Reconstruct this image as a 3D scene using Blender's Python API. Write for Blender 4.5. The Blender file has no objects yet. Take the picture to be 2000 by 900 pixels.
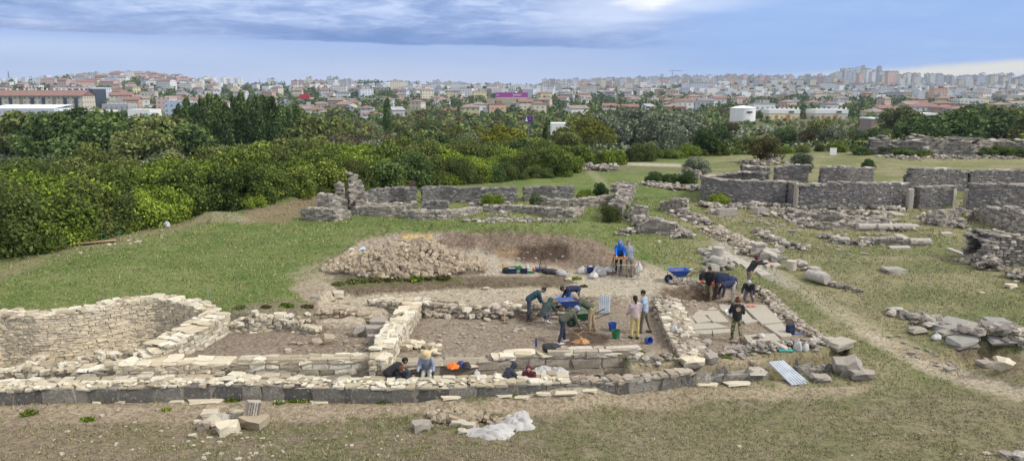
import bpy, math, random
import numpy as np
from mathutils import Vector, Matrix
rnd = random.Random(7)
RNG = np.random.default_rng(7)
SC = bpy.context.scene
COL = SC.collection
PI = math.pi
# ------------------------------------------------------------------ camera model
CAMZ = 9.4
PITCH = math.radians(10.3)
FPX = 1510.0
cP, sP = math.cos(PITCH), math.sin(PITCH)
def ray(px, py):
    u = (np.asarray(px, float) - 1000) / FPX
    v = (450 - np.asarray(py, float)) / FPX
    return u, cP + v * sP, -sP + v * cP
def W(px, py, z=0.0):
    """the point at height z seen at photo pixel (px, py)"""
    dx, dy, dz = ray(px, py)
    t = (z - CAMZ) / dz
    return float(dx * t), float(dy * t)
def W3(px, py, z=0.0):
    x, y = W(px, py, z)
    return Vector((x, y, z))
def AT(px, py, y):
    """the point at distance y seen at photo pixel"""
    dx, dy, dz = ray(px, py)
    t = y / dy
    return Vector((float(dx * t), y, float(CAMZ + dz * t)))
def proj(x, y, z):
    dz = z - CAMZ
    d = y * cP - dz * sP
    up = y * sP + dz * cP
    d = np.where(d < .5, .5, d)
    return 1000 + FPX * x / d, 450 - FPX * up / d
def sst(a, b, x):
    t = np.clip((x - a) / (b - a), 0, 1)
    return t * t * (3 - 2 * t)
_TAB = np.random.default_rng(3).random((256, 256))
def vnoise(x, y, s=0):
    x = np.asarray(x, float) + s * 17.31; y = np.asarray(y, float) + s * 9.17
    xi = np.floor(x).astype(int); yi = np.floor(y).astype(int)
    fx = x - xi; fy = y - yi
    fx = fx * fx * (3 - 2 * fx); fy = fy * fy * (3 - 2 * fy)
    a = _TAB[xi & 255, yi & 255]; b = _TAB[(xi + 1) & 255, yi & 255]
    c = _TAB[xi & 255, (yi + 1) & 255]; d = _TAB[(xi + 1) & 255, (yi + 1) & 255]
    return (a * (1 - fx) + b * fx) * (1 - fy) + (c * (1 - fx) + d * fx) * fy
def fbm(x, y, s=0, o=4):
    r = 0; a = .5; f = 1.; n = 0
    for k in range(o):
        r = r + a * vnoise(x * f, y * f, s + k * 3); n += a; a *= .5; f *= 2.03
    return r / n
def sdf(P, x, y):
    """signed distance to polygon, negative inside"""
    P = np.asarray(P, float)
    d = np.full(np.shape(x), 1e18); ins = np.zeros(np.shape(x), bool)
    n = len(P)
    for i in range(n):
        ax, ay = P[i]; bx, by = P[(i + 1) % n]
        ex, ey = bx - ax, by - ay
        wx, wy = x - ax, y - ay
        t = np.clip((wx * ex + wy * ey) / (ex * ex + ey * ey + 1e-12), 0, 1)
        d = np.minimum(d, (wx - ex * t) ** 2 + (wy - ey * t) ** 2)
        c = (ay > y) != (by > y)
        xc = ax + (y - ay) * ex / (ey if abs(ey) > 1e-9 else 1e-9)
        ins ^= c & (x < xc)
    d = np.sqrt(d)
    return np.where(ins, -d, d)
def pdist(P, x, y):
    """distance to polyline and parameter (index float)"""
    d = np.full(np.shape(x), 1e18); tt = np.zeros(np.shape(x))
    for i in range(len(P) - 1):
        ax, ay = P[i][:2]; bx, by = P[i + 1][:2]
        ex, ey = bx - ax, by - ay
        t = np.clip(((x - ax) * ex + (y - ay) * ey) / (ex * ex + ey * ey + 1e-12), 0, 1)
        q = (x - ax - ex * t) ** 2 + (y - ay - ey * t) ** 2
        m = q < d
        d = np.where(m, q, d); tt = np.where(m, i + t, tt)
    return np.sqrt(d), tt
# ------------------------------------------------------------------ terrain
_cp = [(0,560,.7),(200,560,.75),(400,575,.7),(540,590,.6),(0,520,.7),(300,440,.8),(500,440,.8),(600,500,.72),(800,440,.8),(1000,440,.8),
 (1200,440,.8),(1300,500,.75),(1200,540,.52),(1340,510,.7),(1500,440,.8),(1700,440,.8),(1990,440,.9),(1500,530,.6),(1700,560,.5),(1990,560,.7),
 (1600,640,.2),(1700,620,.3),(1990,620,.55),(1700,700,-.1),(1650,760,-.3),(1850,720,-.05),(1960,700,.35),(1990,800,-.1),(1800,800,-.25),
 (0,900,-.3),(500,900,-.3),(1000,900,-.2),(1500,900,-.2),(1990,900,-.1),(0,800,-.62),(300,795,-.62),(500,795,-.62),(800,795,-.62),(1000,792,-.62),(1200,775,-.58),
 (1330,765,-.5),(1450,762,-.45),(1600,755,-.35),(1500,690,.0),(1300,705,-.02),(1250,718,-.1),(1600,690,-.05),(1440,600,.15),(1380,640,.12),(1520,620,.15),(850,600,.35),(650,600,.38),
 (1150,560,.45),(1000,560,.4),(700,500,.75),(950,520,.72),(1250,585,.42),(100,740,-.15),(500,740,-.1),(900,740,-.08),(1150,738,-.08)]
_cw = [W(a, b, c) + (c,) for a, b, c in _cp] + [(-60,20,.2),(70,20,.5),(-60,45,.8),(80,45,1.),(-80,110,.8),(0,110,.8),(90,110,.9),(0,10,.4),(-30,8,.4),(35,8,.5),(0,-10,1.),(-40,-10,1.),(40,-10,1.)]
_cw = np.array(_cw)
_D = np.hypot(_cw[:, 0][:, None] - _cw[:, 0][None], _cw[:, 1][:, None] - _cw[:, 1][None])
_D = np.sqrt(_D * _D + 1.0)
_wt = np.linalg.solve(_D + np.eye(len(_cw)) * 1e-6, _cw[:, 2] - .3)
def base_z(x, y):
    sh = np.shape(x); x = np.ravel(np.asarray(x, float)); y = np.ravel(np.asarray(y, float))
    z = np.zeros_like(x)
    xc = np.clip(x, -90, 100); yc = np.clip(y, -15, 115)
    for (cx, cy, _), w in zip(_cw, _wt):
        z += w * np.sqrt((xc - cx) ** 2 + (yc - cy) ** 2 + 1.0)
    return (z + .3).reshape(sh)
EDGE_U = [-1.2, -.66, -.43, -.28, -.11, .08, .2, .4, .66, 1.2]
EDGE_Y = [34, 44, 53, 60, 73, 82, 95, 104, 112, 112]
RID_PX = [-600, 0, 100, 200, 260, 330, 400, 470, 560, 640, 800, 900, 1050, 1150, 1250, 1400, 1550, 1640, 1720, 1850, 1950, 2050, 2600]
RID_PY = [165, 164, 159, 154, 150, 158, 168, 170, 169, 164, 166, 171, 172, 171, 167, 165, 165, 162, 165, 166, 164, 166, 170]
RID_U = [(a - 1000) / FPX for a in RID_PX]
def ridge_D(u):
    return np.interp(u, [-.7, -.4, -.2, 0, .2, .7], [1350, 1450, 1700, 1800, 2000, 2150])
def pw(pts, z):
    return [W(a, b, z) for a, b in pts]
def WB(a, b, z):
    x, y = W(a, b, z); return x, y + .45
# pits: (polygon in world, floor height or None, edge softness, floor roughness)
PITS = [
 (pw([(620,640),(612,600),(655,572),(690,577),(740,575),(800,570),(900,561),(1000,559),(1085,560),(1110,566),(1120,600),(1100,620),(860,615),(800,600),(700,610)], .3), .24, .18, .05),   # terrace
 ([W(-400,745,-.1),WB(-400,655,.8),WB(-190,640,.8),WB(-60,622,.8),WB(0,615,.82),WB(70,617,.82),WB(150,609,.85),WB(215,598,.88),WB(250,588,.95),WB(300,583,.98),WB(345,590,.9),WB(382,606,.75),WB(402,616,.6),W(420,625,.4),W(400,640,.7),W(300,690,.4),W(232,712,.1),W(226,744,-.1)], -1.15, .2, .10),  # apse pit
 (pw([(400,720),(310,712),(400,668),(452,636),(520,636),(600,640),(690,645),(722,630),(760,608),(800,606),(760,690),(735,716)], 0.), .0, .18, .07),          # west room
 (pw([(735,716),(792,640),(822,613),(900,618),(1000,622),(1080,612),(1130,596),(1282,592),(1310,640),(1330,690),(1215,712),(800,712)], 0.), .0, .14, .07),   # central room
 (pw([(228,747),(1212,744),(1232,728),(1215,700),(800,700),(425,708),(232,708)], -.1), -.72, .06, .05),   # corridor
 (pw([(1292,570),(1400,562),(1408,584),(1378,590),(1305,590)], .2), -.35, .12, .05),  # square pit
 (pw([(1050,600),(1105,597),(1110,616),(1058,618)], .1), -.12, .15, .04),
 (pw([(-200,792),(500,792),(900,786),(1180,765),(1350,752),(1345,740),(900,765),(-200,772)], -.6), -.66, .2, .03),   # foot of the block wall
 (pw([(1345,756),(1450,750),(1500,748),(1560,746),(1660,736),(1650,700),(1590,716),(1500,728),(1350,740)], -.5), -1.0, .18, .06),   # trench
 (pw([(1850,700),(1920,690),(2010,700),(2010,715),(1860,716)], .0), -.3, .3, .06),
]
# ridges: (polyline of (x,y,height,halfwidth))
def rl(L, z):
    return [W(a, b, z) + (h, w) for a, b, h, w in L]
RIDGES = [
 (rl([(655,525,.0,1.2),(700,503,.8,1.6),(750,492,1.25,1.8),(830,488,1.25,1.8),(920,490,1.1,1.7),(1000,492,1.35,1.8),(1080,494,1.1,1.9),(1150,508,.95,1.9),(1210,524,.6,1.7),(1250,534,.0,1.2)], .7), .35),
 (rl([(690,535,.3,1.2),(760,528,1.0,2.0),(830,526,1.15,2.2),(890,530,.6,1.6),(935,535,.15,1.0)], .7), .05),
 (rl([(380,434,.1,2.2),(415,430,.55,2.6),(455,432,.45,2.6),(495,436,.05,2.)], .8), .1),
 (rl([(470,425,.1,2.),(540,405,1.2,3.),(620,388,1.4,3.),(700,376,.8,3.)], .8), .1),
 (rl([(1930,735,.0,1.),(1990,745,.5,1.6),(2080,750,.8,2.)], .0), .1),
 (rl([(1690,305,.2,3.),(1760,302,1.6,5.),(1900,302,1.6,5.),(2100,302,1.6,5.)], .8), .2),
 (rl([(1250,722,.1,.4),(1330,712,.22,.7),(1420,705,.2,.6)], .0), .1),
]
def T(x, y):
    x = np.asarray(x, float); y = np.asarray(y, float)
    z = base_z(x, y)
    u = x / np.maximum(np.abs(y), 5.)
    u = np.where(y < 5, np.sign(x) * .6, u)
    z = z + (fbm(x * .25, y * .25, 1) - .5) * .25 * sst(34, 60, y) + (fbm(x * 1.3, y * 1.3, 2, 3) - .5) * .07
    e = np.interp(u, EDGE_U, EDGE_Y)
    z = z - 7.9 * sst(e, e + 70, y) + (fbm(x * .03, y * .03, 5) - .5) * 2.5 * sst(e + 20, e + 120, y)
    r = y
    D = ridge_D(u)
    zr = CAMZ + (176 - np.interp(u, RID_U, RID_PY)) / FPX * D * .985
    z = z + (zr + 7.) * np.where(r < D, sst(420, 1.0, r / 1.0) * 0 + np.clip((r - 430) / (D - 430), 0, 1) ** 1.35, np.clip(1 - (r - D) / 2500, 0, 1))
    z = z + (fbm(x * .008, y * .008, 8) - .5) * 10 * sst(500, 900, r) * (1 - sst(1300, 1700, r) * .7)
    near = (y > 14) & (y < 115)
    if np.any(near):
        xn, yn, zn = x[near] if x.ndim else x, y[near] if y.ndim else y, z[near] if z.ndim else z
        nz = fbm(xn * 2.2, yn * 2.2, 11, 3) - .5
        for P, ro in RIDGES:
            d, t = pdist(P, xn, yn)
            h = np.interp(t, range(len(P)), [p[2] for p in P]); w = np.interp(t, range(len(P)), [p[3] for p in P])
            q = np.clip(1 - d / w, 0, 1)
            zn = zn + h * (q * q * (3 - 2 * q)) * (1 + ro * nz * 1.6)
        for P, fz, soft, ro in PITS:
            s = sdf(P, xn, yn) + nz * soft * 1.2
            k = 1 - sst(-soft, soft * .6, s)
            f = fz + (fbm(xn * 1.7, yn * 1.7, 21, 3) - .5) * ro * 2
            zn = zn * (1 - k) + f * k
        if z.ndim: z[near] = zn
        else: z = zn
    return z
def G(px, py, n=14):
    """where the photo pixel meets the ground"""
    px = np.atleast_1d(np.asarray(px, float)); py = np.atleast_1d(np.asarray(py, float))
    dx, dy, dz = ray(px, py)
    z = np.zeros(len(px)) + .3
    for k in range(n):
        t = (z - CAMZ) / dz
        z = .5 * z + .5 * T(dx * t, dy * t)
    t = (z - CAMZ) / dz
    x, y = dx * t, dy * t
    return x, y, T(x, y)
def g1(px, py):
    x, y, z = G(px, py)
    return Vector((float(x[0]), float(y[0]), float(z[0])))
def tz(x, y):
    return float(T(np.array([x]), np.array([y]))[0])
def mpp(p):
    """metres per photo pixel at point p"""
    return (p[1] * cP - (p[2] - CAMZ) * sP) / FPX
# ------------------------------------------------------------------ mesh helpers
def fast_mesh(name, V, loops, sizes, mats=None, mi=None, smooth=False):
    me = bpy.data.meshes.new(name)
    V = np.ascontiguousarray(V, dtype=np.float32); loops = np.ascontiguousarray(loops, dtype=np.int32)
    sizes = np.ascontiguousarray(sizes, dtype=np.int32)
    me.vertices.add(len(V)); me.vertices.foreach_set('co', V.ravel())
    me.loops.add(len(loops)); me.loops.foreach_set('vertex_index', loops)
    me.polygons.add(len(sizes))
    st = np.zeros(len(sizes), np.int32); st[1:] = np.cumsum(sizes)[:-1]
    me.polygons.foreach_set('loop_start', st)
    try: me.polygons.foreach_set('loop_total', sizes)
    except Exception: pass
    if mats:
        for m in (mats if isinstance(mats, (list, tuple)) else [mats]): me.materials.append(m)
    if mi is not None: me.polygons.foreach_set('material_index', np.ascontiguousarray(mi, dtype=np.int32))
    me.polygons.foreach_set('use_smooth', np.full(len(sizes), bool(smooth)))
    me.update(calc_edges=True)
    return me
def link(name, data, parent=None, loc=None, rz=None):
    o = bpy.data.objects.new(name, data); COL.objects.link(o)
    if parent is not None: o.parent = parent
    if loc is not None: o.location = loc
    if rz is not None: o.rotation_euler = (0, 0, rz)
    return o
def tag(o, label=None, cat=None, group=None, kind=None):
    if label: o['label'] = label
    if cat: o['category'] = cat
    if group: o['group'] = group
    if kind: o['kind'] = kind
    return o
class MB:
    """collects shapes in one mesh"""
    def __init__(s): s.v = []; s.f = []; s.m = []; s.n = 0
    def add(s, V, F, m=0):
        s.v += [tuple(map(float, p)) for p in V]; s.f += [tuple(i + s.n for i in f) for f in F]; s.m += [m] * len(F); s.n += len(V)
    def box(s, c, d, rz=0, m=0, rx=0, ry=0, taper=1.):
        R = Matrix.Rotation(rz, 3, 'Z') @ Matrix.Rotation(ry, 3, 'Y') @ Matrix.Rotation(rx, 3, 'X')
        V = []
        for k in (-1, 1):
            for (i, j) in ((-1, -1), (1, -1), (1, 1), (-1, 1)):
                t = taper if k > 0 else 1
                V.append(Vector(c) + R @ Vector((i * d[0] / 2 * t, j * d[1] / 2 * t, k * d[2] / 2)))
        s.add(V, [(3, 2, 1, 0), (4, 5, 6, 7), (0, 1, 5, 4), (1, 2, 6, 5), (2, 3, 7, 6), (3, 0, 4, 7)], m)
    def tube(s, pts, r, n=6, m=0, cap=True):
        pts = [Vector(p) for p in pts]; rs = r if isinstance(r, (list, tuple)) else [r] * len(pts)
        V = []; F = []
        up = Vector((.13, .21, 1)).normalized()
        for i, p in enumerate(pts):
            d = (pts[min(i + 1, len(pts) - 1)] - pts[max(i - 1, 0)])
            if d.length < 1e-9: d = Vector((0, 0, 1))
            d.normalize()
            a = d.cross(up)
            if a.length < .05: a = d.cross(Vector((1, 0, 0)))
            a.normalize(); b = d.cross(a)
            for k in range(n):
                q = 2 * PI * k / n
                V.append(p + a * math.cos(q) * rs[i] + b * math.sin(q) * rs[i])
        for i in range(len(pts) - 1):
            for k in range(n):
                F.append((i * n + k, i * n + (k + 1) % n, (i + 1) * n + (k + 1) % n, (i + 1) * n + k))
        if cap: F += [tuple(reversed(range(n))), tuple((len(pts) - 1) * n + k for k in range(n))]
        s.add(V, F, m)
    def lathe(s, prof, n=16, c=(0, 0, 0), m=0, sx=1., sy=1., M=None):
        V = []; F = []
        for r, z in prof:
            for k in range(n):
                q = 2 * PI * k / n
                p = Vector((r * math.cos(q) * sx, r * math.sin(q) * sy, z))
                if M is not None: p = M @ p
                V.append(p + Vector(c))
        for i in range(len(prof) - 1):
            for k in range(n):
                F.append((i * n + k, i * n + (k + 1) % n, (i + 1) * n + (k + 1) % n, (i + 1) * n + k))
        if prof[0][0] > 1e-4: F.append(tuple(reversed(range(n))))
        if prof[-1][0] > 1e-4: F.append(tuple((len(prof) - 1) * n + k for k in range(n)))
        s.add(V, F, m)
    def quad(s, a, b, c, d, m=0): s.add([a, b, c, d], [(0, 1, 2, 3)], m)
    def mesh(s, name, mats, smooth=False):
        me = bpy.data.meshes.new(name); me.from_pydata(s.v, [], s.f)
        for q in (mats if isinstance(mats, (list, tuple)) else [mats]): me.materials.append(q)
        me.polygons.foreach_set('material_index', s.m)
        me.polygons.foreach_set('use_smooth', [smooth] * len(s.f)); me.update()
        return me
    def build(s, name, mats, parent=None, loc=None, rz=None, smooth=False):
        return link(name, s.mesh(name, mats, smooth), parent, loc, rz)
# rock templates: 26-vertex block (3x3x3 shell) and its faces
def _cube26(round_):
    idx = {}; V = []
    for i in (-1, 0, 1):
        for j in (-1, 0, 1):
            for k in (-1, 0, 1):
                if (i, j, k) == (0, 0, 0): continue
                idx[(i, j, k)] = len(V)
                p = np.array([i, j, k], float)
                n = np.linalg.norm(p)
                V.append(p * (1 - round_) + p / n * round_ * 1.15)
    F = []
    for ax in range(3):
        for s in (-1, 1):
            o = [a for a in range(3) if a != ax]
            for a in (-1, 0):
                for b in (-1, 0):
                    q = []
                    for (da, db) in ((0, 0), (1, 0), (1, 1), (0, 1)):
                        t = [0, 0, 0]; t[ax] = s; t[o[0]] = a + da; t[o[1]] = b + db
                        q.append(idx[tuple(t)])
                    flip = (s < 0) ^ (ax == 1)
                    F.append(q[::-1] if flip else q)
    return np.array(V) * .5, np.array(F)
T26 = _cube26(.22); T26R = _cube26(.62)
T8 = (np.array([(-1,-1,-1),(1,-1,-1),(1,1,-1),(-1,1,-1),(-1,-1,1),(1,-1,1),(1,1,1),(-1,1,1)], float) * .5,
      np.array([(3,2,1,0),(4,5,6,7),(0,1,5,4),(1,2,6,5),(2,3,7,6),(3,0,4,7)]))
def rotz_m(a):
    a = np.asarray(a); R = np.zeros((len(a), 3, 3)); c, s = np.cos(a), np.sin(a)
    R[:, 0, 0] = c; R[:, 0, 1] = -s; R[:, 1, 0] = s; R[:, 1, 1] = c; R[:, 2, 2] = 1
    return R
def rand_rot(n, tilt=3.14, rng=RNG):
    az = rng.uniform(0, 2 * PI, n); ax = rng.uniform(-tilt, tilt, n); ay = rng.uniform(-tilt, tilt, n)
    c, s = np.cos(ax), np.sin(ax)
    Rx = np.zeros((n, 3, 3)); Rx[:, 0, 0] = 1; Rx[:, 1, 1] = c; Rx[:, 1, 2] = -s; Rx[:, 2, 1] = s; Rx[:, 2, 2] = c
    c, s = np.cos(ay), np.sin(ay)
    Ry = np.zeros((n, 3, 3)); Ry[:, 1, 1] = 1; Ry[:, 0, 0] = c; Ry[:, 0, 2] = s; Ry[:, 2, 0] = -s; Ry[:, 2, 2] = c
    return rotz_m(az) @ Ry @ Rx
def rocks(C, S, R, tmpl=T26, jit=.1, rng=RNG):
    """stones as (verts, loops, sizes)"""
    C = np.asarray(C, float); S = np.asarray(S, float); n = len(C)
    tv, tf = tmpl
    V = np.repeat(tv[None], n, 0) + rng.normal(0, jit * .5, (n, len(tv), 3))
    V = V * S[:, None, :]
    V = np.einsum('nij,nkj->nki', R, V) + C[:, None, :]
    L = (tf[None] + (np.arange(n) * len(tv))[:, None, None]).reshape(-1)
    return V.reshape(-1, 3), L, np.full(n * len(tf), 4)
def join(parts):
    """parts: list of (V, L, sizes, matindex)"""
    Vs, Ls, Ss, Ms = [], [], [], []; o = 0
    for V, L, S, m in parts:
        Vs.append(V); Ls.append(np.asarray(L) + o); Ss.append(S); Ms.append(np.full(len(S), m)); o += len(V)
    return np.concatenate(Vs), np.concatenate(Ls), np.concatenate(Ss), np.concatenate(Ms)
# ------------------------------------------------------------------ materials
def newmat(name):
    m = bpy.data.materials.new(name); m.use_nodes = True
    nt = m.node_tree; b = nt.nodes['Principled BSDF']
    return m, nt, b
def nd(nt, t, **k):
    n = nt.nodes.new(t)
    for a, v in k.items():
        if a.startswith('i_'): n.inputs[a[2:].replace('_', ' ')].default_value = v
        else: setattr(n, a, v)
    return n
def ramp(nt, fac, stops, interp='LINEAR'):
    r = nt.nodes.new('ShaderNodeValToRGB'); r.color_ramp.interpolation = interp
    e = r.color_ramp.elements
    while len(e) > 1: e.remove(e[-1])
    e[0].position = stops[0][0]; e[0].color = (*stops[0][1], 1)
    for p, c in stops[1:]:
        q = e.new(p); q.color = (*c, 1)
    nt.links.new(fac, r.inputs[0])
    return r.outputs[0]
def mixc(nt, a, b, fac, blend='MIX'):
    m = nt.nodes.new('ShaderNodeMix'); m.data_type = 'RGBA'; m.blend_type = blend
    for sock, v in ((m.inputs['Factor'], fac), (m.inputs['A'], a), (m.inputs['B'], b)):
        pass
    def put(s, v):
        if isinstance(v, (int, float)): s.default_value = v
        elif isinstance(v, tuple): s.default_value = (*v, 1) if len(v) == 3 else v
        else: nt.links.new(v, s)
    put(m.inputs[0], fac); put(m.inputs[6], a); put(m.inputs[7], b)
    return m.outputs[2]
def math_(nt, op, a, b=None, c=None, clamp=False):
    m = nt.nodes.new('ShaderNodeMath'); m.operation = op; m.use_clamp = clamp
    for i, v in enumerate((a, b, c)):
        if v is None: continue
        if isinstance(v, (int, float)): m.inputs[i].default_value = v
        else: nt.links.new(v, m.inputs[i])
    return m.outputs[0]
def noise(nt, vec, scale, detail=4, rough=.55, dist=0):
    n = nt.nodes.new('ShaderNodeTexNoise'); n.inputs['Scale'].default_value = scale
    n.inputs['Detail'].default_value = detail; n.inputs['Roughness'].default_value = rough; n.inputs['Distortion'].default_value = dist
    if vec is not None: nt.links.new(vec, n.inputs['Vector'])
    return n.outputs['Fac']
def bump(nt, h, b, strength=.5, dist=.02):
    n = nt.nodes.new('ShaderNodeBump'); n.inputs['Strength'].default_value = strength; n.inputs['Distance'].default_value = dist
    nt.links.new(h, n.inputs['Height']); nt.links.new(n.outputs[0], b.inputs['Normal'])
def geo(nt): return nt.nodes.new('ShaderNodeNewGeometry')
_mc = {}
def plain(name, col, rough=.7, metal=0, vary=.25, scale=8., bumpd=.004):
    """a plain surface with slight dirt variation"""
    if name in _mc: return _mc[name]
    m, nt, b = newmat(name)
    tc = nt.nodes.new('ShaderNodeTexCoord')
    f = noise(nt, tc.outputs['Object'], scale, 5, .6)
    d = tuple(c * (1 - vary) for c in col); e = tuple(min(1, c * (1 + vary)) for c in col)
    c = ramp(nt, f, [(.3, d), (.7, e)])
    nt.links.new(c, b.inputs['Base Color'])
    b.inputs['Roughness'].default_value = rough; b.inputs['Metallic'].default_value = metal
    bump(nt, f, b, .4, bumpd)
    _mc[name] = m
    return m
def stone_mat(name, stops, dark=(.12, .11, .10), lichen=None, nscale=3., rough=.9, spots=.35):
    m, nt, b = newmat(name)
    g = geo(nt); tc = nt.nodes.new('ShaderNodeTexCoord'); P = tc.outputs['Object']
    c = ramp(nt, g.outputs['Random Per Island'], stops)
    n1 = noise(nt, P, nscale * 4, 6, .65)
    c = mixc(nt, c, dark, math_(nt, 'MULTIPLY', ramp(nt, n1, [(.35, (1, 1, 1)), (.62, (0, 0, 0))]), spots))
    n2 = noise(nt, P, nscale * .6, 4, .6)
    c = mixc(nt, c, (1.3, 1.26, 1.18), math_(nt, 'MULTIPLY', n2, .6), 'MULTIPLY')
    if lichen:
        n3 = noise(nt, P, nscale * 2.3, 5, .7)
        c = mixc(nt, c, lichen, ramp(nt, n3, [(.55, (0, 0, 0)), (.68, (.8, .8, .8))]))
    nt.links.new(c, b.inputs['Base Color']); b.inputs['Roughness'].default_value = rough
    b.inputs['Specular IOR Level'].default_value = .2
    bump(nt, n1, b, .8, .03)
    return m
M = {}
M['grey_stone'] = stone_mat('grey_stone', [(0, (0.139, 0.131, 0.129)), (.5, (0.196, 0.184, 0.177)), (.88, (0.258, 0.242, 0.227)), (.97, (0.371, 0.347, 0.319)), (1, (0.494, 0.469, 0.433))])
M['pale_stone'] = stone_mat('pale_stone', [(0, (.30, .25, .18)), (.35, (.44, .39, .29)), (.7, (.54, .50, .40)), (1, (.66, .62, .52))], dark=(.20, .17, .13), spots=.4)
M['apse_stone'] = stone_mat('apse_stone', [(0, (0.437, 0.380, 0.288)), (.35, (0.562, 0.490, 0.365)), (.7, (0.645, 0.565, 0.419)), (.9, (0.686, 0.585, 0.405)), (1, (0.728, 0.660, 0.513))], dark=(0.343, 0.310, 0.261), spots=.5, nscale=2.)
M['rubble_stone'] = stone_mat('rubble_stone', [(0, (0.221, 0.182, 0.140)), (.4, (0.331, 0.287, 0.225)), (.75, (0.423, 0.373, 0.306)), (1, (0.534, 0.491, 0.423))], dark=(0.138, 0.118, 0.099), spots=.4)
M['heap_stone'] = stone_mat('heap_stone', [(0, (0.204, 0.158, 0.108)), (.35, (0.323, 0.264, 0.190)), (.7, (0.416, 0.352, 0.260)), (.93, (0.499, 0.431, 0.326)), (1, (0.573, 0.510, 0.403))], dark=(0.139, 0.106, 0.077), spots=.3, nscale=5)
M['ruin_stone'] = stone_mat('ruin_stone', [(0, (0.158, 0.142, 0.124)), (.35, (0.261, 0.235, 0.203)), (.7, (0.383, 0.345, 0.298)), (1, (0.541, 0.491, 0.427))], dark=(0.121, 0.111, 0.099), spots=.45)
M['dark_block'] = stone_mat('dark_block', [(0, (0.115, 0.109, 0.098)), (.4, (0.182, 0.173, 0.152)), (.75, (0.270, 0.253, 0.218)), (1, (0.392, 0.359, 0.298))], dark=(0.081, 0.077, 0.070), lichen=(0.432, 0.406, 0.337), nscale=4., spots=.7)
M['cap_stone'] = stone_mat('cap_stone', [(0, (.46, .39, .27)), (.4, (.58, .52, .39)), (.75, (.66, .61, .48)), (1, (.74, .71, .61))], dark=(.36, .31, .24), spots=.55)
M['slab_stone'] = stone_mat('slab_stone', [(0, (.30, .265, .215)), (.5, (.37, .34, .28)), (1, (.44, .41, .35))], dark=(.22, .195, .165), spots=.35, nscale=2.)
M['marble'] = stone_mat('marble', [(0, (0.286, 0.270, 0.245)), (.5, (0.401, 0.373, 0.331)), (1, (0.496, 0.459, 0.406))], dark=(0.210, 0.198, 0.178), spots=.5, nscale=2.)
M['blue_slab'] = stone_mat('blue_slab', [(0, (0.201, 0.200, 0.194)), (.5, (0.276, 0.270, 0.252)), (1, (0.382, 0.370, 0.333))], dark=(0.148, 0.140, 0.135), spots=.4, nscale=3.)
def ground_mat():
    m, nt, b = newmat('ground_surface')
    at = nt.nodes.new('ShaderNodeAttribute'); at.attribute_name = 'Col'
    ag = nt.nodes.new('ShaderNodeAttribute'); ag.attribute_name = 'Grass'
    g = geo(nt); P = g.outputs['Position']
    gr = ag.outputs['Fac']
    n1 = noise(nt, P, 9., 6, .7); n2 = noise(nt, P, 1.7, 6, .65, .6); n3 = noise(nt, P, 38., 4, .7); n4 = noise(nt, P, .35, 4, .6)
    c = at.outputs['Color']
    # dry straw and green tussocks in the grass
    straw = ramp(nt, n2, [(.42, (0, 0, 0)), (.66, (1, 1, 1))])
    c = mixc(nt, c, (.25, .215, .115), math_(nt, 'MULTIPLY', math_(nt, 'MULTIPLY', straw, gr), .45))
    green = ramp(nt, n1, [(.52, (0, 0, 0)), (.66, (1, 1, 1))])
    c = mixc(nt, c, (.085, .115, .03), math_(nt, 'MULTIPLY', math_(nt, 'MULTIPLY', green, gr), .55))
    # pebbles and crumbs in the bare soil
    vo = nt.nodes.new('ShaderNodeTexVoronoi'); vo.inputs['Scale'].default_value = 11.; vo.inputs['Randomness'].default_value = 1.
    nt.links.new(P, vo.inputs['Vector'])
    peb = ramp(nt, vo.outputs['Distance'], [(.10, (1, 1, 1)), (.22, (0, 0, 0))])
    inv = math_(nt, 'SUBTRACT', 1., gr)
    c = mixc(nt, c, (.50, .46, .38), math_(nt, 'MULTIPLY', math_(nt, 'MULTIPLY', peb, inv), .3))
    n5 = noise(nt, P, 4.5, 7, .75, .3)
    c = mixc(nt, c, ramp(nt, n1, [(.33, (.55, .53, .50)), (.5, (1., 1., 1.)), (.68, (1.4, 1.42, 1.45))]), .8, 'MULTIPLY')
    c = mixc(nt, c, ramp(nt, n5, [(.34, (.58, .56, .52)), (.5, (1., 1., 1.)), (.66, (1.35, 1.35, 1.3))]), .8, 'MULTIPLY')
    c = mixc(nt, c, ramp(nt, n3, [(.35, (.7, .7, .7)), (.65, (1.3, 1.3, 1.3))]), .8, 'MULTIPLY')
    nt.links.new(c, b.inputs['Base Color']); b.inputs['Roughness'].default_value = .95
    b.inputs['Specular IOR Level'].default_value = .12
    h = math_(nt, 'ADD', math_(nt, 'MULTIPLY', n1, 1.), math_(nt, 'ADD', math_(nt, 'MULTIPLY', n3, .45), math_(nt, 'MULTIPLY', peb, .25)))
    bump(nt, h, b, .9, .06)
    return m
M['ground'] = ground_mat()
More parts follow.
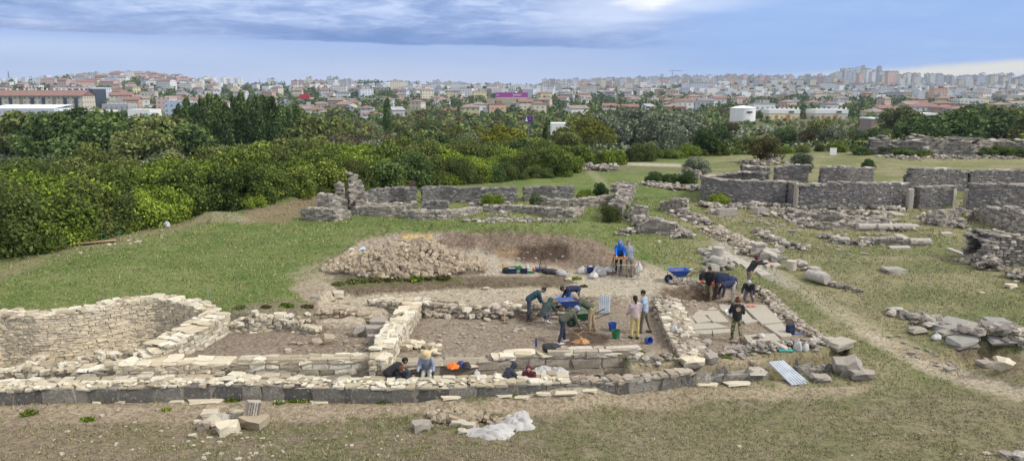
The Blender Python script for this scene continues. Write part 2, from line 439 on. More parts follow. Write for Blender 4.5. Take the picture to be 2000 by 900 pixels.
# ------------------------------------------------------------------ the ground sheet
def axis(lo, a, b, hi, s, g):
    core = list(np.arange(a, b, s)); st = s; v = b; R = []
    while v < hi: R.append(v); st *= g; v += st
    R.append(hi); st = s; v = a; L = []
    while v > lo: st *= g; v -= st; L.append(v)
    return np.array(sorted(L) + core + R)
def make_ground():
    xs = axis(-3300, -19, 20, 3300, .085, 1.022)
    ya = list(axis(-300, 17.5, 38, 38.001, .085, 1.06)[:-1])
    v = ya[-1]; st = .085
    while v < 3300:
        st = max(.085 * (1 + (v - 38) * .045), .0) if v < 600 else st * 1.02
        v += st; ya.append(v)
    ys = np.array(ya)
    X, Y = np.meshgrid(xs, ys)
    Z = T(X, Y)
    nx, ny = len(xs), len(ys)
    print('ground', nx, ny)
    V = np.stack([X, Y, Z], -1).reshape(-1, 3)
    i = np.arange(nx - 1)[None] + (np.arange(ny - 1) * nx)[:, None]
    L = np.stack([i, i + 1, i + 1 + nx, i + nx], -1).reshape(-1)
    me = fast_mesh('ground', V, L, np.full((nx - 1) * (ny - 1), 4), M['ground'], smooth=True)
    # --- what grows or lies where
    x, y, z = X.ravel(), Y.ravel(), Z.ravel()
    px, py = proj(x, y, z)
    nA = fbm(x * .5, y * .5, 31); nB = fbm(x * 2.5, y * 2.5, 33); nC = fbm(x * .12, y * .12, 35)
    def L3(a, b, t): return np.asarray(a)[None] * (1 - t)[:, None] + np.asarray(b)[None] * t[:, None]
    green = L3((.088, .145, .032), (.155, .195, .062), sst(.3, .7, nA * .6 + nC * .4))
    right = L3((.15, .17, .07), (.25, .23, .13), sst(.38, .66, nA))
    c = L3((0, 0, 0), (1, 1, 1), np.zeros(len(x)))
    wr = sst(1250, 1420, px + (py - 450) * .3)
    c = green * (1 - wr)[:, None] + right * wr[:, None]
    g = np.ones(len(x))
    far = sst(120, 160, y)
    c = c * (1 - far)[:, None] + L3((.06, .085, .035), (.13, .125, .065), sst(.3, .7, nC)) * far[:, None]
    farb = sst(450, 800, y); c = c * (1 - farb)[:, None] + L3((.06, .08, .04), (.16, .15, .11), sst(.4, .6, fbm(x * .02, y * .02, 77))) * farb[:, None]
    # foreground dry turf
    fg = sst(740, 790, py + (nB - .5) * 40)
    fgc = L3((.215, .172, .125), (.125, .125, .06), sst(.50, .66, nA * .55 + nB * .45))
    fgr = L3((.225, .192, .13), (.135, .14, .068), sst(.46, .68, nA * .6 + nB * .4))
    wr2 = sst(900, 1300, px)
    fc = fgc * (1 - wr2)[:, None] + fgr * wr2[:, None]
    c = c * (1 - fg)[:, None] + fc * fg[:, None]
    near = (y > 14) & (y < 130)
    def paint(poly, col, feather=6, amt=1., gg=0., rough=14, sd=0):
        nonlocal c, g
        P = np.array(poly, float)
        lo = P.min(0) - 60; hi = P.max(0) + 60
        k = near & (px > lo[0]) & (px < hi[0]) & (py > lo[1]) & (py < hi[1])
        s = sdf(poly, px[k], py[k] ) + (nB[k] - .5) * rough + (nA[k] - .5) * rough
        w = (1 - sst(-feather, feather, s)) * amt
        c[k] = c[k] * (1 - w)[:, None] + np.asarray(col)[None] * w[:, None] * (.85 + .3 * nB[k])[:, None]
        g[k] = g[k] * (1 - w) + gg * w
    # bare soil strip before the block wall
    paint([(-80, 778), (560, 776), (900, 778), (1180, 758), (1500, 752), (1700, 745), (1690, 775), (1400, 790), (1050, 800), (900, 812), (560, 822), (0, 830), (-80, 830)], (.36, .29, .21), 10, .85, .25, 34)
    paint([(-80, 800), (200, 800), (520, 860), (300, 910), (-80, 910)], (.25, .19, .14), 40, .5, .5, 60)
    paint([(1350, 780), (2050, 790), (2050, 910), (1300, 910)], (.20, .18, .10), 60, .45, .9, 60)
    # trodden paths, spoil heap and painted-in shade
    paint([(560, 560), (620, 540), (700, 468), (760, 455), (1010, 455), (1150, 468), (1260, 515), (1390, 560), (1400, 590), (1280, 610), (600, 650), (610, 600)], (.31, .255, .19), 5, 1, 0, 10)
    paint([(640, 560), (690, 545), (1100, 545), (1290, 545), (1290, 600), (1100, 575), (900, 595), (700, 640), (610, 650), (620, 590)], (.40, .345, .26), 4, .9, 0, 8)
    paint([(900, 490), (1000, 488), (1020, 512), (1200, 530), (1380, 545), (1290, 590), (1150, 560), (1100, 545), (950, 540)], (.38, .335, .265), 8, .8, 0, 12)
    paint([(1140, 545), (1290, 520), (1380, 560), (1350, 575), (1180, 580)], (.40, .355, .27), 14, .7, .1, 16)
    paint([(1030, 450), (1170, 468), (1255, 520), (1230, 540), (1150, 530), (1010, 512), (940, 485), (850, 480), (860, 457)], (.205, .155, .115), 7, .9, 0, 14)
    paint([(1000, 486), (1055, 478), (1110, 480), (1112, 505), (1060, 512), (1010, 508)], (.085, .058, .04), 5, .95, 0, 8)  # dug hollow has no depth here, its shade is painted as dark brown
    paint([(962, 488), (1000, 480), (1015, 492), (1005, 504), (970, 506)], (.27, .19, .115), 5, .8, 0, 8)
    paint([(700, 478), (760, 458), (870, 458), (850, 470), (760, 480)], (.33, .28, .225), 6, .9, 0, 8)
    paint([(782, 458), (845, 458), (838, 470), (790, 466)], (.52, .36, .15), 4, .95, 0, 4)
    paint([(650, 542), (700, 505), (780, 470), (850, 472), (910, 500), (948, 532), (900, 540)], (.13, .105, .08), 3, 1, 0, 4)  # heap bed painted dark to give shaded gaps between the stones
    # earth banks
    paint([(640, 548), (700, 542), (1100, 538), (1125, 552), (1095, 562), (900, 562), (800, 572), (700, 578), (660, 570)], (.15, .115, .08), 3, 1., .1, 5)
    paint([(640, 546), (730, 540), (900, 540), (900, 553), (760, 556), (655, 562)], (.11, .115, .045), 3, .8, .7, 8)
    paint([(455, 600), (560, 585), (620, 590), (630, 630), (500, 640), (450, 622)], (.20, .165, .12), 5, .9, .2, 8)
    # pit floors
    paint([(390, 720), (300, 712), (400, 660), (455, 622), (560, 632), (640, 640), (735, 640), (800, 596), (745, 700)], (.235, .19, .145), 4, 1, 0, 6)
    paint([(735, 720), (790, 630), (820, 600), (1000, 612), (1110, 600), (1290, 585), (1335, 700), (1215, 716)], (.255, .21, .16), 4, 1, 0, 6)
    paint([(1000, 600), (1110, 592), (1120, 618), (1010, 632)], (.10, .075, .052), 8, .85, 0, 10)
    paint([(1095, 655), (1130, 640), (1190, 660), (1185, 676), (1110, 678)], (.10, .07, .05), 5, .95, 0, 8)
    paint([(960, 650), (1060, 655), (1050, 670), (950, 666)], (.24, .19, .145), 8, .6, 0, 10)
    paint([(-260, 760), (-60, 700), (60, 690), (200, 650), (400, 600), (450, 640), (300, 700), (230, 720), (100, 750)], (.34, .29, .21), 4, 1, 0, 6)
    paint([(200, 780), (1230, 770), (1240, 716), (1215, 690), (200, 700)], (.36, .31, .23), 3, 1, 0, 5)
    paint([(1225, 690), (1345, 680), (1500, 665), (1640, 690), (1640, 712), (1500, 725), (1350, 735), (1230, 745)], (.33, .265, .185), 6, .9, .25, 14)
    paint([(1290, 560), (1420, 555), (1500, 585), (1590, 655), (1560, 672), (1320, 690), (1290, 600)], (.25, .20, .15), 5, 1, 0, 8)
    paint([(1285, 562), (1402, 556), (1408, 586), (1305, 592)], (.18, .135, .095), 4, .9, 0, 6)
    paint([(1410, 585), (1470, 575), (1500, 600), (1430, 605)], (.22, .165, .115), 5, .8, 0, 6)
    paint([(1475, 560), (1530, 580), (1530, 600), (1470, 590)], (.15, .115, .085), 5, .7, 0, 6)
    paint([(1150, 695), (1240, 700), (1340, 690), (1330, 705), (1225, 715)], (.12, .13, .055), 6, .6, .8, 14)
    paint([(1480, 672), (1640, 680), (1660, 700), (1560, 712), (1490, 700)], (.19, .17, .09), 8, .7, .8, 14)
    # long path to the right
    paint([(1330, 440), (1352, 440), (1420, 490), (1520, 545), (1600, 600), (1700, 665), (1790, 712), (1900, 752), (2040, 790), (2040, 770), (1900, 722), (1800, 685), (1700, 625), (1600, 570), (1500, 512), (1400, 455), (1360, 430), (1335, 430)], (.42, .36, .26), 9, .65, .2, 14)
    paint([(1655, 640), (1720, 680), (1800, 722), (1900, 758), (2040, 790), (2040, 765), (1900, 730), (1790, 688), (1700, 645)], (.41, .345, .26), 8, .75, 0, 12)
    paint([(1385, 470), (1425, 470), (1560, 560), (1530, 560), (1400, 490)], (.33, .31, .265), 5, .6, .1, 8)
    paint([(1640, 570), (1760, 610), (1880, 680), (1760, 670), (1650, 590)], (.28, .235, .15), 20, .45, .5, 24)
    paint([(1740, 680), (1850, 690), (2040, 690), (2040, 760), (1900, 722), (1800, 700)], (.27, .215, .14), 10, .7, .4, 16)
    paint([(1860, 675), (1930, 668), (1960, 700), (1870, 705)], (.16, .125, .09), 6, .8, .1, 8)
    # back meadow path and banks
    paint([(1110, 318), (1180, 316), (1330, 320), (1330, 327), (1180, 322), (1110, 322)], (.42, .37, .29), 2, .95, 0, 2)
    paint([(1120, 322), (1330, 327), (1330, 336), (1120, 338)], (.16, .15, .09), 4, .7, .8, 6)
    paint([(1140, 335), (1160, 350), (1180, 380), (1200, 380), (1180, 350), (1160, 332)], (.30, .28, .18), 4, .5, .5, 6)
    paint([(470, 436), (480, 410), (560, 392), (650, 375), (700, 365), (700, 395), (600, 410), (560, 436)], (.22, .165, .11), 5, .9, .4, 10)
    paint([(378, 436), (390, 408), (430, 402), (480, 424), (490, 434)], (.26, .23, .155), 3, .8, .5, 6)
    paint([(0, 515), (100, 490), (150, 470), (220, 458), (320, 436), (400, 420), (420, 432), (300, 462), (200, 485), (110, 500), (0, 545)], (.25, .21, .13), 10, .8, .5, 18)
    paint([(560, 540), (640, 500), (690, 490), (640, 560), (600, 570)], (.32, .27, .19), 10, .7, .3, 14)
    paint([(1240, 440), (1330, 430), (1380, 480), (1300, 480)], (.17, .19, .08), 12, .5, 1, 16)
    paint([(1700, 300), (2100, 294), (2100, 318), (1760, 318)], (.27, .25, .14), 6, .6, .7, 10)
    paint([(1540, 545), (1640, 560), (1760, 640), (1700, 640)], (.26, .23, .14), 14, .4, .6, 20)
    col = np.ones((len(x), 4), np.float32); col[:, :3] = np.clip(c, 0, 1)
    a = me.color_attributes.new('Col', 'FLOAT_COLOR', 'POINT'); a.data.foreach_set('color', col.ravel())
    b_ = me.attributes.new('Grass', 'FLOAT', 'POINT'); b_.data.foreach_set('value', g.astype(np.float32))
    o = link('ground', me); o['kind'] = 'structure'; o['label'] = 'grassy archaeological site and the plain behind it'
    return xs, ys, g.reshape(ny, nx)
GX, GY, GG = make_ground()
def grassness(x, y):
    i = np.clip(np.searchsorted(GX, x), 0, len(GX) - 1); j = np.clip(np.searchsorted(GY, y), 0, len(GY) - 1)
    return GG[j, i]
# ------------------------------------------------------------------ masonry
M['mortar'] = plain('mortar', (.25, .22, .18), .95, vary=.3, scale=3., bumpd=.02)
M['mortar_grey'] = plain('mortar_grey', (.13, .125, .12), .95, vary=.3, scale=3., bumpd=.02)
M['mortar_pale'] = plain('mortar_pale', (.50, .45, .34), .95, vary=.2, scale=3., bumpd=.02)
class Line:
    def __init__(s, P):   # P: (x,y,zt,zb)
        s.P = np.array(P, float)
        d = np.hypot(np.diff(s.P[:, 0]), np.diff(s.P[:, 1]))
        s.S = np.concatenate([[0], np.cumsum(d)]); s.len = s.S[-1]
    def at(s, t):
        return [np.interp(t, s.S, s.P[:, k]) for k in range(4)]
    def tan(s, t, e=.15):
        a = np.clip(t - e, 0, s.len); b = np.clip(t + e, 0, s.len)
        x0, y0, _, _ = s.at(a); x1, y1, _, _ = s.at(b)
        dx, dy = x1 - x0, y1 - y0; n = np.hypot(dx, dy) + 1e-9
        return dx / n, dy / n
def make_wall(name, P, thick=.5, sl=.3, sh=.15, stone='grey_stone', cap=None, core='mortar', rough=.1, amp=.12, tm=T26, jit=.10, seed=1, label=None, cat='wall', group=None, capsize=None, gap=0.03, parent=None, caph=.1, single=False, capskip=0.):
    rng = np.random.default_rng(seed)
    ln = Line(P)
    C, S, A, cm = [], [], [], []
    C2, S2, A2 = [], [], []
    zmin = ln.P[:, 3].min(); zmax = ln.P[:, 2].max()
    tn = rng.uniform(0, 100)
    def top(t):
        x, y, zt, zb = ln.at(t)
        w = (vnoise(np.asarray(t) / 1.1 + tn, 0 * np.asarray(t)) - .5) + .6 * (vnoise(np.asarray(t) / .4 + tn, 5 + 0 * np.asarray(t)) - .5)
        return zt + w * amp
    zc = zmin - .1
    while zc < zmax + amp:
        h = sh * rng.uniform(.75, 1.3)
        if single: h = zmax - zc - .07
        for off, face in ((0., 0), (thick, 1)):
            t = -rng.uniform(0, sl)
            while t < ln.len:
                L = sl * rng.uniform(.5, 1.6)
                tc = min(max(t + L / 2, 0), ln.len)
                x, y, zt, zb = ln.at(tc)
                if zc + h * .5 < top(tc) and zc + h > zb - .12:
                    dx, dy = ln.tan(tc)
                    dd = min(thick * .5, sl * rng.uniform(.6, 1.))
                    o = dd / 2 - rng.uniform(-.02, .02) * (1 + rough * 3)
                    if face: o = thick - o
                    L2 = min(L, ln.len * 1.02)
                    C.append((x - dy * o, y + dx * o, zc + h / 2)); S.append((L2 * (1 - gap), dd, h * (1 - gap * 1.3)))
                    A.append(math.atan2(dy, dx) + rng.normal(0, .03 + rough * .2))
                t += L
        # the two ends
        for te in (0., ln.len):
            o = rng.uniform(0, .1)
            while o < thick - .05:
                L = sl * rng.uniform(.5, 1.2); x, y, zt, zb = ln.at(te)
                if zc + h * .5 < top(te) and zc + h > zb - .12:
                    dx, dy = ln.tan(te); oc = min(o + L / 2, thick - .05); sg = 1 if te == 0 else -1
                    C.append((x - dy * oc + dx * sg * .1, y + dx * oc + dy * sg * .1, zc + h / 2)); S.append((.25, L * .95, h * .95)); A.append(math.atan2(dy, dx) + rng.normal(0, .04))
                o += L
        zc += h if not single else 99
    # cap stones
    cs = capsize or sl * 1.05
    t = 0.
    while t < ln.len:
        L = cs * rng.uniform(.6, 1.4); o = 0.
        while o < thick:
            wd = cs * rng.uniform(.6, 1.3); tc = min(t + rng.uniform(.3, .7) * L, ln.len)
            oc = min(o + wd / 2, thick - .04); dx, dy = ln.tan(tc); x, y, zt, zb = ln.at(tc)
            if top(tc) > zb + .02 and rng.random() >= capskip:
                C2.append((x - dy * oc, y + dx * oc, top(tc) - caph * .35 + rng.normal(0, .012 + rough * .1))); S2.append((L * rng.uniform(.9, 1.1), wd * rng.uniform(.9, 1.1), caph * rng.uniform(.6, 1.5))); A2.append(math.atan2(dy, dx) + rng.normal(0, .1 + rough))
            o += wd
        t += L
    parts = []; n = len(C)
    if n:
        tilt = rand_rot(n, .02 + rough * .25, rng); Rz = rotz_m(A)
        Rt = tilt.copy(); az = np.zeros(n)
        # tilt without the random spin
        q = rng.normal(0, .01 + rough * .12, (n, 2)); Rx = np.repeat(np.eye(3)[None], n, 0); Rx[:, 0, 2] = q[:, 0]; Rx[:, 2, 0] = -q[:, 0]; Rx[:, 1, 2] = q[:, 1]; Rx[:, 2, 1] = -q[:, 1]
        parts.append((*rocks(C, S, Rz @ Rx, tm, jit, rng), 0))
    if C2:
        n2 = len(C2); q = rng.normal(0, .02 + rough * .2, (n2, 2)); Rx = np.repeat(np.eye(3)[None], n2, 0); Rx[:, 0, 2] = q[:, 0]; Rx[:, 2, 0] = -q[:, 0]; Rx[:, 1, 2] = q[:, 1]; Rx[:, 2, 1] = -q[:, 1]
        parts.append((*rocks(C2, S2, rotz_m(A2) @ Rx, tm, jit, rng), 1))
    # core
    ts = np.linspace(0, ln.len, max(2, int(ln.len / .25) + 1)); V = []; F = []
    for t in ts:
        x, y, zt, zb = ln.at(t); dx, dy = ln.tan(t); zz = max(top(t) - .05, zb - .1)
        if t == ts[0]: x += dx * .06; y += dy * .06
        if t == ts[-1]: x -= dx * .06; y -= dy * .06
        a, b = .05, thick - .05
        V += [(x - dy * a, y + dx * a, zb - .3), (x - dy * b, y + dx * b, zb - .3), (x - dy * b, y + dx * b, zz), (x - dy * a, y + dx * a, zz)]
    for i in range(len(ts) - 1):
        for k in range(4):
            F.append([i * 4 + k, i * 4 + (k + 1) % 4, (i + 1) * 4 + (k + 1) % 4, (i + 1) * 4 + k])
    e = (len(ts) - 1) * 4
    F += [[3, 2, 1, 0], [e, e + 1, e + 2, e + 3]]
    parts.append((np.array(V), np.array(F).ravel(), np.full(len(F), 4), 2))
    V, L, Sz, mi = join(parts)
    o0 = np.array([ln.P[:, 0].mean(), ln.P[:, 1].mean(), zmin]); V = V - o0
    o = link(name, fast_mesh(name, V, L, Sz, [M[stone], M[cap or stone], M[core]], mi), parent)
    o.location = Vector(o0)
    if label: tag(o, label, cat, group)
    return o
_sd = [100]
def px_wall(name, pts, label=None, **k):
    if k.get('stone') == 'grey_stone': pts = [(a, b, t - 2.5) for a, b, t in pts]
    """pts: (px, py base, py top) on the ground as photographed; smooth curve allowed"""
    P = []
    for a, b, t in pts:
        p = g1(a, b); q = AT(a, t, p.y); P.append((p.x, p.y, q.z, p.z))
    _sd[0] += 1
    return make_wall(name, P, seed=k.pop('seed', _sd[0]), label=label, **k)
def top_wall(name, pts, zb, label=None, **k):
    """pts: (px, py, z) along the near top edge"""
    P = [W(a, b, z) + (z, zb) for a, b, z in pts]
    _sd[0] += 1
    return make_wall(name, P, seed=k.pop('seed', _sd[0]), label=label, **k)
def rubble(name, pts, width, height, size=.28, n=None, stone='ruin_stone', label=None, cat='rubble wall', group=None, z0=None, flat=.6, seed=None, edge=.5, tm=T26R, jit=.14, dens=1., end=1.):
    """a low tumbled line of stones over the ground along photo pixels (px,py)"""
    _sd[0] += 1; rng = np.random.default_rng(seed or _sd[0])
    if z0 is None: P = [tuple(g1(a, b)) for a, b in pts]
    else: P = [(*W(a, b, z0), z0) for a, b in pts]
    if P[0][1] > 33: size *= .72; height *= .85
    ln = Line([p + (0,) if len(p) == 3 else p for p in P])
    area = ln.len * width
    n = n or int(dens * area * (1.0 + height / size) * 1.5 / (size * size))
    n = min(n, 2600)
    t = rng.uniform(0, ln.len, n); o = np.clip(rng.normal(0, .36, n), -.8, .8)
    x, y, _, _ = ln.at(t); dx, dy = ln.tan(t)
    x = x - dy * o * width; y = y + dx * o * width
    hh = height * np.clip(1 - (np.abs(o) / .8) ** 2, 0, 1) * (.55 + .9 * vnoise(t / .9, t * 0 + _sd[0]))
    z = T(x, y) if z0 is None else np.full(n, z0) if not np.isscalar(z0) else np.full(n, float(z0))
    z = z + hh * rng.uniform(.0, 1.0, n) ** .6
    s = size * np.clip(rng.lognormal(-.1, .38, n), .3, 1.55)
    S = np.stack([s * rng.uniform(.8, 1.5, n), s * rng.uniform(.7, 1.1, n), s * rng.uniform(.4, .8, n) * flat * 1.4], -1)
    R = rotz_m(rng.uniform(0, 2 * PI, n)); q = rng.normal(0, .22, (n, 2)); Rx = np.repeat(np.eye(3)[None], n, 0)
    Rx[:, 0, 2] = q[:, 0]; Rx[:, 2, 0] = -q[:, 0]; Rx[:, 1, 2] = q[:, 1]; Rx[:, 2, 1] = -q[:, 1]
    C = np.stack([x, y, z + S[:, 2] * .15], -1)
    c0 = C.mean(0); V, L, Sz = rocks(C - c0, S, R @ Rx, tm, jit, rng)
    o = link(name, fast_mesh(name, V, L, Sz, M[stone]), None); o.location = Vector(c0)
    if label: tag(o, label, cat, group)
    return o
far = dict(sl=.26, sh=.11, tm=T8, jit=.09, core='mortar_grey', thick=.6)
# ---- the curved wall on the left and the room walls
top_wall('curved_stone_wall', [(-190, 640, .8), (-60, 622, .8), (0, 615, .82), (70, 617, .82), (150, 609, .85), (215, 598, .88), (250, 588, .95), (300, 583, .98), (345, 590, .9), (382, 606, .75), (402, 614, .6)], -1.4,
         'tall curved pale stone wall bending round the left of the dig', sl=.24, sh=.10, thick=.75, stone='apse_stone', cap='pale_stone', core='mortar_pale', rough=.08, amp=.12, jit=.10, gap=.01, capsize=.36, caph=.12)
top_wall('stone_wall', [(283, 702, .25), (330, 676, .55), (390, 643, .75), (447, 613, .8)], -.1,
         'slanting pale wall with a mortared top between the curved wall and left room', sl=.26, sh=.15, thick=.95, stone='pale_stone', cap='cap_stone', core='mortar_pale', amp=.04, capsize=.4, caph=.05, rough=.04)
top_wall('stone_wall', [(226, 714, .2), (330, 712, .22), (425, 711, .2)], -.8,
         'short cream-topped wall at the front left, dark face to the trench', sl=.28, sh=.16, thick=.6, stone='apse_stone', cap='cap_stone', core='mortar_pale', amp=.05, capsize=.5, rough=.05)
top_wall('stone_wall', [(458, 708, .22), (560, 706, .24), (660, 705, .24), (735, 701, .25)], -.8,
         'straight cream-topped wall closing the front of the left room', sl=.55, sh=.24, thick=.55, stone='pale_stone', cap='cap_stone', core='mortar_pale', amp=.04, capsize=.5, rough=.04, seed=33)
top_wall('stone_wall', [(757, 706, .3), (772, 668, .6), (800, 622, .7), (822, 592, .62)], -.1,
         'pale wall running away between the two sunken rooms, water bottle on it', sl=.26, sh=.14, thick=.62, stone='pale_stone', cap='cap_stone', core='mortar_pale', amp=.05, capsize=.45, caph=.09, rough=.06)
top_wall('stone_wall', [(722, 586, .52), (760, 588, .55), (800, 590, .55), (850, 592, .5), (905, 603, .42), (1000, 602, .40), (1060, 600, .38), (1112, 597, .42)], -.05,
         'rough low wall along the back of the central dug room', sl=.34, sh=.18, thick=.55, stone='rubble_stone', cap='pale_stone', amp=.14, capsize=.38, caph=.16, rough=.35, jit=.16, tm=T26R)
rubble('rubble_slope', [(830, 611), (900, 615), (1000, 617)], .55, .18, .2, stone='rubble_stone', label='stones tumbled at the foot of the back wall, beside two leaning tools', cat='rubble')
top_wall('stone_wall', [(955, 700, .12), (1020, 694, .18), (1120, 692, .2), (1222, 690, .2)], -.8,
         'low pale wall in front of the central room, bags lying on it', sl=.75, sh=.28, thick=.6, stone='rubble_stone', cap='cap_stone', amp=.06, capsize=.55, rough=.06)
top_wall('stone_ledge', [(772, 720, -.1), (860, 716, -.12), (955, 712, -.12)], -.8,
         'pale stone ledge under the seated man in the straw hat', sl=.9, sh=.3, thick=.9, stone='rubble_stone', cap='cap_stone', amp=.03, capsize=.8, rough=.04, cat='ledge')
top_wall('rubble_wall', [(452, 630, .45), (500, 624, .55), (535, 620, .5), (575, 628, .42), (608, 640, .3)], -.05,
         'dry wall of loose pale stones at the back of the left room', sl=.27, sh=.19, thick=.5, stone='pale_stone', cap='pale_stone', amp=.2, rough=.6, jit=.22, tm=T26R, capsize=.25, caph=.2)
top_wall('rubble_wall', [(596, 620, .35), (640, 612, .45), (690, 610, .48), (722, 616, .4)], -.05,
         'dark brown rubble face below the trodden path in the left room', sl=.22, sh=.14, thick=.4, stone='heap_stone', cap='heap_stone', amp=.1, rough=.6, jit=.2, tm=T26R, caph=.12)
top_wall('stone_wall', [(1280, 583, .42), (1288, 612, .38), (1302, 650, .32), (1330, 694, .22)], -.05,
         'broad rough wall on the right side of the central room', sl=.24, sh=.13, thick=.95, stone='rubble_stone', cap='pale_stone', amp=.08, capsize=.3, caph=.12, rough=.3, jit=.14)
# ---- the long wall of big dark blocks
_bt = [(-120, 764, -.12), (0, 762, -.12), (140, 759, -.12), (300, 754, -.1), (420, 750, -.1), (545, 752, -.12), (700, 757, -.12), (900, 755, -.12), (1000, 752, -.1), (1115, 748, -.08)]
top_wall('block_wall', _bt, -.75, 'long front wall of huge dark weathered blocks with a cream rubble top', sl=1.15, sh=.62, thick=.95, stone='dark_block', cap='pale_stone', core='mortar', amp=.08, capsize=.36, caph=.08, rough=.08, jit=.05, gap=.004, seed=8, single=True, capskip=.08)
top_wall('block_wall', [(1119, 748, -.08), (1180, 744, -.06), (1300, 736, -.04), (1352, 732, -.02)], -.75, 'dark block wall with earth on top, right of the long front wall', sl=.75, sh=.55, thick=.4, stone='dark_block', cap='rubble_stone', core='mortar', amp=.12, capsize=.3, rough=.12, jit=.12, single=True)
_rb = rubble('rubble_band', [(-60, 756), (120, 753), (240, 750), (440, 745), (560, 746), (740, 749), (900, 747), (1110, 743)], .34, .05, .14, stone='cap_stone', z0=-.11, label='flat cream rubble spread along the top of the front wall', cat='rubble', dens=.35, flat=.4); _rb['kind'] = 'stuff'; del _rb['category']
_rw = dict(sl=.32, sh=.2, thick=.5, stone='pale_stone', cap='pale_stone', rough=.5, jit=.2, tm=T26R, capsize=.34, caph=.16, amp=.16)
top_wall('rubble_wall', [(-160, 732, -.35), (-60, 732, -.35), (30, 728, -.4), (90, 722, -.35), (150, 720, -.25)], -1.2, 'low ruined wall of pale stones below the curved wall', **_rw)
top_wall('rubble_wall', [(48, 728, -.5), (72, 708, -.5), (96, 692, -.55)], -1.2, 'short spur of pale stones climbing to the curved wall', **_rw)
top_wall('rubble_wall', [(140, 716, -.3), (190, 702, -.35), (250, 688, -.3), (284, 676, -.1)], -1.2, 'band of pale stones between curved wall and slanting wall', **{**_rw, 'thick': .7})
top_wall('stone_block', [(148, 722, .02), (228, 720, .02)], -.6, 'thick cream-topped wall stub at the end of the low ruined wall', sl=.5, sh=.25, thick=.5, stone='pale_stone', cap='cap_stone', amp=.05, capsize=.5, cat='wall stub')
rubble('rubble_patch', [(752, 690), (780, 672), (830, 684), (862, 686)], .55, .22, .26, stone='cap_stone', z0=.0, label='pale lumpy stones in the corner beside the dividing wall', cat='rubble', dens=.9)
# ---- right room
rubble('rubble_wall', [(1285, 590), (1300, 610), (1322, 640), (1345, 680), (1360, 700)], .6, .22, .2, stone='rubble_stone', label='stone rubble along the left edge of the paved room', dens=.8)
rubble('rubble_wall', [(1345, 690), (1420, 690), (1500, 683), (1570, 677), (1610, 672)], .4, .2, .2, stone='ruin_stone', label='low rubble edging along the front of the paved room', dens=.8)
rubble('rubble_wall', [(1478, 566), (1500, 580), (1530, 612), (1562, 638), (1600, 662), (1645, 682)], .5, .18, .17, stone='rubble_stone', label='rubble edging on the right side of the paved room', dens=.8)
rubble('rubble_patch', [(1310, 555), (1345, 552), (1385, 555)], .26, .1, .17, stone='rubble_stone', label='scatter of small stones beside the blue wheelbarrow on open ground', cat='rubble', dens=.9)
rubble('rubble_wall', [(1225, 700), (1290, 704), (1350, 700), (1400, 694)], .5, .12, .2, stone='ruin_stone', label='weedy line of stones right of the low pale wall', dens=.5)
# ---- middle distance: the low apse ruins
px_wall('curved_ruin_wall', [(590, 430, 403), (620, 433, 410), (655, 433, 413), (684, 425, 408)], 'low rounded grey wall at the left end of the far ruins', stone='ruin_stone', amp=.25, **far)
px_wall('ruin_wall', [(622, 418, 385), (645, 418, 382), (668, 416, 392)], 'broken grey wall stub behind the low rounded wall', stone='ruin_stone', amp=.6, **far)
px_wall('ruin_tower', [(654, 412, 388), (659, 412, 360), (668, 412, 362), (674, 412, 392)], 'thin stump of masonry with ivy left of the tall spire', stone='ruin_stone', amp=.3, cat='ruin', **far)
px_wall('ruin_tower', [(686, 410, 378), (690, 410, 341), (700, 410, 343), (708, 410, 366), (716, 410, 388)], 'tallest spire of broken grey masonry among the far ruins', stone='ruin_stone', amp=.35, cat='ruin', **far)
px_wall('ruin_wall', [(716, 404, 385), (735, 400, 371), (762, 398, 369), (794, 398, 370)], 'grey ruined wall right of the tall spire', stone='grey_stone', amp=.2, **far)
px_wall('wall_pier', [(796, 402, 371), (811, 402, 371)], 'square grey pier beside the brown information board', stone='grey_stone', amp=.05, cat='pier', **far)
px_wall('ruin_wall', [(828, 397, 369), (860, 396, 367), (900, 396, 370), (925, 396, 366), (950, 396, 370), (1008, 396, 370)], 'long straight grey wall in the middle of the far ruins', stone='grey_stone', amp=.15, **far)
px_wall('ruin_wall', [(690, 421, 404), (740, 424, 404), (788, 423, 404)], 'low grey wall below the tall spire', stone='ruin_stone', amp=.15, **far)
px_wall('ruin_wall', [(700, 412, 395), (750, 410, 398), (812, 408, 396)], 'tumbled inner wall between the spire and the pier', stone='ruin_stone', amp=.35, **far)
px_wall('curved_ruin_wall', [(785, 427, 411), (820, 430, 414), (860, 429, 414), (900, 425, 412), (942, 414, 405)], 'low bowed wall below the long straight wall', stone='ruin_stone', amp=.12, **far)
px_wall('ruin_wall', [(826, 413, 397), (872, 413, 397)], 'short squared block of grey wall left of the grass gap', stone='grey_stone', amp=.08, **far)
px_wall('ruin_wall', [(918, 404, 398), (960, 403, 396), (990, 404, 397)], 'knee-high grey wall in front of the long straight wall', stone='ruin_stone', amp=.1, **far)
px_wall('curved_ruin_wall', [(945, 414, 404), (1000, 415, 403), (1035, 417, 405), (1080, 425, 409), (1120, 426, 411), (1140, 420, 408)], 'low curved wall closing the right half of the far ruins', stone='ruin_stone', amp=.12, **far)
px_wall('ruin_wall', [(1045, 406, 388), (1090, 408, 388), (1140, 408, 390)], 'rough grey wall behind the low curved wall', stone='ruin_stone', amp=.3, **far)
px_wall('wall_pier', [(1026, 393, 370), (1037, 393, 370)], 'grey pier at the left of the stepped wall', stone='grey_stone', amp=.02, cat='pier', **far)
px_wall('stepped_wall', [(1040, 389, 368), (1081, 388, 367), (1082, 388, 376), (1093, 388, 376), (1094, 388, 368), (1118, 388, 368)], 'stepped grey wall with a notch in its top', stone='grey_stone', amp=.04, **far)
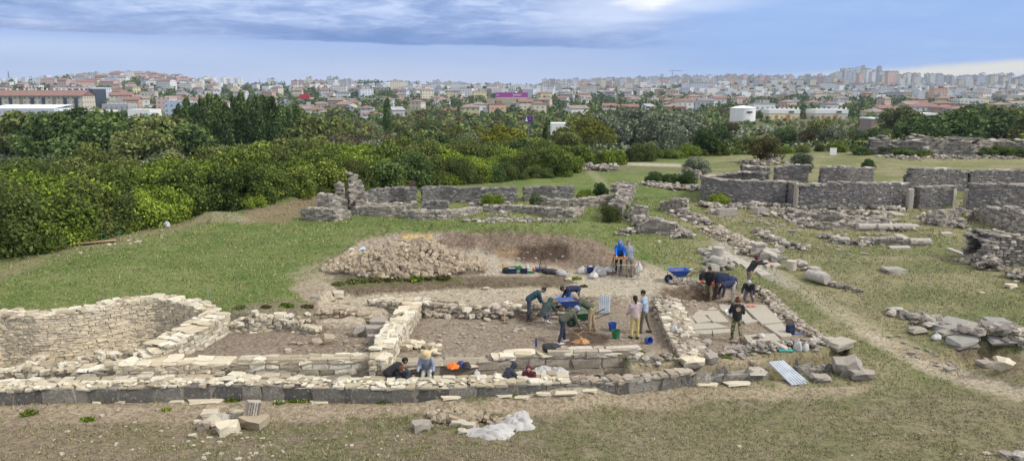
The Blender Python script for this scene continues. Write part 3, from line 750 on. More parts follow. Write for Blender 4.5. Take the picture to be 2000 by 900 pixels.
px_wall('ruin_wall', [(1142, 404, 390), (1170, 403, 386), (1205, 398, 378)], 'sloping grey wall leading to the ivy-grown ruin', stone='ruin_stone', amp=.2, **far)
px_wall('ruin_wall', [(1240, 384, 364), (1232, 400, 366), (1226, 420, 384), (1216, 430, 404)][::-1], 'tall crumbling wall with ivy at the right end of the far ruins', stone='ruin_stone', amp=.5, **{**far, 'thick': .9})
px_wall('ruin_wall', [(1205, 376, 362), (1225, 372, 356), (1240, 372, 360)], 'ragged top piece of wall beside the ivy-grown ruin', stone='ruin_stone', amp=.4, **far)
px_wall('ruin_wall', [(1234, 432, 408), (1262, 432, 410)], 'squat lumps of masonry beside the path', stone='ruin_stone', amp=.4, **far)
px_wall('ruin_wall', [(1252, 456, 440), (1270, 458, 430), (1300, 459, 432), (1314, 460, 436)], 'grey masonry pier at the head of the trodden path', stone='ruin_stone', amp=.2, sl=.36, sh=.17, tm=T8, jit=.09, core='mortar_grey', thick=.7)
rubble('rubble_wall', [(1300, 440), (1318, 452), (1335, 466)], .9, .35, .32, label='stones spilled right of the grey masonry pier')
rubble('rubble_wall', [(1205, 460), (1228, 456), (1256, 455)], .5, .3, .3, label='stones spilled left of the grey masonry pier', dens=.8)
rubble('rubble_wall', [(1232, 425), (1245, 436), (1262, 446), (1290, 436)], .8, .5, .35, label='tumbled stones joining the squat masonry to the pier', dens=.8)
px_wall('ruin_wall', [(1288, 410, 388), (1310, 414, 392), (1330, 418, 396)], 'row of upright broken slabs left of the round building', stone='ruin_stone', amp=.5, **far)
rubble('rubble_wall', [(1322, 416), (1352, 428), (1380, 440)], 1.0, .35, .35, label='line of rubble from the broken slabs towards the path', dens=.8)
rubble('rubble_wall', [(1388, 448), (1420, 464), (1455, 480), (1475, 490), (1468, 500)], 1.1, .35, .27, label='long bank of pinkish rubble beside the path', stone='rubble_stone')
rubble('rubble_wall', [(1480, 452), (1510, 470), (1540, 482), (1575, 486)], .8, .22, .3, label='thin curved line of stones on the grass right of the bank', dens=.7)
rubble('rubble_wall', [(1540, 418), (1560, 432), (1590, 446)], .9, .45, .32, label='mound of rubble in front of the round building', stone='ruin_stone')
px_wall('ruin_wall', [(1560, 432, 420), (1600, 433, 414), (1640, 434, 422), (1690, 433, 424)], 'low grey wall in front of the straight dark wall', stone='ruin_stone', amp=.3, **far)
rubble('rubble_wall', [(1372, 404), (1440, 404), (1520, 405), (1580, 408), (1680, 408), (1760, 408)], 1.4, .25, .4, label='scattered footings along the base of the dark walls', dens=.45)
rubble('rubble_wall', [(1500, 424), (1560, 420), (1640, 420), (1740, 424)], 1.6, .3, .4, label='broken stones in rows before the straight dark wall', dens=.3)
rubble('rubble_wall', [(1605, 462), (1650, 474), (1700, 480)], .9, .25, .3, label='crescent of stones below the fallen columns', dens=.5)
px_wall('ruin_wall', [(1632, 476, 468), (1700, 478, 468), (1755, 479, 467), (1800, 480, 472)], 'low dark wall on the grass below the fallen columns', stone='ruin_stone', amp=.2, **far)
px_wall('ruin_wall', [(1605, 449, 440), (1650, 447, 438), (1720, 446, 436)], 'low broken wall behind the fallen columns', stone='ruin_stone', amp=.25, **far)
rubble('rubble_wall', [(1640, 434), (1700, 432), (1740, 440), (1745, 452)], 1.3, .25, .35, label='stony ground behind the fallen columns', dens=.5)
# ---- round building and the long dark walls
big = dict(sl=.24, sh=.10, tm=T8, jit=.08, core='mortar_grey', thick=.7, cap='ruin_stone', capsize=.5)
def arc_px(pts):
    return pts
_c = [(1500, 378, 340), (1460, 370, 338), (1420, 366, 340), (1390, 368, 343), (1374, 376, 345), (1368, 391, 346), (1376, 395, 349), (1400, 398, 353), (1440, 400, 356), (1490, 400, 357), (1531, 400, 357)]
px_wall('round_building_wall', _c, 'round dark grey building wall curving open to the right', stone='grey_stone', amp=.06, rough=.05, **big)
px_wall('ruin_wall', [(1531, 398, 357), (1553, 408, 363)], 'short angled wall beside the pale upright slab', stone='grey_stone', amp=.04, **big)
px_wall('ruin_wall', [(1562, 409, 364), (1600, 409, 363), (1618, 409, 363), (1622, 409, 360), (1700, 408, 361), (1768, 406, 361)], 'long straight dark wall right of the pale upright slab', stone='grey_stone', amp=.08, **big)
px_wall('ruin_wall', [(1451, 366, 325), (1500, 366, 331)], 'back wall piece seen over the round building', stone='grey_stone', amp=.15, **big)
px_wall('ruin_wall', [(1516, 374, 329), (1540, 374, 325), (1574, 374, 326)], 'high back wall piece right of the round building', stone='grey_stone', amp=.15, **big)
px_wall('ruin_wall', [(1603, 374, 329), (1650, 374, 330), (1702, 372, 331)], 'back wall piece above the long straight wall', stone='grey_stone', amp=.12, **big)
px_wall('ruin_wall', [(1772, 378, 352), (1780, 378, 332), (1830, 376, 333), (1886, 374, 338)], 'rounded back wall with a collapsed left end', stone='grey_stone', amp=.15, **big)
px_wall('ruin_wall', [(1896, 374, 338), (1950, 374, 336), (2060, 374, 336)], 'back wall at the far right edge, whole top', stone='grey_stone', amp=.08, **big)
px_wall('ruin_wall', [(1797, 408, 369), (1830, 408, 368), (1857, 408, 367)], 'short dark wall between two doorways', stone='grey_stone', amp=.06, **big)
px_wall('ruin_wall', [(1894, 410, 363), (1940, 411, 363), (2060, 414, 366)], 'front dark wall at the far right, beyond the doorways', stone='grey_stone', amp=.07, **big)
def post(name, px, pyb, pyt, w, d, mat, label, cat, rz=0., lean=0.):
    p = g1(px, pyb); q = AT(px, pyt, p.y); h = q.z - p.z
    C = [(0, 0, h / 2 - .05)]; S = [(w, d, h + .1)]
    V, L, Sz = rocks(C, S, rotz_m([rz]), T26, .03, np.random.default_rng(int(px)))
    V[:, 0] += lean * V[:, 2]
    o = link(name, fast_mesh(name, V, L, Sz, M[mat]), None, p); tag(o, label, cat); return o
post('door_jamb', 1775, 408, 368, .34, .5, 'marble', 'dark grey doorway jamb at the end of the long straight wall', 'jamb')
post('door_jamb', 1859, 407, 367, .2, .55, 'cap_stone', 'thin white jamb left of the wide doorway', 'jamb')
post('door_jamb', 1887, 405, 369, .34, .45, 'slab_stone', 'cream jamb right of the wide doorway', 'jamb')
post('upright_slab', 1553, 408, 357, .2, .5, 'slab_stone', 'pale upright slab at the corner of the round building', 'slab')
# ---- right-hand ruins
px_wall('ruin_wall', [(1816, 440, 412), (1842, 440, 408), (1860, 436, 410), (1900, 430, 411)], 'grey ruin with a green plant growing on it', stone='ruin_stone', amp=.3, **far)
px_wall('ruin_wall', [(1900, 430, 410), (1930, 440, 405), (1965, 450, 410), (2020, 460, 430)], 'bulging ruined wall at the right edge of the meadow', stone='ruin_stone', amp=.3, **far)
px_wall('ruin_wall', [(1838, 443, 432), (1885, 442, 430)], 'low front wall below the plant-grown ruin', stone='ruin_stone', amp=.15, **far)
rubble('rubble_wall', [(1800, 424), (1830, 436), (1880, 446)], .9, .3, .3, label='stones fallen before the plant-grown ruin', dens=.6)
px_wall('ruin_wall', [(1906, 518, 486), (1925, 520, 466), (1960, 520, 462), (2030, 522, 474)], 'crumbling block of masonry at the right edge of the photo', stone='ruin_stone', amp=.35, rough=.3, sl=.34, sh=.14, thick=2.0, core='mortar_grey', jit=.14, tm=T26R)
rubble('rubble_wall', [(1908, 512), (1925, 524), (1955, 526)], .9, .5, .3, label='stones heaped at the foot of the crumbling block', dens=.8)
rubble('rubble_wall', [(1965, 540), (2000, 545), (2040, 556)], .8, .5, .26, label='low rubble right below the crumbling block', dens=.9)
rubble('rubble_wall', [(1560, 522), (1600, 548), (1640, 562), (1680, 570)], .5, .12, .3, label='stones trailing away from the fallen column drums', dens=.35)
rubble('rubble_wall', [(1752, 612), (1790, 628), (1830, 640), (1870, 650)], .7, .2, .3, label='stones half sunk in the turf before the retaining wall', dens=.45)
rubble('rubble_wall', [(1866, 668), (1905, 664), (1950, 662), (2060, 664)], .9, .45, .34, stone='ruin_stone', label='dark piled stones under flat slabs at the right edge', dens=.8)
top_wall('block_wall', [(1356, 734, -.06), (1420, 728, -.03), (1492, 723, -.02)], -1.05, 'rough dark rocks lining the trench left of the metal sheet', sl=.55, sh=.6, thick=.5, stone='dark_block', cap='ruin_stone', amp=.12, rough=.2, jit=.2, tm=T26R, single=True, capskip=.7)
top_wall('block_wall', [(1566, 719, -.02), (1595, 717, -.02), (1628, 712, 0)], -1.05, 'rough dark rocks lining the trench right of the metal sheet', sl=.5, sh=.6, thick=.5, stone='dark_block', cap='ruin_stone', amp=.2, rough=.25, jit=.24, tm=T26R, single=True, capskip=.7)
rubble('rubble_wall', [(1420, 497), (1440, 515), (1462, 540)][::1], .0001, .0, .3, n=3, label='three loose stones beside the path', cat='stones') if False else None
rubble('rubble_wall', [(1385, 492), (1400, 510), (1420, 528)], .7, .35, .3, label='line of stones beside the fallen columns on the path', dens=.5, stone='marble')
rubble('rubble_wall', [(990, 413), (960, 430), (1040, 428), (900, 432), (1130, 432)], .9, .1, .25, label='half-buried footing stones in the grass below the bowed walls', dens=.25)
px_wall('ruin_wall', [(1330, 352, 340), (1345, 350, 330), (1362, 352, 340)], 'mound of grey stones under the clipped dark bush', stone='ruin_stone', amp=.5, **far)
rubble('rubble_wall', [(1255, 360), (1300, 366), (1340, 372), (1362, 368)], 1.6, .35, .4, label='stones strewn left of the round building', dens=.4)
rubble('rubble_wall', [(1135, 330), (1170, 332), (1205, 332)], 3.5, .5, .6, label='grey rocks beside the back path', dens=.3)
rubble('rubble_wall', [(1450, 322), (1490, 320), (1520, 318)], 3., .5, .5, label='rocks under the brown-leaved tree', dens=.3)
rubble('rubble_wall', [(1740, 310), (1800, 308), (1900, 306), (1990, 310)], 4., .25, .45, label='scattered stones below the overgrown city wall', dens=.2)
# overgrown old city wall far right
px_wall('old_city_wall', [(1703, 302, 276), (1712, 302, 272), (1738, 302, 272), (1742, 302, 290)], 'separate lump of the old overgrown wall, left end', stone='grey_stone', amp=1., thick=3., sl=.9, sh=.5, tm=T26R, jit=.2, rough=.4, core='mortar')
px_wall('old_city_wall', [(1748, 302, 290), (1760, 302, 276), (1800, 302, 272), (1850, 301, 275), (1900, 301, 278), (1950, 301, 280), (2060, 302, 281)], 'long old wall overgrown with ivy on the horizon of the meadow', stone='grey_stone', cap='ruin_stone', amp=.8, thick=4., sl=1., sh=.5, tm=T26R, jit=.2, rough=.4, core='mortar')
px_wall('kerb_line', [(1008, 397, 395), (1010, 397, 395)], 'x') if False else None
# ------------------------------------------------------------------ single stones, slabs, columns
_rt = []
for k in range(10):
    V, L, S = rocks([(0, 0, 0)], [(1, 1, 1)], np.eye(3)[None], T26R if k < 5 else T26, .18 if k < 5 else .12, np.random.default_rng(50 + k))
    _rt.append((V, L, S))
_rm = {}
def stone_mesh(k, mat):
    if (k, mat) not in _rm: _rm[(k, mat)] = fast_mesh('loose_stone', *_rt[k], M[mat])
    return _rm[(k, mat)]
def stone_at(p, s, rz=0, rx=0, ry=0, k=None, mat='ruin_stone', name='stone', label='loose grey stone lying in the grass', cat='stone', group='loose stones', sink=.2):
    k = rnd.randrange(10) if k is None else k
    o = link(name, stone_mesh(k, mat)); o.location = (p[0], p[1], p[2] + s[2] * (.5 - sink)); o.scale = s; o.rotation_euler = (rx, ry, rz)
    tag(o, label, cat, group); return o
def stone_px(px, py, wpx, hpx, label, mat='ruin_stone', rz=None, cat='stone', name='stone', group=None, k=None, dep=.8, rx=0, ry=0):
    p = g1(px, py); m = mpp(p); w = wpx * m; h = max(hpx * m * .85, .04)
    rz = rnd.uniform(-.3, .3) if rz is None else rz
    return stone_at(p, (w, w * dep, h), rz, rx, ry, k, mat, name, label, cat, group, .12)
# the heap of quarried stones
def heap(px0, py0, n, box, size, mat, label, group, seed, height, stuffn=0):
    pass
hp = [g1(795, 545)]
def stone_heap():
    rng = np.random.default_rng(11)
    c = Vector((*W(790, 522, .75), .75)); a, b, H = 4.05, 2.0, .35
    N = 3600
    u = rng.uniform(-1, 1, N * 3); v = rng.uniform(-1, 1, N * 3); k = (u * u + v * v) < 1; u, v = u[k][:N], v[k][:N]; N = len(u)
    x = c.x + u * a; y = c.y + v * b
    zg = T(x, y); zz = zg + .32 * (1 - (u * u + v * v)) ** .5 * (.8 + .4 * vnoise(x * 2, y * 2))
    s = np.clip(.15 * rng.lognormal(0, .3, N) * (1.08 - .2 * v), .08, .27)
    px, py = proj(x, y, zz)
    # the largest in the photo as separate stones, the rest as one mass
    order = np.argsort(-s * (v < .45) / y)
    ind = order[:280]; rest = order[280:]
    for i in ind:
        stone_at((x[i], y[i], zz[i] - .0), (s[i] * rng.uniform(.9, 1.5), s[i] * rng.uniform(.8, 1.1), s[i] * rng.uniform(.6, 1.)), rng.uniform(0, 6.3), rng.normal(0, .5), rng.normal(0, .5), int(rng.integers(10)), 'heap_stone',
                 'heap_stone', 'buff broken stone in the great heap behind the dig', 'stone', 'stones of the great heap', .35)
    C = np.stack([x, y, zz], -1)[rest]; S = s[rest][:, None] * rng.uniform(.7, 1.3, (len(rest), 3)) * np.array([1.1, .95, .75])
    V, L, Sz = rocks(C, S, rand_rot(len(rest), .7, rng), T26R, .18, rng)
    o = link('heaped_stones', fast_mesh('heaped_stones', V, L, Sz, M['heap_stone'])); o['kind'] = 'stuff'; o['label'] = 'smaller buff stones filling the great heap'
stone_heap()
def small_heap():
    rng = np.random.default_rng(12)
    c = g1(905, 818)
    for i in range(150):
        u, v = rng.normal(0, .42, 2); u = np.clip(u, -1, 1); v = np.clip(v, -1, 1)
        x, y = c.x + u * 1.25, c.y + v * .5; z = tz(x, y) + .14 * max(0, 1 - u * u - v * v)
        s = .10 * rng.lognormal(0, .35)
        stone_at((x, y, z), (s * 1.4, s, s * .8), rng.uniform(0, 6), rng.normal(0, .4), rng.normal(0, .4), int(rng.integers(10)), 'heap_stone', 'cobble', 'small grey-brown stone in the low heap by the white tarpaulin', 'stone', 'stones of the low heap in front', .3)
    for (px, py, w, h) in ((845, 812, 22, 11), (862, 808, 16, 12), (895, 830, 26, 14), (915, 836, 26, 16), (880, 822, 20, 12), (905, 845, 20, 10)):
        stone_px(px, py, w, h, 'larger pale stone at the near edge of the low heap', 'pale_stone', group='pale stones of the low heap')
small_heap()
# foreground pile with a carved block
for (px, py, w, h, rz, rx, ry, mat, k, lab) in (
    (398, 838, 22, 24, .3, 0, .2, 'rubble_stone', 2, 'rounded tan stone at the left of the foreground pile'),
    (418, 832, 30, 22, -.6, .3, .3, 'pale_stone', 6, 'tan block leaning in the foreground pile'),
    (412, 812, 34, 14, .2, 0, 0, 'pale_stone', 7, 'flat tan stone at the back of the foreground pile'),
    (446, 846, 40, 28, .35, .15, 0, 'cap_stone', 5, 'cream squared block at the front of the foreground pile'),
    (437, 822, 28, 16, .1, .2, 0, 'marble', 1, 'grey streaked stone in the middle of the foreground pile'),
    (466, 820, 18, 26, .1, 0, .1, 'pale_stone', 8, 'upright tan block right of the streaked stone'),
    (455, 808, 18, 12, .9, 0, .3, 'rubble_stone', 3, 'brown stone on top of the foreground pile'),
    (497, 832, 48, 30, -.3, .1, .15, 'heap_stone', 9, 'large brown block under the fluted fragment'),
    (386, 826, 14, 9, .1, 0, 0, 'cap_stone', 0, 'small white stone left of the foreground pile'),
    (470, 834, 14, 9, .1, 0, 0, 'cap_stone', 1, 'small white stone right of the cream block'),
    (376, 853, 16, 9, .1, 0, 0, 'pale_stone', 2, 'pale pebble below the foreground pile'),
    (824, 838, 34, 20, .1, .05, 0, 'ruin_stone', 5, 'lone grey squared stone on the turf'),
    (1352, 713, 48, 20, .2, 0, .1, 'cap_stone', 2, 'big cream boulder on the berm'),
    (1388, 710, 24, 18, .5, .4, 0, 'ruin_stone', 7, 'grey wedge stone beside the cream boulder'),
    (1628, 722, 44, 34, .2, 0, .25, 'ruin_stone', 2, 'great dark boulder at the end of the trench'),
    (1654, 730, 46, 44, -.2, .1, -.3, 'ruin_stone', 4, 'tallest split boulder at the end of the trench'),
    (1680, 737, 50, 22, .1, 0, .1, 'ruin_stone', 2, 'low pale-backed boulder on the turf by the trench end'),
    (1602, 742, 34, 14, 0, 0, 0, 'ruin_stone', 4, 'grey rock on the near lip of the trench'),
    (1700, 355 + 265, 30, 18, .1, 0, 0, 'ruin_stone', 2, 'x'),
    (1748, 611, 28, 15, .1, 0, 0, 'marble', 2, 'rounded pale boulder at the start of the sunken stones'),
    (1745, 531, 42, 11, .05, 0, 0, 'ruin_stone', 7, 'flat slab of grey rock alone on the right meadow'),
    (1975, 562, 20, 10, 0, 0, 0, 'cap_stone', 5, 'white squared stone on the grass at the right'),
    (1919, 573, 9, 4, 0, 0, 0, 'cap_stone', 1, 'small white stone in the middle of the right meadow'),
    (1868, 509, 10, 5, 0, 0, 0, 'ruin_stone', 1, 'small grey stone before the crumbling block'),
    (1948, 632, 44, 12, -.1, 0, 0, 'blue_slab', 7, 'long flat slab lying behind the retaining wall'),
    (1880, 672, 50, 16, .3, .1, -.1, 'blue_slab', 6, 'square tilted slab on the retaining wall'),
    (1955, 668, 44, 10, -.1, .1, 0, 'blue_slab', 8, 'flat blue-grey slab on the retaining wall'),
    (1990, 664, 50, 10, .1, .1, 0, 'blue_slab', 5, 'flat blue-grey slab at the very right edge'),
    (1855, 640, 80, 14, .45, 0, -.05, 'blue_slab', 9, 'long narrow slab slanting to the retaining wall'),
    (1850, 655, 40, 14, .2, 0, 0, 'ruin_stone', 2, 'rounded stone under the long narrow slab'),
    (1790, 650, 32, 14, .1, 0, 0, 'ruin_stone', 3, 'pale flat stone left of the white bundle'),
    (1958, 720, 34, 30, -.4, .2, .3, 'cap_stone', 2, 'cream pitted boulder on the bank at the right'),
    (1925, 712, 30, 10, .2, 0, 0, 'ruin_stone', 7, 'flat grey stone above the cream boulder'),
    (1855, 722, 18, 6, .2, 0, 0, 'ruin_stone', 8, 'small flat stone beside the lower path'),
    (1968, 892, 26, 14, .2, 0, 0, 'ruin_stone', 1, 'grey rock in the bottom right corner, left one'),
    (1990, 896, 30, 18, .5, 0, 0, 'marble', 2, 'grey rock in the bottom right corner, right one'),
    (1926, 886, 14, 5, 0, 0, 0, 'slab_stone', 3, 'small pinkish stone near the bottom right corner'),
    (1640, 680, 46, 16, .4, 0, -.05, 'slab_stone', 8, 'large flat pale stone at the corner of the paved room edging'),
    (1622, 668, 26, 12, .4, 0, 0, 'slab_stone', 7, 'flat pale stone above the corner stone'),
    (1498, 682, 26, 14, 0, 0, 0, 'ruin_stone', 5, 'grey squared block in front of the stone tray'),
    (1400, 414, 1, 1, 0, 0, 0, 'marble', 5, 'x'),
    (637, 672, 0, 0, 0, 0, 0, 'x', 0, 'x'),
    (622, 672, 22, 13, .2, .2, 0, 'heap_stone', 1, 'brown boulder on the floor of the left room, smaller one'),
    (641, 669, 22, 20, .5, .3, .2, 'heap_stone', 6, 'brown angular boulder on the floor of the left room, larger one'),
    (572, 672, 12, 7, .3, 0, 0, 'heap_stone', 2, 'small stone on the left room floor below the pale dry wall'),
    (563, 686, 13, 7, .3, 0, 0, 'pale_stone', 7, 'small pale stone lying in the left room near the front wall'),
    (547, 616, 22, 10, .1, 0, 0, 'cap_stone', 5, 'large pale stone topping the dry wall'),
    (617, 582, 16, 7, .1, 0, 0, 'ruin_stone', 7, 'flat stone beside the trodden earth path'),
    (662, 578, 20, 12, .1, .2, 0, 'pale_stone', 5, 'squared tan stone at the foot of the earth bank'),
    (665, 583, 14, 7, .1, 0, 0, 'pale_stone', 2, 'pale stone in front of the squared tan stone'),
    (652, 588, 8, 4, .1, 0, 0, 'heap_stone', 2, 'small brown stone on the trodden path'),
    (680, 593, 9, 5, .1, 0, 0, 'heap_stone', 3, 'small brown stone right on the trodden path'),
    (450, 640, 0, 0, 0, 0, 0, 'x', 0, 'x'),
    (949, 562, 14, 6, 0, 0, 0, 'pale_stone', 2, 'pale stone alone on the earth terrace'),
    (1110, 548, 12, 7, 0, 0, 0, 'cap_stone', 2, 'white stone at the corner of the terrace edge'),
    (1140, 552, 0, 0, 0, 0, 0, 'x', 0, 'x'),
    (1352, 532, 12, 9, 0, 0, 0, 'pale_stone', 1, 'pale stone in the grass behind the blue barrow'),
    (1288, 476, 7, 8, 0, 0, 0, 'cap_stone', 1, 'small white stone in the grass below the masonry pier'),
    (1390, 720, 0, 0, 0, 0, 0, 'x', 0, 'x')):
    if w > 1 and lab != 'x': stone_px(px, py, w, h, lab, mat, rz, k=k, rx=rx, ry=ry)
# white kerb stones along the foot of the block wall
for (px, py, w) in ((20, 787, 40), (62, 786, 42), (188, 788, 14), (235, 786, 20), (292, 778, 52), (345, 786, 26), (402, 783, 66), (625, 786, 36), (718, 775, 34), (772, 781, 34), (820, 778, 26), (880, 778, 34), (940, 774, 28), (985, 774, 30), (1018, 777, 30), (1062, 770, 30), (1105, 769, 40), (1150, 764, 30), (1205, 759, 44), (1250, 757, 34), (1380, 752, 40), (1440, 750, 50), (1420, 746, 30), (700, 783, 20), (545, 786, 18)):
    stone_px(px, py, w, 5, 'flat white stone lying along the foot of the front wall', 'cap_stone', 0., group='flat stones along the foot of the front wall', k=rnd.choice([5, 6, 7, 8]), dep=.4)
# scattered pebbles and stones
def scatter(n, poly, smin, smax, mat, label, group, seed, name='stone'):
    rng = np.random.default_rng(seed); P = np.array(poly, float); lo, hi = P.min(0), P.max(0)
    a, b = [], []
    while len(a) < n:
        x, y = rng.uniform(lo, hi)
        if sdf(poly, np.array([x]), np.array([y]))[0] < 0: a.append(x); b.append(y)
    X, Y, Z = G(a, b)
    for x, y, z in zip(X, Y, Z):
        s = rng.uniform(smin, smax) * (1 if rng.random() < .8 else 1.5)
        stone_at((x, y, z), (s * rng.uniform(1, 1.5), s, s * rng.uniform(.4, .7)), rng.uniform(0, 6), 0, 0, int(rng.integers(10)), mat, name, label, 'stone', group, .25)
scatter(26, [(380, 850), (560, 840), (560, 898), (370, 898)], .05, .12, 'pale_stone', 'small pale stone on the turf in front of the foreground pile', 'small pale stones in front', 1, name='pebble')
scatter(30, [(0, 800), (380, 790), (380, 895), (0, 895)], .04, .09, 'pale_stone', 'small pale stone on the bare turf at lower left', 'small pale stones at lower left', 2, name='pebble')
scatter(24, [(560, 795), (830, 790), (830, 895), (560, 895)], .03, .07, 'pale_stone', 'small pale pebble on the turf between pile and tarpaulin', 'pebbles between pile and tarpaulin', 3, name='pebble')
scatter(14, [(1100, 790), (1900, 790), (1900, 895), (1100, 895)], .03, .08, 'pale_stone', 'small pebble on the wide dry turf at lower right', 'pebbles at lower right', 4, name='pebble')
scatter(60, [(800, 640), (860, 630), (1020, 632), (1060, 650), (1050, 668), (860, 672)], .05, .13, 'rubble_stone', 'small stone on the floor of the central room', 'small stones on the central floor', 5, name='pebble')
scatter(30, [(590, 655), (700, 655), (700, 690), (560, 690)], .05, .12, 'heap_stone', 'small brown stone on the floor of the left room', 'small stones on the left room floor', 6)
scatter(25, [(660, 650), (730, 650), (720, 690), (680, 690)], .05, .13, 'ruin_stone', 'grey stone below the slab tombs in the left room', 'stones below the slab tombs', 66)
scatter(30, [(620, 595), (720, 590), (900, 570), (1080, 566), (1080, 590), (900, 590), (760, 580)], .04, .1, 'rubble_stone', 'small stone on the earth terrace', 'small stones on the terrace', 7, name='pebble')
scatter(30, [(900, 470), (1100, 470), (1230, 520), (1150, 525), (1100, 515), (900, 490)], .05, .13, 'rubble_stone', 'small stone in the spoil heap', 'small stones in the spoil heap', 8, name='pebble')
scatter(34, [(1350, 400), (1560, 415), (1560, 470), (1480, 440), (1380, 430)], .12, .3, 'ruin_stone', 'grey stone in the grass before the round building', 'grey stones before the round building', 9)
scatter(34, [(1600, 425), (1800, 425), (1830, 470), (1700, 500), (1580, 495)], .1, .28, 'ruin_stone', 'grey stone in the grass around the fallen columns', 'grey stones around the fallen columns', 10)
scatter(22, [(1440, 500), (1900, 500), (1900, 620), (1700, 600)], .05, .12, 'ruin_stone', 'small stone on the open right meadow', 'small stones on the right meadow', 13, name='pebble')
scatter(20, [(1700, 640), (1850, 680), (1900, 740), (1800, 710)], .06, .16, 'ruin_stone', 'grey stone beside the lower path', 'stones beside the lower path', 14)
scatter(30, [(1360, 665), (1600, 660), (1640, 690), (1500, 700), (1360, 705)], .07, .2, 'ruin_stone', 'grey stone in front of the paved room', 'stones in front of the paved room', 15)
scatter(26, [(1230, 700), (1480, 700), (1480, 722), (1230, 732)], .06, .16, 'rubble_stone', 'stone on the earth berm above the block wall', 'stones on the berm', 16)
scatter(20, [(130, 475), (320, 440), (350, 460), (150, 500)], .05, .15, 'cap_stone', 'white stone at the edge of the bushes on the left', 'white stones by the bushes', 17)
scatter(22, [(1330, 588), (1420, 588), (1400, 596), (1340, 600)], .06, .14, 'rubble_stone', 'small stone between pit and paving', 'stones between pit and paving', 18, name='pebble')
scatter(20, [(1130, 628), (1290, 628), (1310, 660), (1200, 665)], .03, .08, 'rubble_stone', 'small pebble on the right half of the central floor', 'pebbles on the right central floor', 19, name='pebble')
# slabs
def slab(px_poly, z, th, mat, name, label, cat='slab', group=None, tilt=0):
    P = [W(a, b, z) for a, b in px_poly]; cx = sum(p[0] for p in P) / len(P); cy = sum(p[1] for p in P) / len(P)
    mb = MB(); n = len(P)
    V = [(p[0] - cx, p[1] - cy, -th) for p in P] + [((p[0] - cx), (p[1] - cy), -.008) for p in P] + [((p[0] - cx) * .985, (p[1] - cy) * .985, 0) for p in P]
    F = [tuple(range(2 * n, 3 * n))] + [(i, (i + 1) % n, n + (i + 1) % n, n + i) for i in range(n)] + [(n + i, n + (i + 1) % n, 2 * n + (i + 1) % n, 2 * n + i) for i in range(n)]
    mb.add(V, F)
    o = mb.build(name, M[mat], None, (cx, cy, z)); tag(o, label, cat, group); return o
zf = .2
for i, (P, lab) in enumerate((
    ([(1343, 596), (1365, 596), (1368, 604), (1343, 604)], 'small pale paving slab at the back left of the paved room'),
    ([(1364, 594), (1388, 595), (1402, 604), (1372, 604)], 'paving slab right of the small back left slab'),
    ([(1340, 605), (1372, 605), (1383, 614), (1348, 616)], 'square paving slab in the left of the paved room'),
    ([(1374, 606), (1403, 606), (1424, 628), (1393, 628)], 'greenish paving slab in the middle of the paved room'),
    ([(1320, 616), (1347, 614), (1358, 630), (1334, 634)], 'leftmost worn paving slab'),
    ([(1349, 616), (1374, 614), (1390, 625), (1362, 630)], 'paving slab left of the greenish slab'),
    ([(1332, 636), (1360, 631), (1398, 630), (1424, 638), (1350, 643)], 'long narrow paving slab at the front left'),
    ([(1341, 646), (1390, 643), (1391, 651), (1344, 653)], 'whitish slab in the front row, left one'),
    ([(1391, 643), (1426, 641), (1427, 648), (1393, 651)], 'whitish slab in the front row, right one'),
    ([(1404, 593), (1426, 592), (1446, 622), (1440, 624), (1408, 604)], 'paving slab behind the woman in camouflage'),
    ([(1430, 592), (1442, 592), (1470, 622), (1448, 626)], 'paving slab left of the great slab'),
    ([(1444, 590), (1490, 590), (1528, 628), (1488, 632)], 'great pale slab on the right of the paved room'),
    ([(1492, 634), (1528, 630), (1548, 655), (1526, 657)], 'large slab with the blue rucksack'),
    ([(1452, 626), (1470, 622), (1482, 626), (1456, 631)], 'small paving slab before the great slab'))):
    slab(P, zf + .002 * (i % 3), .12, 'slab_stone', 'paving_slab', lab)
slab([(1398, 485 + 4), (1415, 488), (1426, 494), (1408, 496)], g1(1410, 492).z + .06, .1, 'marble', 'path_slab', 'pale slab at the head of the paved path')
for i, (a, b) in enumerate(((1420, 498), (1432, 504), (1446, 510), (1460, 517), (1475, 524), (1490, 532))):
    z = g1(a, b).z + .05
    slab([(a - 14, b - 3), (a + 4, b - 5), (a + 16, b + 3), (a - 4, b + 5)], z, .1, 'marble', 'path_slab', 'worn pale slab in the paved path behind the diggers', group='slabs of the paved path')
for i, (P, lab) in enumerate((([(1488, 508), (1498, 507), (1508, 518), (1498, 520)], 'narrow slab beside the column drum'), ([(1500, 513), (1520, 512), (1526, 518), (1508, 520)], 'flat square slab before the stone blocks'),
    ([(1690, 412), (1712, 411), (1722, 415), (1700, 416)], 'pale slab before the long straight wall, left'), ([(1725, 412), (1745, 412), (1776, 420), (1750, 420)], 'pale slab before the dark jamb'), ([(1848, 484), (1856, 483), (1886, 494), (1880, 496)], 'long thin white slab on the right meadow'),
    ([(1745, 457), (1760, 456), (1780, 466), (1765, 467)], 'pale slab right of the fallen columns'), ([(1735, 480), (1775, 479), (1780, 483), (1740, 484)], 'pale slab below the low dark wall'), ([(1770, 438), (1790, 437), (1797, 441), (1775, 442)], 'small slab in the grass left of the ruin'), ([(1836, 453), (1855, 452), (1862, 456), (1840, 456)], 'small slab in the grass below the ruin'))):
    slab(P, g1(*P[0]).z + .08, .14, 'marble', 'flat_slab', lab)
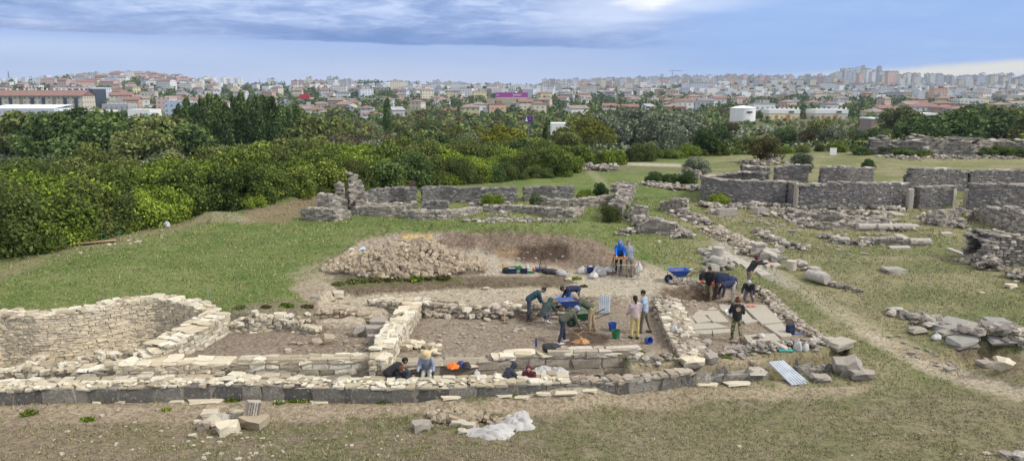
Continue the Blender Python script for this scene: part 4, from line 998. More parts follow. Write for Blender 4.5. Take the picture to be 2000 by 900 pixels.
# stone tray with a square hole
def tray():
    P = [W(a, b, .28) for a, b in ((1452, 654), (1512, 650), (1525, 664), (1462, 668))]
    mb = MB(); H = [W(a, b, .28) for a, b in ((1466, 657), (1480, 656), (1485, 662), (1470, 663))]
    z1, z0 = .28, .1
    V = [(*p, z1) for p in P] + [(*p, z1) for p in H] + [(*p, z0) for p in P] + [(*p, z1 - .1) for p in H]
    F = [(0, 1, 5, 4), (1, 2, 6, 5), (2, 3, 7, 6), (3, 0, 4, 7)] + [(8 + i, 8 + (i + 1) % 4, (i + 1) % 4, i) for i in range(4)] + [(4 + i, 4 + (i + 1) % 4, 12 + (i + 1) % 4, 12 + i) for i in range(4)] + [(12, 13, 14, 15)]
    mb.add(V, F); o = mb.build('stone_tray', M['slab_stone']); tag(o, 'thick grey slab with a square sunken hole in the paved room', 'slab')
tray()
# upright slabs of the tombs
for (P, z, th, lab) in (([(712, 634), (748, 634), (742, 641), (716, 641)], .38, .4, 'grey slab box lid of the tombs, middle one'), ([(718, 652), (738, 652), (736, 656), (718, 656)], .38, .45, 'grey upright slab of the nearest tomb'), ([(728, 618), (762, 618), (756, 628), (722, 628)], .42, .3, 'grey slab lid of the far tomb')):
    slab(P, z, th, 'ruin_stone', 'tomb_slab', lab)
stone_px(702, 654, 26, 26, 'upright pointed grey stone at the corner of the tombs', 'ruin_stone', .3, k=3)
# columns
def drum(px, py, L, r, ang, lab, mat='marble', up=False, name='column_drum', flute=False):
    p = g1(px, py); mb = MB(); n = 20
    prof = [(r * .93, 0), (r, L * .03), (r * .98, L * .5), (r, L * .97), (r * .93, L)]
    mb.lathe(prof, n); 
    if flute:
        for i, v in enumerate(mb.v):
            q = .93 if (i % n) % 2 else 1.; mb.v[i] = (v[0] * q, v[1] * q, v[2])
    o = mb.build(name, M[mat], None, p, smooth=False)
    if up: o.location = (p.x, p.y, p.z - .05); o.rotation_euler = (0, 0, ang)
    else: o.location = (p.x, p.y, p.z + r * .85); o.rotation_euler = (math.radians(90), 0, ang)
    tag(o, lab, 'column'); return o
drum(1412, 524, .9, .27, math.radians(200), 'short fallen column drum lying on the path edge')
drum(1402, 508, .75, .3, 0, 'upright column stub at the path edge', up=True)
drum(1545, 526, .5, .24, 0, 'upright round drum beside the fallen capital', 'pale_stone', up=True)
drum(1577, 545, 1.15, .26, math.radians(28), 'fallen grey column drum on the right of the path')
drum(1674, 450, 1.4, .24, math.radians(92), 'short piece of fallen column before the low broken wall')
drum(1712, 450, 2.2, .24, math.radians(92), 'long piece of fallen column before the low broken wall')
drum(1775, 479, 1.2, .22, math.radians(92), 'fallen column piece at the end of the low dark wall')
def pedestal():
    p = g1(1481, 499); mb = MB(); mb.box((0, 0, .3), (.55, .5, .6), taper=.92); mb.box((0, 0, .64), (.66, .6, .1)); mb.box((0, 0, .03), (.66, .6, .08))
    o = mb.build('pedestal', M['marble'], None, p, .2); tag(o, 'carved grey pedestal stone beside the paved path', 'pedestal')
pedestal()
for (px, py, w, h, rz, ry, lab) in ((1502, 506, 30, 20, -.4, .3, 'large tilted block right of the pedestal'), (1518, 510, 26, 16, .5, .1, 'grey block leaning on the tilted block'), (1527, 512, 20, 16, 0, .3, 'angular block at the end of the block row'), (1505, 495, 26, 14, .2, 0, 'block behind the tilted block'), (1520, 492, 18, 16, .2, 0, 'upright stone behind the block row'),
    (1563, 520, 22, 16, .2, .2, 'grey capital beside the round drum'), (1590, 528, 22, 10, .2, 0, 'flat block behind the fallen drum'), (1598, 537, 26, 8, .2, 0, 'low flat block right of the fallen drum'), (1395, 418, 18, 13, 0, 0, 'grey carved block at the left of the sarcophagus'), (1537, 418, 16, 10, 0, 0, 'dark block in front of the round building'), (1552, 416, 16, 10, 0, 0, 'dark rock in front of the round building'),
    (1384, 515, 24, 14, 0, .2, 'pale stone left of the column stub'), (1392, 528, 22, 18, .3, .2, 'pale pointed stone below the column stub'), (1380, 530, 14, 10, .3, .2, 'small stone below the column stub')):
    stone_px(px, py, w, h, lab, 'marble', rz, ry=ry)
def sarco(px, py, w, h, lab):
    p = g1(px, py); m = mpp(p); L = w * m; H = h * m; mb = MB(); t = .12; Wd = .8
    mb.box((0, 0, H * .1), (L, Wd, H * .2))
    for (c, d) in (((0, -Wd / 2 + t / 2, H * .6), (L, t, H * .8)), ((0, Wd / 2 - t / 2, H * .55), (L, t, H * .7)), ((-L / 2 + t / 2, 0, H * .6), (t, Wd - 2 * t, H * .8)), ((L / 2 - t / 2, 0, H * .5), (t, Wd - 2 * t, H * .6))): mb.box(c, d)
    o = mb.build('sarcophagus', M['marble'], None, p, .05); tag(o, lab, 'sarcophagus')
sarco(1418, 420, 34, 13, 'broken grey sarcophagus on the grass before the round building')
sarco(1486, 418, 22, 14, 'second broken sarcophagus, with a slanting side')
def fluted():
    p = g1(494, 832); mb = MB(); n = 12
    for i in range(5): mb.box(((i - 2) * .075, -.13, .2), (.05, .05, .42))
    mb.box((0, 0, .2), (.4, .24, .42))
    o = mb.build('fluted_fragment', M['ruin_stone'], None, (p.x - .05, p.y + .15, p.z + .34), .5); o.rotation_euler = (0, .22, .5); tag(o, 'grooved grey fragment standing on the brown block', 'stone')
fluted()
# ------------------------------------------------------------------ vegetation
def leaf_mat(name, stops, rough=.75, tip=None):
    m, nt, b = newmat(name)
    g = geo(nt); oi = nt.nodes.new('ShaderNodeObjectInfo')
    r = math_(nt, 'ADD', math_(nt, 'MULTIPLY', g.outputs['Random Per Island'], .62), math_(nt, 'MULTIPLY', oi.outputs['Random'], .38))
    c = ramp(nt, r, [(q, tuple(v * .95 for v in k)) for q, k in stops])
    tc = nt.nodes.new('ShaderNodeTexCoord')
    n = noise(nt, tc.outputs['Object'], .9, 3, .6)
    c = mixc(nt, c, ramp(nt, n, [(.3, (.72, .78, .8)), (.7, (1.35, 1.28, 1.05))]), .8, 'MULTIPLY')
    nt.links.new(c, b.inputs['Base Color']); b.inputs['Roughness'].default_value = rough
    b.inputs['Specular IOR Level'].default_value = .15
    tr = nt.nodes.new('ShaderNodeBsdfTranslucent'); nt.links.new(c, tr.inputs[0])
    mx = nt.nodes.new('ShaderNodeMixShader'); mx.inputs[0].default_value = .2
    out = nt.nodes['Material Output']
    nt.links.new(b.outputs[0], mx.inputs[1]); nt.links.new(tr.outputs[0], mx.inputs[2]); nt.links.new(mx.outputs[0], out.inputs[0])
    return m
M['leaf_laurel'] = leaf_mat('leaf_laurel', [(0, (0.027, 0.041, 0.011)), (.45, (0.088, 0.128, 0.029)), (.8, (0.229, 0.293, 0.056)), (1, (0.486, 0.536, 0.103))])
M['leaf_yellowgreen'] = leaf_mat('leaf_yellowgreen', [(0, (0.036, 0.061, 0.010)), (.5, (0.156, 0.222, 0.030)), (1, (0.443, 0.544, 0.082))])
M['leaf_dark'] = leaf_mat('leaf_dark', [(0, (0.019, 0.034, 0.012)), (.5, (0.081, 0.130, 0.041)), (1, (0.224, 0.316, 0.092))])
M['leaf_mid'] = leaf_mat('leaf_mid', [(0, (0.039, 0.050, 0.018)), (.5, (0.142, 0.171, 0.054)), (1, (0.365, 0.389, 0.141))])
M['leaf_silver'] = leaf_mat('leaf_silver', [(0, (0.043, 0.054, 0.035)), (.5, (0.158, 0.183, 0.126)), (1, (0.437, 0.484, 0.360))])
M['leaf_green'] = leaf_mat('leaf_green', [(0, (0.041, 0.056, 0.018)), (.45, (0.099, 0.126, 0.034)), (.8, (0.176, 0.208, 0.057)), (1, (0.288, 0.307, 0.095))])
M['leaf_yellow'] = leaf_mat('leaf_yellow', [(0, (.09, .11, .015)), (.5, (.18, .19, .025)), (1, (.30, .27, .04))])
M['leaf_brown'] = leaf_mat('leaf_brown', [(0, (.06, .055, .02)), (.5, (.11, .10, .035)), (1, (.17, .15, .055))])
M['twig_purple'] = leaf_mat('twig_purple', [(0, (.07, .05, .04)), (.5, (.13, .095, .08)), (1, (.19, .15, .125))])
M['bark'] = plain('bark', (.11, .09, .07), .95, vary=.4, scale=6.)
def cards(C, N, size, aspect=1.5, rng=RNG):
    """diamond leaf cards at centres C with normals N"""
    n = len(C); N = N / (np.linalg.norm(N, axis=1, keepdims=True) + 1e-9)
    t = rng.normal(0, 1, (n, 3)); t -= (t * N).sum(1, keepdims=True) * N; t /= np.linalg.norm(t, axis=1, keepdims=True) + 1e-9
    b = np.cross(N, t); s = (np.asarray(size) * rng.uniform(.6, 1.35, n))[:, None]
    a = t * s * aspect * .5; w = b * s * .5
    V = np.stack([C - a, C - w + a * .15, C + a, C + w + a * .15], 1).reshape(-1, 3)
    return V, np.arange(n * 4), np.full(n, 4)
def crown_mesh(name, mat, n, leaf, lobes, rx, rz, zc, kind='round', seed=0):
    rng = np.random.default_rng(seed)
    if kind == 'column':
        zz = rng.uniform(-1, 1, lobes); rr = (1 - np.abs(zz) ** 2.2) ** .5 * .55 + .1
        a = rng.uniform(0, 2 * PI, lobes); q = rng.uniform(0, .9, lobes)
        L = np.stack([np.cos(a) * rr * q * rx, np.sin(a) * rr * q * rx, zz * rz], -1); R = (rr + .18) * rx * rng.uniform(.5, .9, lobes)
        SZ = 1.9
    elif kind == 'cone':
        zz = rng.uniform(-1, 1, lobes); rr = (1 - (zz + 1) / 2) * .9 + .08
        a = rng.uniform(0, 2 * PI, lobes); L = np.stack([np.cos(a) * rr * .6 * rx, np.sin(a) * rr * .6 * rx, zz * rz], -1); R = rr * rx * rng.uniform(.35, .6, lobes) + .12; SZ = 1.2
    else:
        d = rng.normal(0, 1, (lobes, 3)); d /= np.linalg.norm(d, axis=1, keepdims=True); q = rng.uniform(.25, .85, lobes) ** .6
        if kind == 'bush': d[:, 2] = np.abs(d[:, 2]) * .9 - .15
        L = d * q[:, None] * np.array([rx, rx, rz]); R = rng.uniform(.22, .44, lobes) * min(rx, rz * 1.2); SZ = .9
    w = R ** 2; k = rng.choice(lobes, n, p=w / w.sum())
    d = rng.normal(0, 1, (n, 3)); d[:, 2] += .35; d /= np.linalg.norm(d, axis=1, keepdims=True)
    rr = R[k] * rng.uniform(.7, 1.1, n)
    P = L[k] + d * rr[:, None] * np.array([1, 1, SZ if kind == 'column' else .95])
    P += rng.normal(0, .022 * rx, P.shape)
    P[:, 2] += zc
    keep = P[:, 2] > .02
    P, d = P[keep], d[keep]
    nrm = d * .6 + rng.normal(0, .6, d.shape)
    V, Lp, S = cards(P, nrm, leaf * .98, 1.6, rng)
    return fast_mesh(name, V, Lp, S, M[mat])
def trunk_mesh(name, h, r, spread, nb, seed, rise=.9):
    rg = random.Random(seed); mb = MB()
    mb.tube([(0, 0, -.4), (rg.uniform(-.08, .08) * h, rg.uniform(-.08, .08) * h, h * .5), (rg.uniform(-.1, .1) * h, 0, h)], [r * 1.25, r * .85, r * .5], 7)
    for i in range(nb):
        a = rg.uniform(0, 2 * PI); z0 = h * rg.uniform(.35, .95); L = spread * rg.uniform(.6, 1.)
        p0 = Vector((0, 0, z0)); p1 = p0 + Vector((math.cos(a) * L * .5, math.sin(a) * L * .5, L * .5 * rise)); p2 = p0 + Vector((math.cos(a) * L, math.sin(a) * L, L * 1.15 * rise))
        mb.tube([p0, p1, p2], [r * .5, r * .32, r * .1], 5)
    return mb.mesh(name, M['bark'])
# each kind: unit height 1 in its own metres; (crown, trunk, natural height)
PROT = {}
def proto(key, variants, mat, n, leaf, lobes, rx, rz, zc, kind, H, th, tr, sp, nb):
    PROT[key] = [(crown_mesh('crown', mat, n, leaf, lobes, rx, rz, zc, kind, seed=900 + hash_(key) + v * 7), trunk_mesh('trunk', th, tr, sp, nb, v + 3), H) for v in range(variants)]
def hash_(s): return sum(ord(c) * (i + 1) for i, c in enumerate(s)) % 500
proto('laurel', 4, 'leaf_laurel', 13000, .17, 34, 2.6, 2.3, 1.9, 'round', 4.4, 1.6, .13, 1.6, 8)
proto('leafybush', 3, 'leaf_yellowgreen', 10000, .15, 30, 2.7, 2.4, .9, 'bush', 3.5, .9, .08, 1.6, 9)
proto('tangled', 3, 'leaf_green', 12000, .14, 40, 2.8, 2.6, 1.4, 'round', 4.2, 1.4, .09, 2.1, 12)
proto('darkbush', 2, 'leaf_dark', 9000, .16, 26, 2.4, 2.0, 1.6, 'round', 3.8, 1.2, .12, 1.4, 8)
proto('broadleaf', 4, 'leaf_mid', 7000, .28, 30, 3.4, 3.4, 4.2, 'round', 8., 3.6, .22, 2.8, 9)
proto('oak', 3, 'leaf_dark', 7000, .28, 30, 3.6, 3.2, 4.0, 'round', 7.6, 3.2, .24, 2.8, 9)
proto('willow', 3, 'leaf_silver', 7000, .26, 34, 3.6, 3.6, 4.2, 'round', 8.2, 3.2, .2, 3.0, 10)
proto('poplar', 3, 'leaf_dark', 6500, .28, 36, 1.6, 5.8, 6.6, 'column', 12.6, 9., .2, 1.0, 12)
proto('yellow', 2, 'leaf_yellow', 7000, .24, 30, 3.4, 3.0, 3.6, 'round', 6.8, 3., .2, 2.6, 9)
proto('olive', 2, 'leaf_silver', 9000, .12, 26, 1.8, 1.5, 1.5, 'round', 3.1, 1.0, .14, 1.0, 7)
proto('brown', 2, 'leaf_brown', 8000, .2, 28, 2.8, 2.2, 2.7, 'round', 5., 1.8, .2, 2., 8)
proto('bare', 2, 'twig_purple', 7000, .10, 24, 2.6, 2.2, 2.4, 'round', 4.8, 2.4, .12, 2.6, 22)
proto('cypress', 1, 'leaf_dark', 4000, .24, 30, 1.1, 3.8, 4.2, 'column', 8.4, 2., .16, .5, 4)
proto('conifer', 1, 'leaf_dark', 5000, .26, 34, 2.2, 3.8, 4.4, 'cone', 8.6, 7., .18, 1.2, 10)
NM = {'laurel': 'laurel_bush', 'leafybush': 'leafy_bush', 'tangled': 'tangled_bush', 'darkbush': 'dark_bush', 'broadleaf': 'broadleaf_tree', 'oak': 'dark_tree', 'willow': 'willow_tree', 'poplar': 'poplar_tree', 'yellow': 'yellowing_tree', 'olive': 'olive_tree', 'brown': 'brown_tree', 'bare': 'bare_shrub', 'cypress': 'cypress_tree', 'conifer': 'conifer_tree'}
def tree(key, x, y, H, wid=1., label=None, group=None, sink=.1, cat=None):
    c, t, h0 = PROT[key][rnd.randrange(len(PROT[key]))]
    z = tz(x, y); s = H / h0
    r = link(NM[key], None); r.location = (x, y, z - sink); r.rotation_euler = (0, 0, rnd.uniform(0, 6.28)); r.scale = (s * wid, s * wid * rnd.uniform(.9, 1.1), s)
    link('trunk', t, r); link('crown', c, r)
    tag(r, label, cat or ('bush' if 'bush' in NM[key] or 'shrub' in NM[key] else 'tree'), group)
    return r
def tree_px(key, px, y, pyt, wid=1., **k):
    x = (px - 1000) / FPX * (y * 1.0) / 1.0
    # y is the distance along the view; recompute x so that it lands on px
    z = tz(x, y); d = y * cP - (z + 3 - CAMZ) * sP; x = (px - 1000) / FPX * d
    z = tz(x, y); top = AT(px, pyt, y).z
    H = max(top - z, 1.2)
    return tree(key, x, y, H, wid, **k)
EL = ([0, 350, 570, 830, 1120], [506, 428, 396, 366, 345])
def edge_y(px): return float(np.interp(px, *EL))
n_ = 0
# first row of the big hedge on the left, from the lower left corner to the centre
_row = [(-130, 345, 'tangled', 'bush at the far left corner of the thicket'), (-60, 350, 'tangled', 'tangled green bush at the left edge of the photo'), (15, 350, 'tangled', 'broad tangled bush filling the left edge, lowest in the thicket'), (80, 352, 'leafybush', 'yellow-tipped bush second from the left edge'), (140, 345, 'tangled', 'bush with bare twigs above the folding bench'), (205, 350, 'tangled', 'bush directly behind the folding bench'), (262, 352, 'leafybush', 'bright bush left of the blue and green crates'), (312, 345, 'leafybush', 'low yellowish bush behind the blue and green crates'),
 (360, 318, 'laurel', 'tall dark laurel left of the earth mound'), (425, 320, 'laurel', 'dark laurel behind the earth mound'), (470, 318, 'laurel', 'round laurel at the left of the brown bank'), (520, 318, 'laurel', 'bright-edged round laurel above the brown bank'), (585, 315, 'laurel', 'tall dark laurel left of the thin masonry stump'), (630, 305, 'laurel', 'dark laurel behind the thin masonry stump'), (690, 300, 'tangled', 'grey-green bush behind the tallest spire'), (745, 295, 'darkbush', 'dark bush behind the ruined wall right of the spire'),
 (800, 292, 'darkbush', 'dark bush behind the information board'), (850, 300, 'tangled', 'grey-green bush right of the information board'), (895, 305, 'tangled', 'loose bush behind the long straight wall'), (945, 312, 'leafybush', 'bright bush behind the right end of the long straight wall'), (990, 312, 'darkbush', 'dark bush left of the rounded brown-green bush'), (1045, 316, 'tangled', 'rounded brown-green bush at the meadow edge'), (1088, 290, 'laurel', 'tall dark green bush ending the thicket on the right')]
for px, pt, k, lab in _row:
    b = g1(px, edge_y(px)); tree_px(k, px, b.y + 1.6, pt, 1.0, label=lab, sink=.25)
for px in range(-160, 1130, 34):   # lower skirt and second layers
    b = g1(px, edge_y(px)); pt = np.interp(px, [0, 350, 570, 1100], [420, 375, 345, 318]) + rnd.uniform(-14, 14)
    tree_px(rnd.choice(['leafybush', 'tangled', 'darkbush'] if px > 350 else ['tangled', 'leafybush', 'tangled']), px + rnd.uniform(-8, 8), b.y + .9, pt, 1.0, label='low bush in the skirt of the thicket along the meadow', group='low bushes along the thicket', sink=.3)
for row, (dd, t0, t1, t2, t3, keys) in enumerate(((5., 335, 308, 298, 290, ['leafybush', 'laurel', 'leafybush', 'tangled']), (10., 325, 300, 285, 282, ['leafybush', 'laurel', 'tangled', 'leafybush']), (18., 312, 296, 278, 270, ['laurel', 'leafybush', 'tangled', 'broadleaf']), (28., 300, 290, 270, 262, ['tangled', 'laurel', 'broadleaf', 'willow']))):
    px = -180
    while px < 1120:
        b = g1(px, edge_y(px)); pt = np.interp(px, [0, 350, 570, 1100], [t0, t1, t2, t3]) + rnd.uniform(-12, 12)
        tree_px(rnd.choice(keys), px, b.y + dd + rnd.uniform(-1, 1), pt, 1.05, label='leafy bush in the dense thicket left of the meadow', group='bushes of the dense thicket', sink=.3)
        px += rnd.uniform(42, 58) * (45 / (b.y + dd)) ** .5
# named trees of the middle distance
for (k, px, D, pt, w, lab) in (
    ('broadleaf', 640, 120, 196, .8, 'tall pointed green tree left of the yellow factory'), ('broadleaf', 612, 118, 215, .9, 'green tree left of the tall pointed one'), ('poplar', 758, 190, 194, .7, 'lone slim poplar before the yellow factory'), ('poplar', 537, 130, 192, .8, 'slim poplar at the right end of the poplar row'),
    ('bare', 700, 96, 243, 1.3, 'wide reddish-brown bare shrub in the thicket'), ('bare', 745, 98, 262, 1., 'smaller bare brown shrub'), ('yellow', 985, 98, 240, 1.1, 'broad yellow-green tree in the middle of the wood'), ('oak', 850, 92, 250, .9, 'dark clump left of the yellow-green tree'), ('broadleaf', 925, 86, 276, .9, 'pale round bush below the yellow-green tree'),
    ('conifer', 1066, 100, 233, .8, 'dark spiky conifer beside the purple billboard'), ('yellow', 1138, 170, 222, 1.1, 'yellow-turning tree right of the billboard'), ('willow', 1180, 180, 216, 1.1, 'grey-green willow right of the yellow-turning tree'), ('willow', 1240, 190, 208, 1.3, 'large silvery willow before the orange house'), ('willow', 1300, 180, 214, 1.2, 'silvery willow left of the white tank'), ('willow', 1345, 190, 214, 1.1, 'silvery willow nearest the white tank'),
    ('oak', 1380, 105, 243, 1.1, 'dark bushy tree left of the brown hedge'), ('brown', 1500, 92, 266, 1.05, 'round brown-leaved tree standing alone on the meadow edge'), ('broadleaf', 1600, 210, 216, .7, 'thin trees before the second tank building'), ('broadleaf', 1758, 240, 207, 1.2, 'wide round tree before the grey house'), ('oak', 1850, 160, 212, 1.6, 'great dark brown thicket at the right'), ('oak', 1910, 170, 205, 1.3, 'dark tree at the right end before the silo'), ('broadleaf', 1960, 180, 208, 1.3, 'green tree near the right edge of the photo'), ('oak', 1800, 150, 226, 1.3, 'dark brown bushy trees right of the blue warehouse'),
    ('broadleaf', 1110, 92, 250, .8, 'green tree above the end of the thicket'), ('oak', 1020, 88, 268, .9, 'dark bush below the purple billboard')):
    tree_px(k, px, D, pt, w, label=lab, sink=.2)
for px, pt, D in zip([356, 372, 388, 402, 418, 432, 447, 462, 478, 492, 506, 520, 552, 566, 582, 600], [206, 192, 204, 194, 186, 188, 202, 192, 182, 196, 192, 190, 208, 214, 208, 220], [150, 158, 148, 160, 150, 158, 149, 162, 152, 160, 150, 158, 150, 160, 150, 158]):
    tree_px('poplar', px, D, pt, .85, label='dark poplar in the tall clump left of centre', group='dark poplars in the tall clump', sink=.2)
for px, pt in ((0, 228), (30, 218), (62, 214), (95, 218), (128, 211), (160, 209), (192, 214), (225, 212), (258, 219), (290, 224), (320, 218), (345, 222)):
    tree_px(rnd.choice(['oak', 'broadleaf', 'oak']), px, rnd.uniform(125, 150), pt + rnd.uniform(-3, 5), 1.15, label='dark tree in the belt before the long red-roofed block', group='dark trees before the long red-roofed block', sink=.2)
# solitary olives and clipped bushes near the round building
tree_px('olive', 1362, g1(1362, 348).y, 304, 1.05, label='silvery olive tree behind the clipped dark hedge', sink=.1)
tree_px('olive', 1574, g1(1574, 336).y, 297, 1.0, label='silvery olive tree behind the back wall pieces', sink=.1)
tree_px('darkbush', 1347, g1(1347, 357).y - .6, 330, .9, label='dark clipped bush over the mound of stones', sink=.2)
tree_px('darkbush', 1325, g1(1325, 357).y, 336, .8, label='dark clipped bush left of the mound of stones', sink=.2)
for px, pt in ((1282, 347), (1305, 346)):
    tree_px('darkbush', px, g1(px, 357).y, pt, 1.2, label='low flat dark bush on the meadow', group='low flat dark bushes', sink=.2)
for px, pyb, pyt, k, lab in ((1205, 424, 386, 'darkbush', 'ivy bush growing on the crumbling wall'), (1196, 432, 404, 'tangled', 'weeds at the foot of the ivy-grown wall'), (1148, 392, 378, 'leafybush', 'small green bush on the sloping wall'), (1175, 384, 368, 'darkbush', 'small dark shrub behind the sloping wall'), (676, 398, 366, 'darkbush', 'ivy on the thin masonry stump'), (961, 404, 386, 'leafybush', 'fresh green shoot in front of the long straight wall'), (1865, 430, 415, 'leafybush', 'green plant growing on the right ruin'), (1051, 404, 390, 'darkbush', 'small weed on the rough grey wall'), (1408, 398, 386, 'leafybush', 'small weed at the foot of the round building'), (1700, 330, 322, 'darkbush', 'dark low shrub above the back wall')):
    p = g1(px, pyb); tree_px(k, px, p.y, pyt, .9, label=lab, sink=.1)
for px, pyt in ((1752, 290), (1783, 286), (1806, 288), (1832, 282), (1872, 286), (1908, 282), (1942, 286), (1975, 283), (1715, 292), (1770, 284), (1795, 282), (1815, 280), (1855, 284), (1890, 283), (1925, 284), (1960, 285), (1990, 288), (1730, 290), (1690, 288)):
    tree_px(rnd.choice(['darkbush', 'leafybush', 'darkbush']), px, rnd.uniform(100, 104), pyt, 2.0, label='ivy and shrubs on the old overgrown wall', group='ivy bushes on the old overgrown wall', sink=.2)
# hedge behind the meadow on the right and the wood beyond
px = 1125
while px < 2100:
    D = float(np.interp((px - 1000) / FPX, EDGE_U, EDGE_Y)) + rnd.uniform(3, 7)
    tree_px(rnd.choice(['laurel', 'tangled', 'tangled', 'leafybush', 'broadleaf']), px, D, rnd.uniform(268, 290), 1.05, label='bush in the hedge along the back of the meadow', group='bushes of the back hedge', sink=.4)
    px += rnd.uniform(26, 38)
for px in range(1130, 1330, 16):
    tree_px('laurel', px, 98, rnd.uniform(303, 308), 1.3, label='low dark hedge bush beside the back path', group='low hedge bushes by the back path', sink=.2)
_kk = {'L': ['oak', 'broadleaf', 'tangled', 'willow', 'oak'], 'C': ['broadleaf', 'willow', 'tangled', 'oak', 'broadleaf', 'yellow'], 'R': ['broadleaf', 'oak', 'tangled', 'brown', 'willow']}
for D0 in (82, 98, 116, 136, 160, 188, 220, 256):
    px = -60.
    while px < 2080:
        u = (px - 1000) / FPX; e = float(np.interp(u, EDGE_U, EDGE_Y))
        D = D0 + rnd.uniform(-.07, .07) * D0
        if D > e + 12:
            H = rnd.uniform(2.8, 5.5) if D < 130 else rnd.uniform(3.5, 7.2)
            env = np.interp(px, [0, 340, 600, 900, 1060, 1110, 1160, 1400, 1425, 1670, 1700, 1780, 1850, 2000], [216, 200, 222, 230, 244, 244, 236, 226, 238, 238, 234, 236, 222, 218]) + rnd.uniform(0, 14)
            x = u * D; z = tz(x, D); top = AT(px, env, D).z
            H = min(H, top - z)
            if H > 1.5:
                zone = 'L' if px < 620 else ('C' if px < 1350 else 'R')
                if rnd.random() < .8: tree(rnd.choice(_kk[zone]), x, D, H, rnd.uniform(.95, 1.35), 'tree in the wood between meadow and town', 'trees of the wood before the town', .3)
        px += rnd.uniform(1.0, 1.5) * 7.5 * FPX / max(D, 110)
def wood_cards(name, label, n, ylo, yhi, size, hgt, mats, seed, dens_fn=None):
    rng = np.random.default_rng(seed)
    y = np.exp(rng.uniform(np.log(ylo), np.log(yhi), n)); u = rng.uniform(-.85, .85, n); x = u * y
    e = np.interp(u, EDGE_U, EDGE_Y); k = y > e + 6
    x, y, u = x[k], y[k], u[k]
    # clumps
    cl = fbm(x * .09, y * .09, 40); k = cl > .42; x, y, cl = x[k], y[k], cl[k]
    z = T(x, y) + hgt(x, y) * rng.uniform(.0, 1., len(x)) ** .5 * sst(.40, .58, cl)
    N = rng.normal(0, .6, (len(x), 3)); N[:, 2] += .8
    V, L, S = cards(np.stack([x, y, z], -1), N, size(y), 1.5, rng)
    mi = (fbm(x * .05, y * .05, 44) * 3 * 1.2 - .3).clip(0, 2.99).astype(int)
    o = link(name, fast_mesh(name, V, L, S, [M[m] for m in mats], mi)); o['kind'] = 'stuff'; o['label'] = label
wood_cards('undergrowth', 'undergrowth between the bushes and trees', 90000, 50, 300, lambda y: .0032 * y, lambda x, y: 1.2 + 1.8 * fbm(x * .2, y * .2, 51), ['leaf_mid', 'leaf_silver', 'leaf_laurel'], 61)
def clump_wood(name, label, n, ylo, yhi, thr, r0, r1, m, mats, seed, fs):
    rng = np.random.default_rng(seed)
    y = np.exp(rng.uniform(np.log(ylo), np.log(yhi), n)); x = rng.uniform(-.82, .82, n) * y
    u = x / y; k = (fbm(x * fs, y * fs * 1.6, seed) > thr) & ~((np.abs(u) < .035) & (y > 560) & (y < 905)); x, y = x[k], y[k]; z = T(x, y); n = len(x)
    r = rng.uniform(r0, r1, n) * (1 + np.maximum(y - 480, 0) / 1600)
    u = x / y; r = np.where((u > .265) & (u < .45) & (y < 440), rng.uniform(.6, 1.15, n), r)
    d = rng.normal(0, 1, (n, m, 3)); d /= np.linalg.norm(d, axis=2, keepdims=True)
    C = np.stack([x, y, z + r * .75], -1)[:, None] + d * r[:, None, None] * np.array([1, 1, 1.05]) * rng.uniform(.65, 1.05, (n, m, 1))
    V, L, S = cards(C.reshape(-1, 3), d.reshape(-1, 3) + rng.normal(0, .45, (n * m, 3)), np.repeat(r * .48, m), 1.4, rng)
    mi = np.repeat(rng.integers(0, len(mats), n), m)
    o = link(name, fast_mesh(name, V, L, S, [M[q] for q in mats], mi)); o['kind'] = 'stuff'; o['label'] = label
clump_wood('distant_wood', 'far trees and hedges before the houses', 4200, 235, 620, .38, 1.2, 2.7, 56, ['leaf_dark', 'leaf_mid', 'leaf_mid', 'leaf_dark', 'leaf_brown'], 62, .02)
clump_wood('town_trees', 'dark trees between the houses of the town', 6500, 470, 2050, .42, 1.8, 3.6, 34, ['leaf_dark', 'leaf_dark', 'leaf_mid'], 63, .008)
